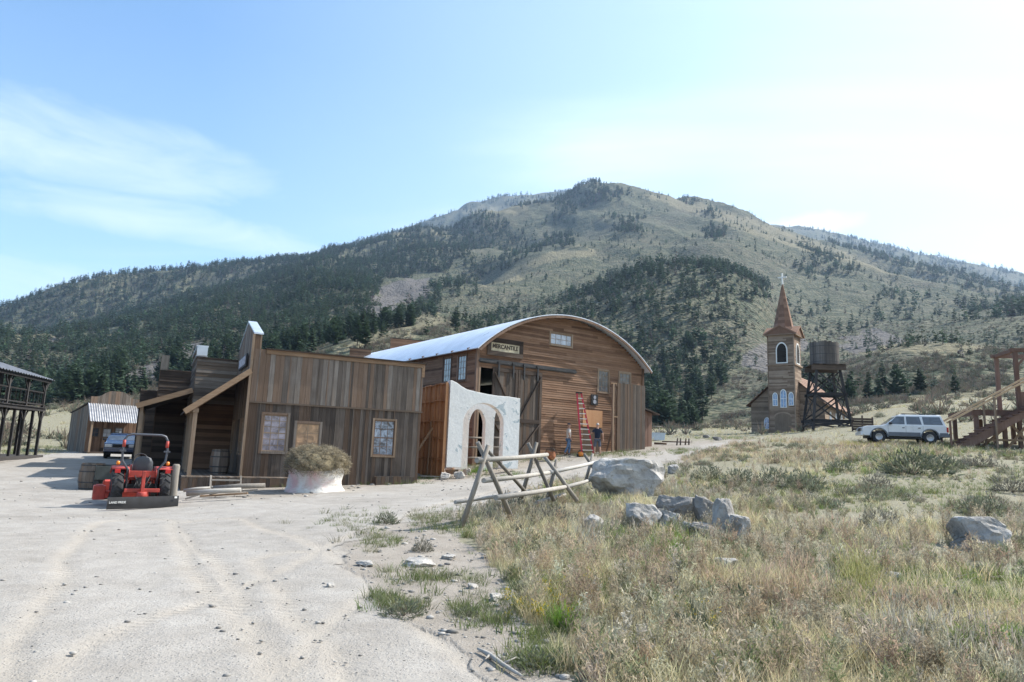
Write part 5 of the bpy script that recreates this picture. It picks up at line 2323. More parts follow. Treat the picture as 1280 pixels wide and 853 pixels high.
def archwall(b, y0, y1, x0, x1, tops, opens, zb):
    """wall with arched openings: opens list (xa, xb, zspring, ztop)"""
    def topz(x):
        xs = [p[0] for p in tops]
        zs = [p[1] for p in tops]
        return float(np.interp(x, xs, zs))
    xs = [x0, x1]
    for xa, xb, zs_, zt_ in opens:
        for k in range(17):
            xs.append(xa + (xb - xa) * (1 - math.cos(PI * k / 16)) / 2)
    xs += [p[0] for p in tops if x0 < p[0] < x1]
    xs = sorted(set(round(v, 5) for v in xs if x0 - 1e-6 <= v <= x1 + 1e-6))

    def soff(x):
        for xa, xb, zs_, zt_ in opens:
            if xa - 1e-4 <= x <= xb + 1e-4:
                q = (x - (xa + xb) / 2) / ((xb - xa) / 2)
                return zs_ + (zt_ - zs_) * math.sqrt(max(0, 1 - q * q))
        return None
    for a, c in zip(xs[:-1], xs[1:]):
        m = (a + c) / 2
        if soff(m) is None:
            za = zc_ = zb
        else:
            za, zc_ = soff(a), soff(c)
            za = za if za is not None else zb
            zc_ = zc_ if zc_ is not None else zb
        v = [(a, y0, za), (c, y0, zc_), (c, y0, topz(c)), (a, y0, topz(a)), (a, y1, za), (c, y1, zc_), (c, y1, topz(c)), (a, y1, topz(a))]
        b.add(v, [(0, 1, 2, 3), (7, 6, 5, 4), (0, 4, 5, 1), (3, 2, 6, 7)], .5)
    for x in (x0, x1):
        b.add([(x, y0, zb), (x, y0, topz(x)), (x, y1, topz(x)), (x, y1, zb)], [(0, 1, 2, 3)], .5)
    for xa, xb, zs_, zt_ in opens:
        for x in (xa, xb):
            b.add([(x, y0, zb), (x, y0, zs_), (x, y1, zs_), (x, y1, zb)], [(0, 1, 2, 3)], .5)


xa, xb = zpf(577.5, 560)[0], zpf(628.5, 560)[0]
ztA = zpf(602, 504)[1]
zsA = ztA - (xb - xa) / 2 * .95
b = MB()
archwall(b, 0, .42, 0.0, LW, top_pts, [(xa, xb, zsA, ztA)], zwb - .05)
b.build('front_arch', STUC, t, bevel=.02)
FW2y = 1.9
bx = [FW.on_y(p, 540, FW2y).x for p in (586, 603, 617.5, 640)]
ztB = FW.on_y(598, 512, FW2y).z
b = MB()
x0b = FW.on_y(580, 540, FW2y).x
archwall(b, FW2y, FW2y + .35, x0b - .4, bx[2] + 1.4, [(x0b - .6, ztA + .55), (LW + 1, ztA + .3)], [(bx[0], bx[1] + .15, ztB - .9, ztB), (bx[2], bx[2] + 1.0, ztB - .5, ztB + .25)], zwb - .2)
b.build('rear_arch', STUC, t, bevel=.02)
b = MB()
b.add([(LW - .35, .42, zwb), (LW - .02, .42, zwb), (LW - .02, FW2y, zwb), (LW - .35, FW2y, zwb), (LW - .35, .42, ztA + .1), (LW - .02, .42, ztA + .1), (LW - .02, FW2y, ztA + .1), (LW - .35, FW2y, ztA + .1)],
      [(4, 5, 6, 7), (0, 3, 2, 1), (1, 2, 6, 5)])
b.build('lintel', STUC, t) if False else None
# rails behind the arch
t = thing('pole_rails', 'thin dark horizontal poles seen through the white archway', 'rails', FW.w((0, 3.2, 0)), rzW)
for py in (547.5, 559.5, 572.5):
    for a_, c_ in ((581, 604), (608, 634)):
        b = MB()
        p0 = FW.on_y(a_, py, 3.2)
        p1 = FW.on_y(c_, py, 3.2)
        zz_ = (p0.z + p1.z) / 2
        b.tube([(p0.x, 0, zz_), (p1.x, 0, zz_ + .01)], .045, 8)
        b.build('pole', W_LOGZ, t)
for a_ in (606,):
    b = MB()
    p0 = FW.on_y(a_, 560, 3.2)
    b.tube([(p0.x, .08, .2), (p0.x, .08, zz_ + 1.1)], .06, 8)
    b.build('upright', W_LOGZ, t)

# stud wall from the arch's left end running back
Ls = 4.0
zs_top = zpf(559, 477)[1] - .03
t = thing('stud_wall', 'orange plywood stud wall panel with open framing beside the archway', 'wall', FW.w((-.1, .0, 0)), rzW)
FSt = Frame(FW.w((-.1, 0, 0)), rzW)
b = MB()
Lst = FSt.on_x(522, 540, -.1).y
print('stud len', Lst)
Lst = min(max(Lst, 2.5), 5)
zsb = -.05
for i in range(3):
    a_ = Lst * i / 3
    b.box(.0, .02, a_, a_ + Lst / 3 - .01, zsb, zs_top - .03)
b.build('plywood', W_ORANGE, t)
for i in range(6):
    y = .02 + (Lst - .08) * i / 5
    b = MB()
    b.box(-.10, 0, y, y + .045, zsb, zs_top)
    b.build('stud', W_ORANGE, t)
b = MB()
H = zs_top - zsb
for i in range(5):
    ya = .02 + (Lst - .08) * i / 5 + .045
    yb = .02 + (Lst - .08) * (i + 1) / 5
    for k in (0.0, .25, .45, .62, .82, .985):
        b.box(-.095, -.001, ya, yb, zsb + H * k + (i % 2) * .03, zsb + H * k + .05 + (i % 2) * .03)
b.build('blocking', W_ORANGE, t)
b = MB()
b.beam((-.15, Lst * .45, H * .62), (-.25, Lst * .42, zsb), .04, .12)
b.beam((-.12, Lst * .40, H * .55), (-1.5, Lst * .55, zsb - .0), .05, .10)
b.build('brace', W_TRIM, t)
# flat pallet boards lying at the plank wall
p = FA.w((0, -.5, 0))
q0 = FA.on_y(470, 590, -.35)
t = thing('old_crate', 'low dark plank crate on the ground against the plank building', 'crate', FA.w((q0.x, -.55, gz1(*FA.w((q0.x, -.55, 0)).xy))), rzA)
b = MB()
for i in range(9):
    b.box(i * .17, i * .17 + .16, 0, .03, 0, .34)
    b.box(i * .17, i * .17 + .16, .36, .39, 0, .34)
b.box(0, 1.53, .03, .36, .02, .05)
b.box(-.03, 0, 0, .39, 0, .33)
b.box(1.53, 1.56, 0, .39, 0, .33)
b.build('planks', W_DARK, t)
# white plank on the ground
t = thing('loose_plank', 'pale plank lying on the ground below the stud wall', 'plank', hit(548, 598) + Vector((0, 0, .04)), R(8))
b = MB()
b.box(-.8, .6, -.1, .1, 0, .05)
b.build('board', W_LOG, t)
# ================================================================ church
rzH = R(-36.5)
pH = P(962, 542, 76)
FH = Frame((pH.x, pH.y, 0), rzH)
zh = pH.z - .1
t = thing('church', 'brown wooden church with steeple, pointed spire and white cross', 'church', FH.o, rzH)
WT = FH.on_y(994, 500).x
DT = 2.9
z1_, z2_ = FH.on_y(976, 457).z, FH.on_y(976, 418).z
H_MID = wood('church_siding', (.13, .09, .062), (.25, .18, .13), (.36, .28, .21), 'x')
H_MIDY = wood('church_siding_long', (.12, .085, .058), (.24, .175, .125), (.35, .27, .20), 'y')
H_ROOF = wood('cedar_shingle', (.13, .072, .048), (.215, .125, .085), (.29, .18, .125), 'z')
WHITE = plain('white_paint', (.74, .74, .72), .6, 0, .06, 5)
G_BLUE = glassmat('blue_church_glass', (.16, .26, .44), .2, .3, 3)


def lancet(u0, u1, z0, zt, n=7):
    """closed outline of a pointed arch"""
    m = (u0 + u1) / 2
    hw = (u1 - u0) / 2
    zs = zt - hw * 1.5
    pts = [(u0, z0), (u1, z0)]
    for k in range(n + 1):
        q = k / n
        pts.append((u1 - hw * (1 - math.cos(q * PI / 2)) ** .9 if k else u1, zs + (zt - zs) * math.sin(q * PI / 2) ** .9 if k else zs))
    for k in range(n, -1, -1):
        q = k / n
        pts.append((u0 + hw * (1 - math.cos(q * PI / 2)) ** .9 if k else u0, zs + (zt - zs) * math.sin(q * PI / 2) ** .9 if k else zs))
    out = []
    for p in pts:
        if not out or (abs(p[0] - out[-1][0]) + abs(p[1] - out[-1][1])) > 1e-4:
            out.append(p)
    return out


def lancet_window(parent, O, U, Nn, u0, u1, z0, zt, fw, fmat, pmat, louv=False, name='window'):
    def w3(u, n_, z):
        return (O[0] + U[0] * u + Nn[0] * n_, O[1] + U[1] * u + Nn[1] * n_, z)
    a = lancet(u0 - fw, u1 + fw, z0 - fw, zt + fw * 1.4)
    c = lancet(u0, u1, z0, zt)
    n = len(a)
    b = MB()
    v = [w3(p[0], .09, p[1]) for p in a] + [w3(p[0], .09, p[1]) for p in c] + [w3(p[0], .0, p[1]) for p in a] + [w3(p[0], 0.01, p[1]) for p in c]
    f = []
    for i in range(n):
        j = (i + 1) % n
        f += [(i, j, n + j, n + i), (2 * n + i, 2 * n + j, j, i), (n + i, n + j, 3 * n + j, 3 * n + i)]
    b.add(v, f)
    fo = b.build(name, fmat, parent)
    g = MB()
    v = [w3(p[0], .05, p[1]) for p in c]
    g.add(v, [list(range(n))])
    if louv:
        for k in range(6):
            z = z0 + (zt - z0) * .75 * (k + .4) / 6
            g.add([w3(u0 + (u1 - u0) * .5, .055, z), w3(u1, .055, z), w3(u1, .085, z + .05), w3(u0 + (u1 - u0) * .5, .085, z + .05)], [(0, 1, 2, 3)])
    g.build('pane', pmat, fo)
    m = MB()
    if not louv:
        mm = (u0 + u1) / 2
        wbox(m, O, U, Nn, mm - .02, mm + .02, z0, zt - .05, .051, .08)
        wbox(m, O, U, Nn, u0, u1, (z0 + zt) / 2 - .02, (z0 + zt) / 2 + .02, .052, .078)
        m.build('muntin', fmat, fo)
    return fo


b = MB()
hboards(b, (0, 0), (1, 0), (0, -1), WT, zh - .8, z2_, .16, .03, maxlen=3)
hboards(b, (WT, 0), (0, 1), (1, 0), DT, zh - .8, z2_, .16, .03, maxlen=3)
hboards(b, (0, DT), (0, -1), (-1, 0), DT, zh - .8, z2_, .16, .03, maxlen=3)
b.box(.01, WT - .01, .01, DT, zh - .8, z2_)
b.build('tower', H_MID, t)
b = MB()
for z in (z1_, z2_ - .12, FH.on_y(976, 487).z + .1):
    k = .16 if z != z2_ - .12 else .28
    if z == FH.on_y(976, 487).z + .1:
        k = .05
    b.box(-k, WT + k, -k, -.03, z, z + .14)
    b.box(WT + .035, WT + k + .002, -.028, DT + k, z, z + .141)
    b.box(-k - .002, -.035, -.028, DT + k, z, z + .141)
for x in (-.05, WT - .07):
    b.box(x, x + .12, -.055, -.031, zh - .5, z2_ - .12)
b.box(WT + .031, WT + .055, 0, .12, zh - .5, z2_ - .12)
b.build('cornice', H_MID, t)
# small gables on each face and the spire
zg_ = FH.on_y(976, 407).z
b = MB()
xm = WT / 2
for sgn_ in range(4):
    a = sgn_ * PI / 2
    ca, sa = math.cos(a), math.sin(a)
    hw = WT / 2 + .3
    pts = [(-hw, -hw, z2_), (hw, -hw, z2_), (0, -hw, zg_), (0, 0, zg_)]
    hh = [(-hw - .06, -hw - .10, z2_ + .0), (0, -hw - .10, zg_ + .12), (0, 0, zg_ + .12), (hw + .06, -hw - .10, z2_)]
    rot = lambda p: (xm + p[0] * ca - p[1] * sa, DT / 2 + p[0] * sa + p[1] * ca, p[2])
    b.add([rot((-hw, -hw, z2_)), rot((hw, -hw, z2_)), rot((0, -hw, zg_))], [(0, 1, 2)], .3)
    b.add([rot((-hw - .1, -hw - .12, z2_ - .02)), rot((0, -hw - .12, zg_ + .06)), rot((0, 0, zg_ + .06)), rot((-.05, 0, z2_))], [(0, 1, 2, 3)], .6)
    b.add([rot((hw + .1, -hw - .12, z2_ - .02)), rot((0, -hw - .12, zg_ + .06)), rot((0, 0, zg_ + .06)), rot((.05, 0, z2_))], [(0, 1, 2, 3)], .7)
    b.add([rot((-hw - .1, -hw - .13, z2_ - .12)), rot((-hw - .1, -hw - .13, z2_ + .02)), rot((0, -hw - .13, zg_ + .1)), rot((0, -hw - .13, zg_ - .08))], [(0, 1, 2, 3)], .9)
    b.add([rot((hw + .1, -hw - .13, z2_ - .12)), rot((hw + .1, -hw - .13, z2_ + .02)), rot((0, -hw - .13, zg_ + .1)), rot((0, -hw - .13, zg_ - .08))], [(0, 1, 2, 3)], .9)
b.build('tower_gables', H_ROOF, t)
zap = FH.on_y(978, 355, DT / 2).z
zsb_ = FH.on_y(976, 417, DT / 2).z - .1
b = MB()
pr = []
for k in range(9):
    a = PI / 8 + k * PI / 4
    pr.append((math.cos(a), math.sin(a)))
nrow = 16
for j in range(nrow):
    f0, f1 = j / nrow, (j + 1) / nrow
    r0 = 1.18 * (1 - f0) + .05 + (.25 * max(0, .12 - f0) / .12)
    r1 = 1.18 * (1 - f1) + .07 + (.25 * max(0, .12 - f1) / .12)
    zA_, zB_ = zsb_ + (zap - zsb_) * f0, zsb_ + (zap - zsb_) * f1
    for k in range(8):
        b.add([(xm + pr[k][0] * r0, DT / 2 + pr[k][1] * r0, zA_), (xm + pr[k + 1][0] * r0, DT / 2 + pr[k + 1][1] * r0, zA_), (xm + pr[k + 1][0] * r1, DT / 2 + pr[k + 1][1] * r1, zB_), (xm + pr[k][0] * r1, DT / 2 + pr[k][1] * r1, zB_)], [(0, 1, 2, 3)])
b.build('spire', H_ROOF, t)
b = MB()
zx = FH.on_y(978, 342, DT / 2).z
b.box(xm - .07, xm + .07, DT / 2 - .07, DT / 2 + .07, zap - .2, zx)
b.box(xm - .48, xm - .071, DT / 2 - .07, DT / 2 + .07, zap + (zx - zap) * .55, zap + (zx - zap) * .55 + .14)
b.box(xm + .071, xm + .48, DT / 2 - .07, DT / 2 + .07, zap + (zx - zap) * .55, zap + (zx - zap) * .55 + .14)
b.build('cross', WHITE, t)
q = FH.quad_y(971, 983.5, 430, 453)
lancet_window(t, (0, 0), (1, 0), (0, -1), q[0], q[1], q[2], q[3], .11, WHITE, BLACKIN, True, 'belfry_opening')
lancet_window(t, (WT, 0), (0, 1), (1, 0), DT / 2 - .6, DT / 2 + .6, q[2], q[3], .11, WHITE, BLACKIN, True, 'belfry_opening')
for a_ in ((966.5, 971.8, 492, 507), (976, 983, 488, 509), (986.5, 991.8, 491.5, 506.5)):
    q = FH.quad_y(a_[0], a_[1], a_[2], a_[3])
    lancet_window(t, (0, 0), (1, 0), (0, -1), q[0], q[1], q[2], q[3], .07, WHITE, G_BLUE)
q = FH.quad_y(968.5, 990, 516, 541)
b = MB()
pts = [(q[0], zh - .3), (q[1], zh - .3)] + [(q[0] + (q[1] - q[0]) * (.5 + .5 * math.cos(a)), q[3] - .45 + .45 * math.sin(a)) for a in np.linspace(0, PI, 12)]
b.prism(pts, -.05, -.02, 'y', .35)
d_ = b.build('door', wood('church_door_boards', (.13, .10, .075), (.22, .165, .12), (.30, .24, .18), 'z'), t)
b = MB()
for u in np.linspace(q[0], q[1], 9)[1:-1]:
    b.box(u - .01, u + .01, -.062, -.052, zh - .2, q[3] - .25, .0)
for a0, a1 in zip(np.linspace(0, PI, 13)[:-1], np.linspace(0, PI, 13)[1:]):
    f_ = lambda a: (q[0] + (q[1] - q[0]) * (.5 + .5 * math.cos(a)), -.06, q[3] - .45 + .45 * math.sin(a))
    b.beam(f_(a0), f_(a1), .06, .14, r=.9)
b.build('door_frame', H_MID, d_)
# nave
NY, NL = 1.9, 12.5
FHn = FH
nx0, nx1 = WT / 2 - 3.95, WT / 2 + 3.95
zev_ = FH.on_y(944, 505, NY).z
zrd = zev_ + 3.9 * .92
b = MB()
hboards(b, (nx0, NY), (1, 0), (0, -1), nx1 - nx0, zh - 1, zrd, .16, .03, rng_=lambda z: (0, nx1 - nx0) if z < zev_ else ((z - zev_) / (zrd - zev_) * 3.95, nx1 - nx0 - (z - zev_) / (zrd - zev_) * 3.95))
hboards(b, (nx1, NY), (0, 1), (1, 0), NL, zh - 1, zev_ + .1, .16, .03)
b.prism([(nx0 + .02, zh - 1), (nx0 + .02, zev_), ((nx0 + nx1) / 2, zrd - .02), (nx1 - .02, zev_), (nx1 - .02, zh - 1)], NY + .02, NY + NL, 'y')
b.build('nave', H_MIDY, t)
b = MB()
m_ = (nx0 + nx1) / 2
k = (zrd - zev_) / (m_ - nx0)
for s_ in (-1, 1):
    e_ = m_ + s_ * (m_ - nx0 + .45)
    ze_ = zev_ - .45 * k + .06
    for j in range(10):
        xa_, xb_ = m_ + (e_ - m_) * j / 10, m_ + (e_ - m_) * (j + 1) / 10 + s_ * .03
        za_, zb_ = zrd + .08 + (ze_ - zrd) * j / 10, zrd + .08 + (ze_ - zrd) * (j + 1) / 10 + .02
        b.prism([(xa_, za_), (xb_, zb_), (xb_, zb_ - .05), (xa_, za_ - .05)], NY - .45, NY + NL + .4, 'y')
b.build('nave_roof', H_ROOF, t)
q = FH.quad_y(956, 962, 523, 536, NY)
lancet_window(t, (0, NY), (1, 0), (0, -1), q[0], q[1], q[2], q[3], .07, WHITE, G_BLUE)
for yy in (2.6, 5.6, 8.6, 11):
    lancet_window(t, (nx1, NY), (0, 1), (1, 0), yy - .4, yy + .4, q[2] + .4, q[3] + .8, .07, WHITE, G_BLUE)

# ================================================================ water tower
rzT = R(-8)
pT = P(1034, 546, 64)
FT_ = Frame((pT.x, pT.y, 0), rzT)
zt0_ = gz1(pT.x, pT.y)
t = thing('water_tower', 'old wooden water tower on dark braced legs beside the church', 'water tower', FT_.o, rzT)
zta, ztb, ztc = FT_.on_y(1030, 429).z, FT_.on_y(1030, 457).z, FT_.on_y(1030, 463).z
TR = 1.28
b = MB()
n = 34
for k in range(n):
    a0, a1 = 2 * PI * k / n, 2 * PI * (k + .93) / n
    zt_ = zta + random.uniform(-.12, .08)
    v = []
    for z in (ztb, zt_):
        for a, rr in ((a0, TR), (a1, TR), (a1, TR - .06), (a0, TR - .06)):
            v.append((rr * math.cos(a), rr * math.sin(a), z))
    b.add(v, [(0, 1, 5, 4), (1, 2, 6, 5), (2, 3, 7, 6), (3, 0, 4, 7), (4, 5, 6, 7)])
b.lathe([(TR - .05, ztb), (TR - .05, zta - .15)], (0, 0, 0), 30)
b.build('tank', wood('grey_tank_staves', (.07, .062, .056), (.125, .11, .10), (.21, .19, .17), 'z'), t)
for z in (.12, .45, .8):
    b = MB()
    zz_ = ztb + (zta - ztb) * z
    b.lathe([(TR + .012, zz_ - .02), (TR + .012, zz_ + .02)], (0, 0, 0), 40, closed=True)
    b.build('hoop', DARKMETAL, t)
b = MB()
for i in range(10):
    b.box(-1.45 + i * .29, -1.45 + i * .29 + .27, -1.45, 1.45, ztb - .08, ztb - .01)
for y in (-1.2, 1.2):
    b.box(-1.5, 1.5, y - .1, y + .1, ztc - .1, ztb - .09)
b.build('platform', W_DARKX, t)
legs = []
lt0, lt1 = 1.02, 1.68
zl0, zl1 = zt0_ - .5, ztc - .1


def legp(sx, sy, z):
    k = (z - zl1) / (zt0_ - zl1)
    r_ = lt0 + (lt1 - lt0) * k
    return Vector((sx * r_, sy * r_, z))


for sx in (-1, 1):
    for sy in (-1, 1):
        b = MB()
        b.beam(legp(sx, sy, zl0), legp(sx, sy, zl1), .2, .2)
        b.build('leg', W_BLACK, t)
levels = [zl1, FT_.on_y(1030, 494).z, FT_.on_y(1030, 527).z, zt0_ + .1]
for li, z in enumerate(levels[1:3]):
    for sx, sy, ex, ey in ((-1, -1, 1, -1), (-1, 1, 1, 1), (-1, -1, -1, 1), (1, -1, 1, 1)):
        p, q = legp(sx, sy, z), legp(ex, ey, z)
        d = (q - p).normalized()
        b = MB()
        b.beam(p - d * .25, q + d * .25, .12, .24)
        b.build('girt', W_BLACK, t)
b = MB()
for za_, zb_ in zip(levels[:-1], levels[1:]):
    for sx, sy, ex, ey in ((-1, -1, 1, -1), (1, 1, -1, 1), (-1, 1, -1, -1), (1, -1, 1, 1)):
        b.beam(legp(sx, sy, za_ - .1), legp(ex, ey, zb_ + .12), .06, .13)
        b.beam(legp(ex, ey, za_ - .1), legp(sx, sy, zb_ + .12), .06, .13)
b.build('cross_braces', W_BLACK, t)

# ================================================================ vehicles
TYRE = plain('tyre_rubber', (.028, .028, .03), .85, 0, .3, 20)
RIM = plain('steel_rim', (.42, .42, .43), .35, .7, .15, 8)
REDPAINT = plain('orange_red_paint', (.36, .042, .028), .6, 0, .35, 5, coat=.15)
BLACKPAINT = plain('black_dusty_paint', (.02, .02, .022), .6, 0, .35, 4)
AMBER = plain('amber_lens', (.75, .22, .02), .25, 0, .1, 5)
REDLENS = plain('red_lens', (.45, .02, .02), .25, 0, .1, 5)
CLEARLENS = plain('headlight_lens', (.55, .57, .6), .15, .3, .1, 8)
SEATM = plain('dark_grey_seat', (.05, .055, .065), .55, 0, .2, 6)


def wheel(parent, c, rad, wd, rimr, axis='y', lugs=0, name='wheel', tmat=None):
    b = MB()
    h = wd / 2
    prof = [(rimr, -h * .8), (rad * .86, -h), (rad * .97, -h * .85), (rad, -h * .5), (rad, h * .5), (rad * .97, h * .85), (rad * .86, h), (rimr, h * .8)]
    b.lathe(prof, c, 28, axis, smooth=True, closed=True)
    if lugs:
        for k in range(lugs):
            a = 2 * PI * k / lugs
            for s_ in (-1, 1):
                a2 = a + (PI / lugs if s_ > 0 else 0)
                a3 = a2 + .22
                def pt(an, off, rr):
                    if axis == 'x':
                        return Vector((c[0] + off, c[1] + rr * math.cos(an), c[2] + rr * math.sin(an)))
                    return Vector((c[0] + rr * math.cos(an), c[1] + off, c[2] + rr * math.sin(an)))
                b.beam(pt(a2, s_ * h * .0, rad + .008), pt(a3, s_ * h * .98, rad * .965), .04, .045, up=(pt(a2, 0, 1) - Vector(c)))
    tw = b.build(name, tmat or TYRE, parent)
    b = MB()
    b.lathe([(rimr * .25, -h * .45), (rimr * .8, -h * .4), (rimr, -h * .8), (rimr * 1.03, -h * .7), (rimr * 1.03, h * .7), (rimr, h * .8), (rimr * .8, h * .4), (rimr * .25, h * .45)], c, 20, axis)
    b.build('rim', RIM if not lugs else REDPAINT, tw)
    return tw


def suv(name, label, loc, rz, paint, lower, L_=4.55, W_=1.78, H_=1.72, rack=True, tilt=0):
    t = thing(name, label, 'car', loc, rz)
    hw = W_ / 2
    wx0, wx1, wr = -1.38, 1.32, .37
    xf, xr = -L_ / 2, L_ / 2

    def arch(cx_, r_=.46, zc_=.40, zb=.42):
        return [(cx_ + r_ * math.cos(a), max(zb, zc_ + r_ * math.sin(a))) for a in np.linspace(0.02, PI - .02, 11)]
    bot = [(xr - .05, .42)] + arch(wx1) + arch(wx0) + [(xf + .1, .42)]
    top = [(xf, .5), (xf + .0, .78), (xf + .05, .93), (xf + .25, .99), (-1.15, 1.055), (-1.02, 1.09), (xr - .12, 1.09), (xr - .02, .98), (xr, .6)]
    b = MB()
    prof = top + bot
    b.prism(prof, -hw, hw, 'y', .5)
    b.build('body', paint, t, bevel=.035)
    # greenhouse
    def gh(z):
        k = (z - 1.09) / (H_ - 1.09)
        return -1.02 + .78 * k, xr - .10 - .22 * k, hw - .03 - .13 * k
    b = MB()
    rows = []
    for z in (1.07, 1.3, 1.55, H_ - .05, H_):
        a_, c_, y_ = gh(z)
        if z == H_:
            a_, c_, y_ = a_ + .08, c_ - .05, y_ - .08
        rows.append([(a_, -y_, z), (c_, -y_, z), (c_, y_, z), (a_, y_, z)])
    b.grid(rows, .5, smooth=False, wrap=True)
    b.add(rows[-1], [(0, 1, 2, 3)], .5)
    b.build('cabin', paint, t, bevel=.03)
    zw0, zw1 = 1.13, H_ - .13

    def gquad(b, x0, x1, side, sl0=0, sl1=0):
        a0, c0, y0 = gh(zw0)
        a1, c1, y1 = gh(zw1)
        s_ = side
        e = .012
        b.add([(x0, s_ * (y0 + e), zw0), (x1, s_ * (y0 + e), zw0), (x1 + sl1, s_ * (y1 + e), zw1), (x0 + sl0, s_ * (y1 + e), zw1),
               (x0, s_ * (y0 - .03), zw0), (x1, s_ * (y0 - .03), zw0), (x1 + sl1, s_ * (y1 - .03), zw1), (x0 + sl0, s_ * (y1 - .03), zw1)],
              [(0, 1, 2, 3), (0, 4, 5, 1), (1, 5, 6, 2), (2, 6, 7, 3), (3, 7, 4, 0)], .5)
    for s_ in (-1, 1):
        for nm, x0, x1, a, c in (('side_window', -.86, .02, .46, 0), ('side_window', .12, .92, 0, -.1), ('side_window', 1.02, 2.02, -.05, -.14)):
            b = MB()
            gquad(b, x0, x1, s_, a, c)
            b.build(nm, G_DARK, t)
    for nm, e, gi_ in (('windscreen', -.012, 0), ('rear_window', .012, 1)):
        b = MB()
        q0, q1 = gh(zw0), gh(zw1)
        x0, x1 = q0[gi_] + e, q1[gi_] + e
        y0, y1 = q0[2] - .08, q1[2] - .08
        b.add([(x0, -y0, zw0), (x0, y0, zw0), (x1, y1, zw1), (x1, -y1, zw1), (x0 - 3 * e, -y0, zw0), (x0 - 3 * e, y0, zw0), (x1 - 3 * e, y1, zw1), (x1 - 3 * e, -y1, zw1)], [(0, 1, 2, 3), (0, 4, 5, 1), (1, 5, 6, 2), (2, 6, 7, 3), (3, 7, 4, 0)], .5)
        b.build(nm, G_DARK, t)
    # lower cladding, bumpers, flares
    for s_ in (-1, 1):
        b = MB()
        y0, y1 = (s_ * hw, s_ * (hw + .018))
        y0, y1 = min(y0, y1), max(y0, y1)
        for x0, x1 in ((wx0 + .5, wx1 - .5), (wx1 + .5, xr - .03)):
            b.box(x0, x1, y0, y1, .43, .66)
        for cx_ in (wx0, wx1):
            pts = [(cx_ + .50 * math.cos(a), .40 + .50 * math.sin(a)) for a in np.linspace(-.1, PI + .1, 13)]
            pin = [(cx_ + .44 * math.cos(a), .40 + .44 * math.sin(a)) for a in np.linspace(-.1, PI + .1, 13)]
            for i in range(12):
                b.add([(pts[i][0], s_ * (hw + .03), pts[i][1]), (pts[i + 1][0], s_ * (hw + .03), pts[i + 1][1]), (pin[i + 1][0], s_ * (hw + .035), pin[i + 1][1]), (pin[i][0], s_ * (hw + .035), pin[i][1]),
                       (pts[i][0], s_ * (hw - .02), pts[i][1]), (pts[i + 1][0], s_ * (hw - .02), pts[i + 1][1]), (pin[i + 1][0], s_ * (hw - .02), pin[i + 1][1]), (pin[i][0], s_ * (hw - .02), pin[i][1])],
                      [(0, 1, 2, 3), (0, 4, 5, 1), (2, 6, 7, 3)])
        b.build('cladding', lower, t)
    for x0, x1, nm in ((xf - .10, xf + .05, 'front_bumper'), (xr - .05, xr + .10, 'rear_bumper')):
        b = MB()
        b.box(x0, x1, -hw + .02, hw - .02, .42, .64)
        b.build(nm, lower if nm == 'rear_bumper' else paint, t, bevel=.03)
    b = MB()
    b.box(xf - .02, xf + .02, -.42, .42, .70, .88)
    for i in range(5):
        b.box(xf - .035, xf - .02, -.40, .40, .72 + i * .033, .735 + i * .033)
    b.build('grille', BLACKPAINT, t)
    for s_ in (-1, 1):
        b = MB()
        b.box(xf - .025, xf + .12, min(s_ * .46, s_ * (hw - .03)), max(s_ * .46, s_ * (hw - .03)), .70, .88)
        b.build('headlight', CLEARLENS, t, bevel=.02)
        b = MB()
        b.box(xr - .1, xr + .015, min(s_ * (hw - .16), s_ * (hw + .008)), max(s_ * (hw - .16), s_ * (hw + .008)), .70, 1.0)
        b.build('taillight', REDLENS, t, bevel=.015)
        b = MB()
        b.box(-.84, -.68, min(s_ * (hw + .0), s_ * (hw + .20)), max(s_ * hw, s_ * (hw + .20)), 1.10, 1.24)
        b.build('mirror', BLACKPAINT, t, bevel=.03)
        for x in (.02, .86):
            b = MB()
            b.box(x - .15, x - .02, min(s_ * hw, s_ * (hw + .03)), max(s_ * hw, s_ * (hw + .03)), .90, .94)
            b.build('door_handle', BLACKPAINT, t)
        b = MB()
        for x in (-.88, .07, .97):
            b.box(x - .005, x + .005, min(s_ * hw, s_ * (hw + .003)), max(s_ * hw, s_ * (hw + .003)), .5, 1.06)
        b.build('door_seam', BLACKPAINT, t)
    if rack:
        b = MB()
        for s_ in (-1, 1):
            b.beam((-.1, s_ * .62, H_ + .05), (1.8, s_ * .62, H_ + .05), .04, .035)
        for x in (.1, 1.0, 1.7):
            b.beam((x, -.62, H_ + .035), (x, .62, H_ + .035), .04, .03)
            for s_ in (-1, 1):
                b.box(x - .02, x + .02, s_ * .62 - .02, s_ * .62 + .02, H_ - .02, H_ + .04)
        b.build('roof_rack', BLACKPAINT, t)
    b = MB()
    b.box(xf + .3, xr - .3, -hw + .2, hw - .2, .28, .5)
    b.build('underbody', BLACKPAINT, t)
    for x in (wx0, wx1):
        for s_ in (-1, 1):
            wheel(t, (x, s_ * (hw - .12), wr), wr, .24, .2)
    return t


pS = P(1127, 553, 41.5)
zS = gz1(pS.x, pS.y)
suv('parked_car', 'white station wagon style off-roader with grey lower trim by the stairs', (pS.x, pS.y, zS + .02), R(-17),
    plain('white_car_paint', (.70, .71, .72), .3, 0, .05, 2, coat=.6), plain('grey_cladding', (.13, .14, .16), .55, 0, .15, 4))
pS = P(151, 570, 45)
suv('parked_car', 'dark blue car facing the camera in front of the small cabin', (pS.x, pS.y, gz1(pS.x, pS.y)), R(27 + 90),
    plain('dark_blue_car_paint', (.022, .04, .10), .22, .1, .15, 2, coat=1.0), BLACKPAINT, 4.4, 1.78, 1.55)

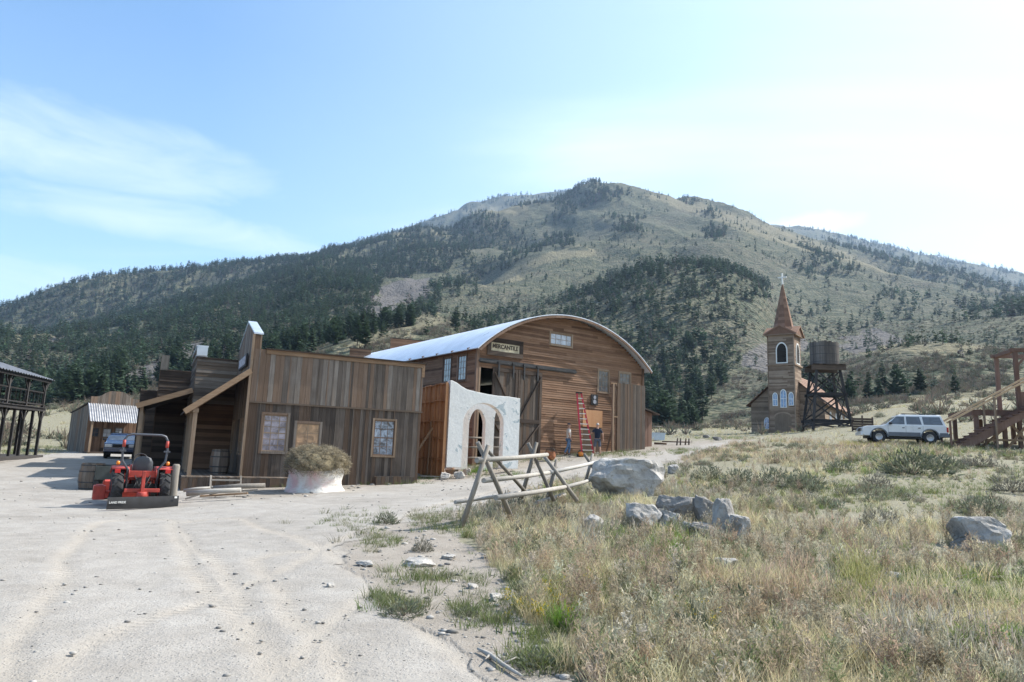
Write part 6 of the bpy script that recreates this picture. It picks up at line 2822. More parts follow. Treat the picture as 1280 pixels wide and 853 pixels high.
# ---- tractor
pt_ = hit(172, 633)
pt_ = Vector((pt_.x, pt_.y, pt_.z))
print('tractor', pt_)
rzt = R(33)
t = thing('tractor', 'orange-red compact tractor with roll bar and rear blade, seen from behind', 'tractor', pt_, rzt)
t.scale = (.92, .92, .98)
RR, WR = .50, .30
for s_ in (-1, 1):
    wheel(t, (s_ * .62, 0, RR), RR, WR, .27, 'x', 16, 'rear_wheel')
    wheel(t, (s_ * .55, 1.62, .32), .32, .2, .17, 'x', 14, 'front_wheel')
    # fender: curved shell
    b = MB()
    rows = []
    for a in np.linspace(R(40), R(118), 12):
        rows.append([(s_ * x, (RR + .11) * math.cos(a) * 1.0, RR + (RR + .10) * math.sin(a)) for x in (.36, .40, .78, .80)])
    b.grid(rows, .5, smooth=True)
    rows2 = []
    for a in np.linspace(R(20), R(135), 12):
        rows2.append([(s_ * .37, (RR + .11) * math.cos(a), RR + (RR + .10) * math.sin(a)), (s_ * .37, (RR - .18) * math.cos(a), RR + .02 + (RR - .25) * math.sin(a))])
    b.grid(rows2, .5)
    f_ = b.build('fender', REDPAINT, t)
    so = f_.modifiers.new('thick', 'SOLIDIFY')
    so.thickness = .02
    b = MB()
    b.lathe([(.001, -.02), (.045, -.01), (.052, .03), (.045, .08), (.001, .095)], (s_ * .66, -.18, 2 * RR + .15), 12)
    b.build('warning_lamp', AMBER, t)
    b = MB()
    b.box(s_ * .66 - .07, s_ * .66 + .07, -.42, -.36, RR * 2 - .08, RR * 2 + .03)
    b.build('rear_lamp', REDLENS, t, bevel=.01)
b = MB()
b.box(-.17, .17, -.25, 1.2, .38, .72)
b.box(-.5, .5, -.13, .13, RR - .1, RR + .12)
b.box(-.12, .12, 1.2, 1.8, .35, .55)
b.box(-.45, .45, 1.57, 1.67, .27, .36)
b.build('chassis', BLACKPAINT, t, bevel=.03)
b = MB()
b.box(-.36, .36, -.1, .75, .72, .78)
b.box(-.38, .38, -.26, -.16, .80, .98)
b.build('platform', REDPAINT, t, bevel=.01)
b = MB()
b.prism([(.75, .55), (.8, 1.12), (1.3, 1.10), (1.85, .98), (1.95, .85), (1.95, .5), (1.2, .45)], -.26, .26, 'x')
b.build('hood', REDPAINT, t, bevel=.05)
b = MB()
b.box(-.25, .25, .0, .45, .82, .94)
b.build('seat_base', SEATM, t, bevel=.05)
b = MB()
rows = []
for z, y, hw_ in ((.9, -.06, .25), (1.05, -.10, .27), (1.22, -.12, .26), (1.33, -.12, .2), (1.37, -.11, .1)):
    rows.append([(hw_ * math.cos(a), y + .075 * math.sin(a), z) for a in np.linspace(0, 2 * PI, 17)[:-1]])
b.grid(rows, .5, wrap=True)
b.add(rows[-1], [list(range(16))], .5, smooth=True)
b.build('seat_back', SEATM, t)
b = MB()
ringp = [(.19 * math.cos(a), .72 + .07 * math.sin(a), 1.26 + .17 * math.sin(a)) for a in np.linspace(0, 2 * PI, 17)]
b.tube(ringp, .016, 6, caps=False)
b.tube([(0, .72, 1.26), (0, .95, 1.0)], .02, 6)
b.beam((-.17, .72, 1.26), (.17, .72, 1.26), .02, .02)
b.build('steering_wheel', BLACKPAINT, t)
ROPSM = plain('grey_roll_bar_paint', (.075, .08, .095), .45, .2, .12, 6)
b = MB()
rw, rh = .47, 1.98
pts = [(-.40, -.28, .55), (-.40, -.28, 1.02), (-rw - .10, -.30, 1.25), (-rw - .12, -.30, 1.55), (-rw - .10, -.30, rh - .15), (-rw - .04, -.30, rh - .04), (-rw + .08, -.30, rh),
       (rw - .08, -.30, rh), (rw + .04, -.30, rh - .04), (rw + .10, -.30, rh - .15), (rw + .12, -.30, 1.55), (rw + .10, -.30, 1.25), (.40, -.28, 1.02), (.40, -.28, .55)]
b.tube(pts, .033, 10)
rb = b.build('roll_bar', ROPSM, t)
for s_ in (-1, 1):
    b = MB()
    b.tube([(s_ * (rw + .105), -.30, 1.63), (s_ * (rw + .105), -.30, 1.82)], .044, 10)
    b.build('red_sleeve', REDPAINT, rb)
    b = MB()
    b.box(s_ * (rw + .06) - .03, s_ * (rw + .17) + .03, -.34, -.26, 1.50, 1.55) if s_ > 0 else b.box(-(rw + .17) - .03, -(rw + .06) + .03, -.34, -.26, 1.50, 1.55)
    b.build('hinge_pin', ROPSM, rb)
# three point hitch and centre mast
b = MB()
b.beam((0, -.75, .35), (0, -.72, 1.0), .09, .12)
b.box(-.46, .46, -.72, -.62, .42, .52)
b.lathe([(.13, .26), (.15, .34), (.13, .44)], (0, -.78, 0), 14)
b.beam((-.4, -.2, .42), (-.42, -.68, .46), .05, .07)
b.beam((.4, -.2, .42), (.42, -.68, .46), .05, .07)
b.beam((0, -.72, .97), (0, -.18, .78), .05, .06)
b.build('hitch', REDPAINT, t, bevel=.012)
b = MB()
for s_ in (-1, 1):
    b.beam((s_ * .36, -.15, .75), (s_ * .40, -.5, .45), .03, .03)
    b.tube([(s_ * .12, -.27, .7), (s_ * .2, -.4, .85), (s_ * .1, -.5, .6), (s_ * .05, -.4, .5)], .014, 6)
b.box(-.16, .16, -.34, -.22, .45, .8)
for x, z1 in ((-.30, 1.12), (-.24, 1.18), (.28, 1.15), (.33, 1.05)):
    b.tube([(x, .2, .78), (x * 1.05, .28, z1)], .012, 6)
    b.lathe([(.001, z1 - .02), (.025, z1), (.001, z1 + .04)], (x * 1.05, .28, 0), 8)
for x in (-.2, -.08, .07, .19):
    b.tube([(x, -.2, .72), (x + .05, -.38, .66), (x - .03, -.42, .5), (x * .6, -.3, .40)], .012, 6)
b.lathe([(.05, -.45), (.05, -.2)], (0, 0, .52), 10, 'y')
b.box(-.06, .06, -.6, -.2, .26, .30)
b.build('hydraulics', BLACKPAINT, t)
# rear blade, slightly angled
bl = MB()
A_ = R(14)
rows = []
for j in range(7):
    z = .02 + .31 * j / 6
    y = -.95 - .015 * math.sin(PI * j / 6)
    rows.append([(x * math.cos(A_) - (y + .9) * math.sin(A_) + .06, -.9 + x * math.sin(A_) + (y + .9) * math.cos(A_) - .06, z) for x in (-.98, .94)])
rows_b = [[(p[0], p[1] + .03, p[2]) for p in r_] for r_ in rows]
bl.grid(rows, .5)
bl.grid(rows_b, .5)
bl.grid([rows[-1], rows_b[-1]], .5)
for e in (0, 1):
    bl.grid([[r_[e] for r_ in rows], [r_[e] for r_ in rows_b]], .5)
blade = bl.build('rear_blade', BLACKPAINT, t)
text_mesh('LAND PRIDE', 'lettering', WHITE, blade, .42, .055, (-.62, -1.222, .20), (PI / 2, 0, A_))
b = MB()
b.box(.0, .07, 0, .006, 0, .05)
s__ = b.build('sticker', WHITE, blade)
s__.location = (.86, -.87, .27)
s__.rotation_euler = (0, 0, A_)
# loader arms and bucket in front
for s_ in (-1, 1):
    b = MB()
    b.beam((s_ * .42, .7, .95), (s_ * .45, 1.9, .75), .08, .12)
    b.beam((s_ * .45, 1.9, .75), (s_ * .45, 2.35, .30), .08, .12)
    b.beam((s_ * .42, .75, .4), (s_ * .42, .7, .98), .09, .12)
    b.build('loader_arm', REDPAINT, t)
b = MB()
b.prism([(2.4, .05), (2.35, .55), (2.42, .6), (2.5, .12), (2.95, .07), (2.95, .04)], -.80, .80, 'x')
for s_ in (-1, 1):
    b.prism([(2.4, .05), (2.35, .58), (2.6, .55), (2.95, .07)], s_ * .82 - .02, s_ * .82 + .02, 'x')
b.build('loader_bucket', REDPAINT, t)
# side bucket / ballast box seen left of the wheel
b = MB()
b.box(-1.18, -.86, .25, .65, .16, .54)
b.box(-1.12, -.92, .3, .6, .52, .565)
b.beam((-.9, .35, .35), (-.2, .35, .45), .08, .08)
b.build('side_box', REDPAINT, t, bevel=.02)

# ---- dark utility cart behind the tractor
pc = P(141, 598, 25)
t = thing('utility_cart', 'dark flat-sided utility cart parked between the tractor and blue car', 'cart', (pc.x, pc.y, gz1(pc.x, pc.y)), R(30))
DK = plain('dark_green_grey_paint', (.035, .042, .04), .7, 0, .3, 5)
b = MB()
b.box(-.52, .52, -.8, -.76, .35, .82)
b.box(-.52, .52, .76, .8, .35, .82)
b.box(-.56, -.52, -.8, .8, .35, .83)
b.box(.52, .56, -.8, .8, .35, .83)
b.box(-.52, .52, -.76, .76, .35, .39)
b.box(-.4, .4, -.6, .6, .25, .349)
b.build('box', DK, t, bevel=.01)
for x in (-.5, .5):
    for y in (-.5, .5):
        wheel(t, (x, y, .26), .26, .17, .12, 'x')
b = MB()
b.beam((0, -.8, .3), (0, -1.3, .25), .06, .06)
b.build('tow_bar', DARKMETAL, t)

# ---- thick post beside the tractor
pp = hit(214, 632)
t = thing('hitching_post', 'short thick peeled log post right of the red tractor', 'post', pp)
b = MB()
b.tube([(0, 0, -.2), (.01, 0, .3), (0, .01, .8), (.02, 0, 1.08), (.02, 0, 1.13)], [.115, .11, .105, .10, .07], 12)
b.build('log', W_LOGZ, t)

# ---- lumber and log pile
t = thing('log_pile', 'loose heap of split logs and boards on gravel below the porch', 'lumber pile', hit(278, 622))
o0 = hit(278, 622)
LP = [((231, 628), (266, 611), 21, .09, 1), ((262, 614), (288, 612), 21.6, .06, 0), ((232, 629), (300, 625), 20.4, .08, 0), ((265, 627), (330, 622), 20.8, .085, 0), ((250, 622), (310, 616), 21.8, .06, 1), ((285, 618), (322, 615), 22, .05, 1), ((228, 624), (262, 619), 21.5, .05, 0), ((270, 620), (300, 618), 21.4, .05, 1)]
for k, (a, c, D, r_, flat) in enumerate(LP):
    p, q = P(*a, D), P(*c, D + .3)
    zb_ = gz1(p.x, p.y)
    zq_ = gz1(q.x, q.y)
    up_ = .05 + .10 * (k % 4)
    p.z = zb_ + up_
    q.z = zq_ + up_ + (.22 if k == 0 else .05)
    b = MB()
    if flat:
        b.beam(p - o0, q - o0, .16, .05)
    else:
        m = (p + q) / 2 - o0 + Vector((0, 0, .02))
        b.tube([p - o0, m, q - o0], [r_, r_ * .92, r_ * .85], 9)
    b.build('board' if flat else 'log', (W_LOG, W_LOGZ, W_LOG, W_LOGZ, W_TRIM, W_LOGZ, W_LOG, W_LOGZ)[k], t)

# ---- hay bale
pb = hit(393, 614)
t = thing('hay_bale', 'round bale in pink and white net wrap topped with loose straw', 'hay bale', pb)
m, tt, n, l, bs = new_mat('pink_white_net_wrap')
a = noise(tt, 1.4, 5, dist=.5)
g_ = noise(tt, 7, 6, mapping=(1, 1, 4), rough=.7)
geo_ = n.new('ShaderNodeTexCoord')
sx_ = n.new('ShaderNodeSeparateXYZ')
l.new(geo_.outputs['Object'], sx_.inputs[0])
k_ = M_('ADD', a, M_('MULTIPLY', sx_.outputs[0], -.16, tree=tt), tree=tt)
c_ = ramp(tt, k_, [(.44, (.66, .64, .60)), (.66, (.60, .38, .37))])
c_ = mixc(tt, M_('MULTIPLY', M_('GREATER_THAN', g_, .56, tree=tt), .5, tree=tt), c_, (.46, .38, .30))
l.new(c_, bs.inputs['Base Color'])
bs.inputs['Roughness'].default_value = .6
bump(tt, M_('ADD', g_, a, tree=tt), .8, .05, bs)
NETW = m
b = MB()
rows = []
RB = .94
for j in range(10):
    z = -.05 + .92 * j / 9
    rr = RB * (1.02 - .05 * math.sin(PI * min(1, j / 9)) + (.06 if j < 2 else 0))
    rows.append([(rr * math.cos(a) * (1 + .03 * math.sin(5 * a + j)), rr * math.sin(a) * (1 + .03 * math.sin(4 * a)), z) for a in np.linspace(0, 2 * PI, 41)[:-1]])
b.grid(rows, .5, wrap=True)
b.build('net_wrap', NETW, t)
T = TB()
r_ = np.random.default_rng(5)
domer, domeh, domez = 1.10, .74, .82
b = MB()
rows = []
for j in range(9):
    e = PI / 2 * j / 8
    rr, zz_ = domer * .93 * math.cos(e) ** .8, domez + domeh * .92 * math.sin(e)
    rows.append([(rr * math.cos(a) * (1 + .07 * math.sin(3 * a + j * .4)), rr * math.sin(a), zz_ + .05 * math.sin(2 * a + 1)) for a in np.linspace(0, 2 * PI, 31)[:-1]])
rows.insert(0, [(p[0] * .86, p[1] * .86, p[2] - .12) for p in rows[0]])
b.grid(rows, .5, wrap=True)
hc = b.build('hay_mound', plain('compacted_straw', (.20, .165, .10), .95, 0, .5, 14, bmp=.6), t)
for i in range(11000):
    a = r_.random() * 2 * PI
    e = math.asin(min(1, r_.random())) * (1 if r_.random() < .9 else -.2)
    lump = (1 + .07 * math.sin(3 * a + e * 3)) * (.93 + .11 * math.sin(11 * a + 5 * e) * math.sin(9 * e + a))
    p = np.array([domer * math.cos(e) ** .8 * math.cos(a) * lump if e > 0 else domer * .95 * math.cos(a), domer * math.cos(max(e, 0)) ** .8 * math.sin(a) * lump, domez + domeh * math.sin(e) - .02])
    p[2] += .05 * math.sin(2 * a + 1)
    d = rv(r_)
    d[2] *= .45
    out = np.array([math.cos(a), math.sin(a), .4])
    d = d + out * .35
    d /= np.linalg.norm(d)
    if e < .15 and r_.random() < .5:
        d[2] = -abs(d[2]) - .4
    c0 = np.array([.36, .315, .23]) * (.3 + 1.0 * r_.random())
    ln = .09 + .22 * r_.random() ** 2
    T.q(p - d * ln * .4, p + d * ln * .6, .005, .004, rv(r_), c0, c0)
V, F, Cc = T.done()
o = np_mesh('loose_straw', V, F, [GRASS], Cc, parent=hc)

# ================================================================ stairs and platform on the right
FR = Frame((P(1188, 552, 39).x, P(1188, 552, 39).y, 0), R(-15))
t = thing('timber_stairs', 'red-brown timber stairs with pale handrails climbing to a raised platform', 'stairs', FR.o, R(-15))
g0 = gz1(FR.o.x, FR.o.y)
a = FR.on_y(1192, 550, 0)
c = FR.on_y(1280, 505, 0)
slope = (c.z - a.z) / (c.x - a.x)
nst = 15
x0s, z0s = a.x, g0 - .05
z_at = lambda x: z0s + .12 + slope * (x - x0s)
xtop = x0s + 15 * .30
print('stairs slope', slope, c.z, a.z, a.x, c.x)
SW = 1.25
for y in (0, SW):
    b = MB()
    b.prism([(x0s - .1, z0s - .2), (x0s - .1, z0s + .1), (xtop, z_at(xtop)), (xtop, z_at(xtop) - .36), (x0s + .35, z0s - .2)], y - .04, y + .04, 'y')
    b.build('stringer', W_RED, t)
for k in range(nst):
    b = MB()
    x = x0s + .30 * k
    z = z_at(x + .15) + .02
    b.box(x - .02, x + .30, -.10, SW + .1, z, z + .045)
    b.box(x + .0, x + .025, .05, SW - .05, z - .16, z - .002)
    b.build('tread', W_RED, t)
zr0 = FR.on_y(1188, 527, 0).z
c2 = FR.on_y(1280, 477, 0)
xp2 = FR.on_y(1241.5, 500, 0).x
rz_at = lambda x: zr0 + (c2.z - zr0) * x / c2.x
for y in (-.08, SW + .08):
    b = MB()
    b.beam((-.15, y, rz_at(-.15)), (xtop + 1.0, y, rz_at(xtop + 1.0)), .05, .11)
    b.build('handrail', W_PALE, t)
    for x in (0, xp2, 2 * xp2):
        b = MB()
        b.box(x - .05, x + .05, y - .045 + (-.06 if y < 0 else .06), y + .045 + (-.06 if y < 0 else .06), g0 - .4, rz_at(x) + .02)
        b.build('rail_post', W_TRIMZ if x else W_RED, t)
# platform behind the stairs
pf0 = FR.on_y(1215, 513, SW + .25)
zpfm = pf0.z
xp0 = pf0.x
xpe = xtop + 6.5
b = MB()
b.box(xp0, xpe, SW + .22, SW + .27, zpfm - .30, zpfm)
b.box(xp0, xp0 + .05, SW + .27, SW + 4.2, zpfm - .3, zpfm)
for i in range(24):
    b.box(xp0 - .02, xpe, SW + .2 + i * .17, SW + .2 + i * .17 + .16, zpfm, zpfm + .04)
b.build('platform', W_RED, t)
ymid = SW + .4
for px_ in (1221, 1256, 1275, 1300):
    x = FR.on_y(px_, 540, ymid).x
    for yy in (ymid, ymid + 3.4):
        b = MB()
        b.box(x - .1, x + .1, yy - .1, yy + .1, 1.6, zpfm - .302)
        b.build('platform_leg', W_RED, t)
b = MB()
xA_, xB_, xC_ = (FR.on_y(p_, 540, ymid).x for p_ in (1221, 1256, 1290))
yb = ymid - .14
b.beam((xA_, yb, g0 + .0), (xB_ + .6, yb, zpfm - .4), .05, .14)
b.beam((xB_, yb - .06, g0 + .1), (xC_, yb - .06, zpfm - .4), .05, .14)
b.beam((xC_, yb, g0 + .1), (xB_, yb, zpfm - .4), .05, .14)
b.beam((xA_ - .1, yb - .12, g0 + .55), (xC_ + 1, yb - .12, g0 + .6), .04, .12)
b.build('braces', W_TRIM, t)
yt = SW + .5
xq = FR.on_y(1268, 470, yt).x
zq0, zq1 = zpfm + .04, FR.on_y(1268, 440, yt).z
for x in (xq + .12, xq + 3.2):
    for yy in (yt, yt + 2.6):
        b = MB()
        b.box(x - .1, x + .1, yy - .1, yy + .1, zq0, zq1)
        b.build('upper_post', W_RED, t)
b = MB()
b.box(xq - .15, xq + 3.6, yt - .13, yt + .11, zq1, zq1 + .2)
b.box(xq - .15, xq + 3.6, yt + 2.5, yt + 2.75, zq1, zq1 + .2)
b.box(xq + .0, xq + .24, yt + .12, yt + 2.5, zq1, zq1 + .198)
b.beam((xq + .2, yt, zq1 - .8), (xq + .85, yt, zq1 - .02), .07, .12)
b.build('upper_beam', W_RED, t)
b = MB()
vboards(b, (xq + .22, yt - .02), (1, 0), (0, -1), 2.9, zq0, zq0 + 1.1, .14, .025)
b.build('railing_boards', W_RED, t)

# ================================================================ jackleg fence
FO = P(640, 590, 17)
t = thing('jackleg_fence', 'weathered grey pole fence on crossed legs at the gravel edge', 'fence', FO)
LEGS = [((610.5, 556.6), (579, 653), 14.3, 14.3, .055), ((597, 553), (636, 640), 14.3, 14.9, .055), ((609, 563), (655, 613), 14.6, 16.2, .042),
        ((671, 553), (653, 617), 17.0, 17.0, .05), ((660, 554), (690, 621), 17.0, 17.3, .05),
        ((680.6, 571), (718, 622), 18.0, 18.0, .055), ((696, 575), (685, 619), 18.1, 17.9, .05),
        ((730, 567.5), (749, 597), 22, 22, .055), ((741, 567.5), (733, 598), 22.1, 21.9, .05)]
for a, c, D0, D1, r_ in LEGS:
    p, q = P(*a, D0), P(*c, D1)
    d = (q - p).normalized()
    q = q + d * .12
    b = MB()
    m = (p + q) / 2 + Vector((.008, .0, .006))
    b.tube([p - FO, m - FO, q - FO], [r_ * .85, r_ * .95, r_ * 1.05], 9)
    b.build('leg', W_LOGZ, t)
RAILS = [((596, 575.5), (684, 568.6), 14.1, 17.3, .058), ((604.5, 601), (690, 590.5), 14.3, 18.0, .055), ((687, 590.8), (753, 576), 17.8, 22.5, .055),
         ((620, 622.4), (709, 608.4), 14.4, 18.1, .058), ((703, 610.2), (750, 596.3), 17.9, 22.3, .052), ((569, 628), (662, 613.5), 14.9, 17.5, .042), ((671, 628), (706, 618), 16.8, 18.5, .05)]
for a, c, D0, D1, r_ in RAILS:
    p, q = P(*a, D0), P(*c, D1)
    m = (p + q) / 2 - Vector((0, 0, .015))
    b = MB()
    b.tube([p - FO, m - FO, q - FO], [r_, r_ * .95, r_ * .85], 10)
    b.build('rail', W_LOG, t)

# ================================================================ boulders
def rock(name, label, px, py, wpx, hpx, seed, depth=.9, tone=1.0, grp=None, rz=None, flat=False):
    c = hit(px, py)
    D = c.y
    wid = wpx * D / FPX
    hei = hpx * D / FPX
    r_ = random.Random(seed)
    bm = bmesh.new()
    bmesh.ops.create_icosphere(bm, subdivisions=4, radius=1)
    planes = []
    for i in range(16):
        n_ = Vector((r_.gauss(0, 1), r_.gauss(0, 1), r_.gauss(0, .8))).normalized()
        planes.append((n_, r_.uniform(.52, .86)))
    planes.append((Vector((r_.gauss(0, .12), r_.gauss(0, .12), 1)).normalized(), .55))
    for v in bm.verts:
        co = v.co.copy()
        for n_, d in planes:
            k = co.dot(n_) - d
            if k > 0:
                co -= n_ * k * .96
        nx = co * 3.1
        dv = (fbm(np.array([nx.x + seed]), np.array([nx.y + nx.z * 1.7]), 1.0, 4)[0] - .5)
        co += v.co.normalized() * (dv * .2 + (fbm(np.array([nx.x * 2.6 + seed]), np.array([nx.y * 2.6 + nx.z * 3.3]), 1.0, 3)[0] - .5) * .07)
        v.co = co
    xs = [v.co.x for v in bm.verts]
    zs = [v.co.z for v in bm.verts]
    sx = wid / (max(xs) - min(xs))
    zmin, zmax = min(zs), max(zs)
    for v in bm.verts:
        v.co.x *= sx
        v.co.y *= sx * depth
        v.co.z = (v.co.z - zmin) / (zmax - zmin) * hei * 1.35 - hei * .35
    me = bpy.data.meshes.new(name)
    bm.to_mesh(me)
    bm.free()
    me.materials.append(ROCKM if tone > .8 else ROCKB)
    o = link_mesh(name, me)
    o.location = c + Vector((0, wid * depth * .35, 0))
    o.location.z = gz1(o.location.x, o.location.y) * .4 + c.z * .6
    o.rotation_euler = (0, 0, r_.uniform(-.4, .4) if rz is None else rz)
    tagp(o, label, 'rock', grp)
    return o


def rockmat(name, k):
    m, t, n, l, bs = new_mat(name)
    a = noise(t, 2.2, 8, rough=.65)
    b_ = noise(t, 11, 6, rough=.7)
    c = ramp(t, a, [(.3, (.17 * k, .165 * k, .16 * k)), (.5, (.30 * k, .285 * k, .265 * k)), (.7, (.42 * k, .40 * k, .37 * k))])
    c = mixc(t, M_('MULTIPLY', M_('GREATER_THAN', b_, .6, tree=t), .5, tree=t), c, (.15 * k, .14 * k, .12 * k))
    l.new(c, bs.inputs['Base Color'])
    bs.inputs['Roughness'].default_value = .92
    bs.inputs['Specular IOR Level'].default_value = .2
    h = M_('ADD', M_('MULTIPLY', a, 2.0, tree=t), M_('MULTIPLY', b_, .6, tree=t), tree=t)
    bump(t, h, .9, .06, bs)
    return m


ROCKM = rockmat('grey_granite', 1.3)
ROCKB = rockmat('dark_lichened_rock', .85)
rock('boulder', 'largest flat-topped grey boulder at the end of the pole fence', 789, 622, 98, 47, 3, .75, rz=.1)
rock('boulder', 'pale rounded rock with lit top, left of the rock cluster below the big boulder', 806, 666, 46, 34, 12, .9)
rock('boulder', 'small pale block between the rounded rock and the dark ridge rock', 836, 665, 36, 26, 23, .9)
rock('boulder', 'dark brown slanting ridge rock in the middle of the rock cluster', 855, 657, 64, 34, 31, .8, .6)
rock('boulder', 'dark lichened rock at the right side of the rock cluster', 884, 658, 34, 36, 45, .9, .6)
rock('boulder', 'tall pale pointed rock at the right end of the rock cluster', 908, 670, 34, 44, 53, .8, rz=.5)
rock('boulder', 'broken pale rock leaning against the right end of the rock cluster', 928, 674, 28, 28, 58, .8, rz=-.4)
rock('boulder', 'small angular pale rock in front of the dark rocks of the cluster', 866, 670, 24, 16, 64, .9)
rock('boulder', 'low brown rock below the rock cluster in dry grass', 885, 672, 42, 16, 57, .9, .6)
rock('boulder', 'small pale rock alone in dry grass left of the rock cluster', 741, 668, 26, 22, 61, .9)
rock('boulder', 'pale low rock half hidden in grass at the right edge', 1246, 688, 68, 38, 73, .9)
rock('boulder', 'flat dark rock left of the pale rock at the right edge', 1224, 690, 34, 16, 77, .9, .6)
rock('boulder', 'small flat rock in the dry grass below the rock cluster', 906, 718, 36, 18, 83, .9)
rock('boulder', 'small pale stone in the middle of the field on the right', 1120, 726, 17, 9, 87, .9)
rock('boulder', 'small rock beside the upper right corner of the big boulder', 842, 593, 14, 12, 91, .9)
for i, (px, py, w_, h_) in enumerate(((520, 709, 40, 8), (455, 709, 22, 6), (412, 735, 12, 5), (620, 752, 18, 8), (770, 707, 14, 7), (700, 718, 14, 9), (590, 737, 14, 6), (750, 822, 24, 5), (660, 716, 16, 6), (560, 700, 18, 5))):
    rock('stone', ['long flat stone on bare dirt at the road edge', 'flat stone on the gravel left of the long flat one', 'small dark stone lying alone on the gravel road', 'pale stone on bare dirt near the small green clumps', 'small stone hidden in grass below the pale lone rock', 'grey stone at the grass edge above the yellow flowers', 'small grey stone on dirt between the weeds', 'flat pale stone on bare dirt at the bottom of the field', 'flat little stone at the grass margin', 'low stone among weeds below the pole fence'][i], px, py, w_, h_, 100 + i, 1.0)
for i, (px, py, w_, h_, lb_) in enumerate(((556, 600, 14, 9, 'left rounded stone under the white archway'), (573, 599, 15, 9, 'middle rounded stone under the white archway'), (584, 594, 10, 8, 'right rounded stone under the white archway'), (565, 592, 17, 7, 'wide upper stone directly below the archway pillar'))):
    rock('stone', lb_, px, py, w_, h_, 200 + i, 1.0)
for i, (px, py, w_, h_, lb_) in enumerate(((884, 548, 9, 4, 'dark low rock in the dry grass left of the church'), (898, 551, 12, 5, 'grey low rock near the gravel track below the church'))):
    rock('stone', lb_, px, py, w_, h_, 240 + i, 1.0, .6)

# ================================================================ shrubs
SM = [np_mesh('tmp', *sage(800 + i, 620, ((.155, .17, .115), (.115, .13, .085), (.20, .19, .15))[i % 3], tall=.85)[:2], [LEAF], sage(800 + i, 620, ((.155, .17, .115), (.115, .13, .085), (.20, .19, .15))[i % 3], tall=.85)[2]) for i in range(6)]
sm = [o.data for o in SM]
for o in SM:
    bpy.data.objects.remove(o)
SHR = [(1142, 594, 92, 34, 1, 'large dark sagebrush, widest bush in the right-hand field'), (968, 606, 46, 24, 0, 'grey-green sagebrush left of centre in the field row'), (1003, 612, 64, 24, 0, 'broad pale sagebrush, lowest of the row right of the boulder'), (925, 606, 50, 22, 0, 'sagebrush beside the gravel track, right of the big boulder'),
       (1095, 612, 42, 22, 2, 'rounded grey-brown sagebrush below and left of the dark bush'), (885, 600, 44, 20, 0, 'leftmost sagebrush of the row right of the big boulder'), (1050, 590, 44, 16, 0, 'low sagebrush between the church and the dark bush'), (1180, 586, 50, 20, 0, 'green sagebrush touching the right side of the dark bush'),
       (1265, 616, 50, 26, 2, 'grey sagebrush by the right edge of the field'), (1225, 584, 44, 16, 2, 'small sagebrush below the timber stairs'), (640, 640, 50, 24, 2, 'dry brown bush under the left end of the pole fence'), (690, 655, 60, 26, 2, 'dry grey bush below the middle of the pole fence'),
       (528, 690, 30, 18, 2, 'brown twiggy weed on bare dirt near the green patch'), (505, 770, 58, 20, 0, 'low green-grey clump alone on the dirt shoulder'), (583, 770, 34, 12, 0, 'small green clump right of the low clump on dirt'), (482, 655, 34, 16, 0, 'small pale clump at the upper edge of the dirt shoulder'),
       (675, 836, 76, 22, 0, 'grey-green clump at the bottom edge left of the field'), (780, 850, 110, 22, 0, 'wide low green clump at the bottom edge of the photo'), (870, 808, 60, 46, 1, 'dark leafy weed near the bottom of the field'), (795, 790, 40, 30, 2, 'dried brown rosette weed with dark centre'),
       (1100, 660, 54, 26, 2, 'grey bush in the middle of the right-hand field'), (1230, 645, 60, 26, 0, 'green bush above the pale rock at the right edge'), (330, 616, 0, 0, 0, ''), (945, 512, 0, 0, 0, '')]
for i, (px, py, w_, h_, k, lb_) in enumerate(SHR):
    if not w_:
        continue
    c = hit(px, min(py, 849))
    o = bpy.data.objects.new('sagebrush_shrub' if k != 2 else 'dry_shrub', sm[k + 3 * (i % 2)])
    COL.objects.link(o)
    s_ = w_ * c.y / FPX / 2
    o.location = c
    o.scale = (s_, s_, h_ * c.y / FPX / .9)
    o.rotation_euler = (0, 0, i * 1.3)
    tagp(o, lb_, 'bush', 'bushes in the field and at the road edge')
# far knoll bushes
for i, (px, py, w_) in enumerate(((1168, 512, 12), (1187, 506, 12), (1205, 508, 13), (1196, 500, 10), (1180, 500, 9), (1100, 522, 14), (1150, 505, 9), (1225, 505, 10), (880, 520, 6))):
    c = hit(px, py)
    o = bpy.data.objects.new('sagebrush_shrub', sm[i % 5])
    COL.objects.link(o)
    s_ = w_ * c.y / FPX / 2
    o.location = c
    o.scale = (s_, s_, s_ * 1.1)
    o.rotation_euler = (0, 0, i * 1.7)
    tagp(o, 'small dark sagebrush on the grassy rise behind the white car', 'bush', 'bushes on the grassy rise')

# ================================================================ ladder, people, small things
pl = P(735, 565, 38.6)
gl = gz1(pl.x, pl.y)
t = thing('step_ladder', 'tall red fibreglass step ladder with pale treads against the hall', 'ladder', (pl.x, pl.y, gl))
RED = plain('red_fibreglass', (.50, .02, .045), .5, 0, .15, 5)
ALU = plain('aluminium_tread', (.62, .60, .57), .4, .5, .1, 8)
topc = P(723.6, 492, 39.4) - Vector((pl.x, pl.y, gl))
bl_, br_ = P(727.5, 565, 38.5) - Vector((pl.x, pl.y, gl)), P(742.5, 565, 38.9) - Vector((pl.x, pl.y, gl))
bl_.z = br_.z = 0
tl_, tr_ = topc + Vector((-.12, -.03, 0)), topc + Vector((.14, .03, 0))
for p, q in ((bl_, tl_), (br_, tr_)):
    b = MB()
    b.beam(p, q, .08, .10, up=(0, 1, 0))
    b.build('rail', RED, t)
    b = MB()
    off = Vector((.18, 1.3, 0))
    b.beam(p + off, q + Vector((.02, .15, 0)), .035, .06, up=(0, 1, 0))
    b.build('rear_rail', RED, t)
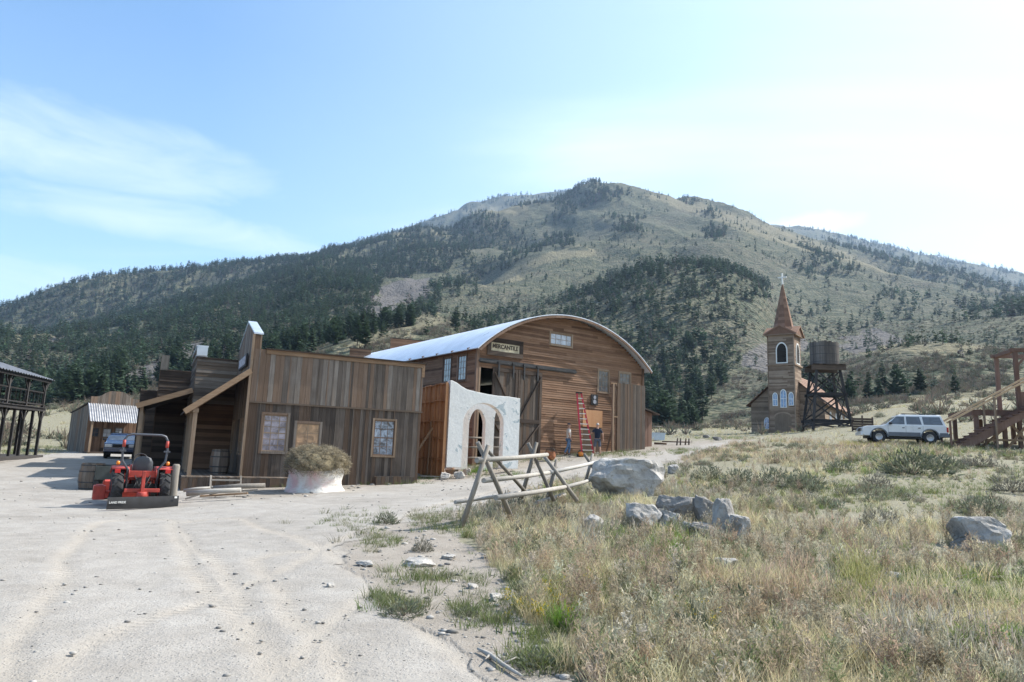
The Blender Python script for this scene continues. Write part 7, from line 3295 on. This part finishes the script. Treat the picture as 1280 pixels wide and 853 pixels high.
for k in range(1, 12):
    f = k / 12
    b = MB()
    p, q = bl_.lerp(tl_, f), br_.lerp(tr_, f)
    b.beam(p, q, .10, .05)
    b.build('tread', ALU, t)
b = MB()
b.box(topc.x - .17, topc.x + .19, topc.y - .12, topc.y + .2, topc.z, topc.z + .07)
b.build('top_cap', BLACKPAINT, t)


def skin_mesh(name, joints, links, mat, parent, sub=2, root=0):
    """joints: list of (co, radius or (rx,ry))"""
    me = bpy.data.meshes.new(name)
    me.from_pydata([tuple(j[0]) for j in joints], links, [])
    o = link_mesh(name, me, parent)
    md = o.modifiers.new('skin', 'SKIN')
    md.use_smooth_shade = True
    if not me.skin_vertices:
        bm = bmesh.new()
        bm.from_mesh(me)
        bm.verts.layers.skin.verify()
        bm.to_mesh(me)
        bm.free()
    sv = me.skin_vertices[0].data
    for i, j in enumerate(joints):
        r_ = j[1]
        sv[i].radius = r_ if isinstance(r_, tuple) else (r_, r_)
        sv[i].use_root = (i == root)
    ss = o.modifiers.new('sub', 'SUBSURF')
    ss.levels = sub
    ss.render_levels = sub
    me.materials.append(mat)
    return o


SKIN = plain('skin', (.46, .27, .19), .55, 0, .06, 8)


def person(label, loc, rz, J, top, bottom, shoe, hairm, cap=None, shorts=False, h=1.78):
    """J gives joint positions; x right, y forward, z up"""
    t = thing('person', label, 'person', loc, rz)
    V_ = Vector
    jn, lk = [], []

    def add(p, r_, parent=None):
        jn.append((V_(p), r_))
        if parent is not None:
            lk.append((parent, len(jn) - 1))
        return len(jn) - 1
    pel = add((0, 0, .95), (.135, .10))
    sp = add((0, .0, 1.12), (.135, .10), pel)
    ch = add((0, -.01, 1.30), (.165, .11), sp)
    nb = add((0, -.01, 1.45), (.09, .08), ch)
    nk = add((0, .01, 1.52), (.055, .055), nb)
    h0 = add((0, .02, 1.60), (.065, .08), nk)
    h1 = add((0, .01, 1.68), (.078, .098), h0)
    h2 = add((0, .0, 1.75), (.06, .075), h1)
    hands = []
    for s_, k in ((-1, 'L'), (1, 'R')):
        sh = add((s_ * .17, -.01, 1.43), .055, ch)
        el = add(J[k + 'el'], .042, sh)
        wr = add(J[k + 'wr'], .028, el)
        dr = (V_(J[k + 'wr']) - V_(J[k + 'el'])).normalized()
        pm = add(V_(J[k + 'wr']) + dr * .07, (.036, .022), wr)
        sd = dr.cross(V_((0, 1, 0.2))).normalized()
        for f in range(4):
            o_ = sd * (.03 - .02 * f)
            b0 = add(V_(J[k + 'wr']) + dr * .10 + o_, .010, pm)
            ln = (.065, .075, .07, .055)[f]
            b1 = add(V_(J[k + 'wr']) + dr * (.10 + ln * .6) + o_ * 1.1 + V_((0, .008, 0)), .009, b0)
            add(V_(J[k + 'wr']) + dr * (.10 + ln) + o_ * 1.1 + V_((0, .02, 0)), .008, b1)
        th = add(V_(J[k + 'wr']) + dr * .05 + sd * .045 + V_((0, .02, 0)), .011, pm)
        add(V_(J[k + 'wr']) + dr * .09 + sd * .06 + V_((0, .03, 0)), .009, th)
        hip = add((s_ * .09, 0, .88), .085, pel)
        kn = add(J[k + 'kn'], .056, hip)
        cf = add(V_(J[k + 'kn']).lerp(V_(J[k + 'an']), .35) + V_((0, -.015, 0)), .055, kn)
        an = add(J[k + 'an'], .036, cf)
        ft = add(V_(J[k + 'an']) + V_((s_ * .01, .04, -.045)), .04, an)
        add(V_(J[k + 'an']) + V_((s_ * .02, .15, -.06)), (.035, .025), ft)
    body = skin_mesh('body', jn, lk, SKIN, t, 2)
    # face
    b = MB()
    b.lathe([(.001, -.012), (.012, -.004), (.016, .012), (.005, .03)], (0, .115, 1.655), 8)
    b.build('nose', SKIN, t)
    for s_ in (-1, 1):
        b = MB()
        b.lathe([(.001, -.009), (.009, -.004), (.009, .004), (.001, .009)], (s_ * .031, .098, 1.685), 8)
        b.build('eye', BLACKPAINT, t)
        b = MB()
        b.lathe([(.001, -.03), (.014, -.02), (.016, .01), (.001, .03)], (s_ * .082, .0, 1.67), 8)
        b.build('ear', SKIN, t)
    b = MB()
    b.box(-.024, .024, .098, .106, 1.625, 1.631)
    b.build('mouth', plain('lips', (.35, .15, .12), .6, 0, .1, 5), t)
    # shirt
    jn2, lk2 = [], []

    def add2(p, r_, parent=None):
        jn2.append((V_(p), r_))
        if parent is not None:
            lk2.append((parent, len(jn2) - 1))
        return len(jn2) - 1
    a0 = add2((0, 0, 1.10), (.165, .13))
    aa = add2((0, 0, .94), (.165, .13), a0)
    a1 = add2((0, -.01, 1.30), (.185, .135), a0)
    a2 = add2((0, -.01, 1.46), (.10, .09), a1)
    for s_, k in ((-1, 'L'), (1, 'R')):
        sh = add2((s_ * .17, -.01, 1.42), .075, a1)
        el = V_(J[k + 'el'])
        add2(V_((s_ * .17, -.01, 1.42)).lerp(el, .75), .062, sh)
    skin_mesh('shirt', jn2, lk2, top, t, 2)
    jn2, lk2 = [], []
    p0 = add2((0, 0, .95), (.15, .12))
    for s_, k in ((-1, 'L'), (1, 'R')):
        hp_ = add2((s_ * .092, 0, .86), .10, p0)
        kn = V_(J[k + 'kn'])
        an = V_(J[k + 'an'])
        k_ = add2(kn + V_((0, 0, -.02 if shorts else 0)), .085 if shorts else .072, hp_)
        if not shorts:
            c1_ = add2(kn.lerp(an, .5), .066, k_)
            add2(kn.lerp(an, .97), .058, c1_)
    skin_mesh('shorts' if shorts else 'jeans', jn2, lk2, bottom, t, 2)
    for s_, k in ((-1, 'L'), (1, 'R')):
        an = V_(J[k + 'an'])
        skin_mesh('shoe', [(an + V_((0, -.03, -.045)), .045), (an + V_((0, .05, -.05)), .045), (an + V_((s_ * .015, .17, -.06)), (.045, .032))], [(0, 1), (1, 2)], shoe, t, 2)
    b = MB()
    rows = []
    for e in np.linspace(-.1 if cap is None else .15, PI / 2, 7):
        rows.append([(.084 * math.cos(e) * math.cos(a) * (1 if math.sin(a) < .3 or e > .5 else .9), -.012 + .104 * math.cos(e) * math.sin(a), 1.70 + .10 * math.sin(e)) for a in np.linspace(0, 2 * PI, 17)[:-1]])
    b.grid(rows, .5, wrap=True)
    hr = b.build('cap' if cap else 'hair', cap or hairm, t)
    if cap:
        b = MB()
        b.prism([(-.07, .06), (-.05, .16), (0, .19), (.05, .16), (.07, .06)], 1.715, 1.73, 'z')
        b.build('visor', cap, hr)
    return t


def pos_on(px, py, D):
    p = P(px, py, D)
    return Vector((p.x, p.y, gz1(p.x, p.y) + .005))


TSH = plain('white_cotton', (.70, .66, .60), .9, 0, .06, 9)
JEAN = plain('blue_denim', (.10, .17, .28), .9, 0, .2, 14)
NAVY = plain('navy_cotton', (.012, .02, .04), .9, 0, .2, 9)
GREYS = plain('grey_cotton', (.09, .10, .13), .9, 0, .15, 9)
SHOE = plain('dark_shoes', (.05, .045, .04), .7, 0, .2, 9)
# walking/standing, seen from the side, facing right
person('person in white t-shirt, jeans and dark cap standing left of the red ladder', pos_on(710.5, 566, 38.9), R(-78),
       dict(Lel=(-.24, -.06, 1.16), Lwr=(-.20, .12, .98), Rel=(.24, -.06, 1.15), Rwr=(.22, .05, .92), Lkn=(-.10, .10, .50), Lan=(-.10, .05, .09), Rkn=(.11, -.08, .49), Ran=(.11, -.26, .11)),
       TSH, JEAN, SHOE, SHOE, cap=plain('dark_cap', (.03, .035, .05), .8, 0, .1, 9))
person('person with white hair, navy shirt and grey shorts standing with back turned beside the ladder', pos_on(746.5, 567, 38.3), R(-8),
       dict(Lel=(-.33, .06, 1.22), Lwr=(-.42, .28, 1.20), Rel=(.30, -.03, 1.16), Rwr=(.31, .08, .92), Lkn=(-.14, .02, .48), Lan=(-.16, -.02, .09), Rkn=(.14, .02, .48), Ran=(.17, -.02, .09)),
       NAVY, GREYS, SHOE, plain('white_hair', (.40, .385, .36), .8, 0, .1, 20), shorts=True)

# orange tool at the ladder foot
p = pos_on(726, 565, 38.0)
t = thing('power_tool', 'small orange machine on the ground at the ladder foot', 'tool', p)
b = MB()
b.lathe([(.14, 0), (.17, .08), (.15, .2), (.08, .26)], (0, 0, 0), 14)
b.build('housing', AMBER, t)
b = MB()
b.tube([(-.12, 0, .2), (-.1, 0, .34), (.1, 0, .34), (.12, 0, .2)], .02, 8)
b.box(-.22, -.12, -.1, .1, 0, .14)
b.build('handle', BLACKPAINT, t)
p = pos_on(688, 566, 36.5)
t = thing('rusty_pot', 'rusty round pot behind the fence near the sliding doors', 'pot', p)
b = MB()
b.lathe([(.12, 0), (.26, .12), (.3, .28), (.24, .42), (.27, .46), (.22, .46), (.2, .4)], (0, 0, 0), 18)
b.build('vessel', plain('rusty_iron', (.28, .11, .05), .9, 0, .4, 8, bmp=.4), t)
b = MB()
b.tube([(-.27, 0, .4), (-.2, 0, .6), (.2, 0, .6), (.27, 0, .4)], .015, 6)
b.build('handle', DARKMETAL, t)

# pale box and thin pole by the lean-to
p = pos_on(817.5, 552, 58)
t = thing('water_trough', 'pale blue-grey metal trough beyond the lean-to', 'trough', p, R(20))
PALEB = plain('pale_blue_metal', (.45, .52, .60), .5, .2, .1, 5)
b = MB()
b.prism([(-.75, 0), (.75, 0), (.85, .62), (-.85, .62)], -.45, .45, 'y')
b.build('tank', PALEB, t, bevel=.03)
b = MB()
b.box(-.88, .88, -.48, -.44, .60, .66)
b.box(-.88, .88, .44, .48, .60, .66)
b.build('rim', PALEB, t)
p = pos_on(824, 547, 62)
t = thing('pipe_stand', 'thin pale pipe stand behind the trough', 'pipe', p)
b = MB()
b.tube([(0, 0, 0), (0, 0, 1.1)], .035, 8)
b.build('pole', W_LOGZ, t)
b = MB()
b.tube([(-.6, 0, 1.1), (.2, 0, 1.12)], .035, 8)
b.build('arm', W_LOGZ, t)

# small dark jack fence beside the track
p0 = pos_on(850, 562, 45)
t = thing('low_fence', 'low dark pole fence with paired stub posts beside the gravel track', 'fence', p0)
for dx in (-.05, .5):
    for k, s_ in enumerate((-1, 1)):
        b = MB()
        b.tube([(dx + s_ * .12 - .05, 0, -.1), (dx + s_ * .05 + .05 * s_, .02 * k, .45)], .05, 8)
        b.build('post', W_DARK, t)
b = MB()
b.tube([(-1.15, .1, .2), (.7, .12, .22)], .04, 8)
b.build('rail', W_DARK, t)
b = MB()
b.tube([(-1.6, .4, .06), (-.8, .35, .07)], .07, 8)
b.build('fallen_rail', W_DARK, t)

# dark board fence right of the church
p0 = pos_on(1066, 546, 55)
t = thing('board_fence', 'short dark board fence between the church and the white car', 'fence', p0, R(-12))
for k in range(3):
    b = MB()
    b.box(k * .75 - .05, k * .75 + .05, -.05, .05, -.3, 1.15 + (k % 2) * .12)
    b.build('post', W_DARK, t)
b = MB()
for k in range(5):
    b.box(-.05, 1.55, -.08, -.052, .08 + k * .2, .26 + k * .2)
b.build('boards', W_DARKX, t)

# weathered stick and grey rag at the bottom edge
p = hit(625, 838)
t = thing('grey_branch', 'weathered grey forked branch lying at the bottom edge of the gravel', 'branch', p)
b = MB()
pts = [hit(597, 816) - p, hit(612, 824) - p, hit(628, 836) - p, hit(652, 851) - p]
b.tube([q + Vector((0, 0, .03)) for q in pts], [.010, .022, .018, .010], 7)
b.tube([hit(612, 824) - p + Vector((0, 0, .03)), hit(606, 833) - p + Vector((0, 0, .05))], [.012, .005], 6)
b.tube([hit(628, 836) - p + Vector((0, 0, .03)), hit(646, 834) - p + Vector((0, 0, .07))], [.012, .005], 6)
b.build('wood', W_LOG, t)

# distant false fronts seen over the storefront roof
for i, (x0, x1, yt_, lab_) in enumerate(((436, 459, 436, 'top of a brown false front showing above the plank building, left one'), (487, 540, 424, 'top of a brown plank false front showing behind the curved roof'))):
    D = 52 + i * 8
    pa_ = P(x0, yt_ + 20, D)
    zt_ = P((x0 + x1) / 2, yt_, D).z
    wd_ = (x1 - x0) * D / FPX * 1.15
    t = thing('plank_building', lab_, 'building', (pa_.x, pa_.y, 0), R(20))
    b = MB()
    hboards(b, (0, 0), (1, 0), (0, -1), wd_, .3, zt_, .16, .03)
    b.build('front_wall', W_BROWNX, t)
    b = MB()
    b.box(.05, wd_ - .05, .02, 4.5, .3, zt_ - .8)
    b.box(-.05, wd_ + .05, -.05, .15, zt_, zt_ + .06)
    b.build('back_wall', W_DARKX, t)

# ================================================================ haze
b = MB()
b.box(-4900, 4900, -4900, 4900, -3, 1150)
hz = b.build('haze', [], None)
tagp(hz, kind='stuff')
hz['label'] = 'thin blue haze over the valley'
hm = bpy.data.materials.new('valley_haze')
hm.use_nodes = True
hn = hm.node_tree.nodes
hn.remove(hn['Principled BSDF'])
pv = hn.new('ShaderNodeVolumePrincipled')
pv.inputs['Color'].default_value = (.50, .70, 1.0, 1)
pv.inputs['Density'].default_value = .00011
pv.inputs['Anisotropy'].default_value = .3
hm.node_tree.links.new(pv.outputs[0], hn['Material Output'].inputs['Volume'])
hz.data.materials.clear()
hz.data.materials.append(hm)
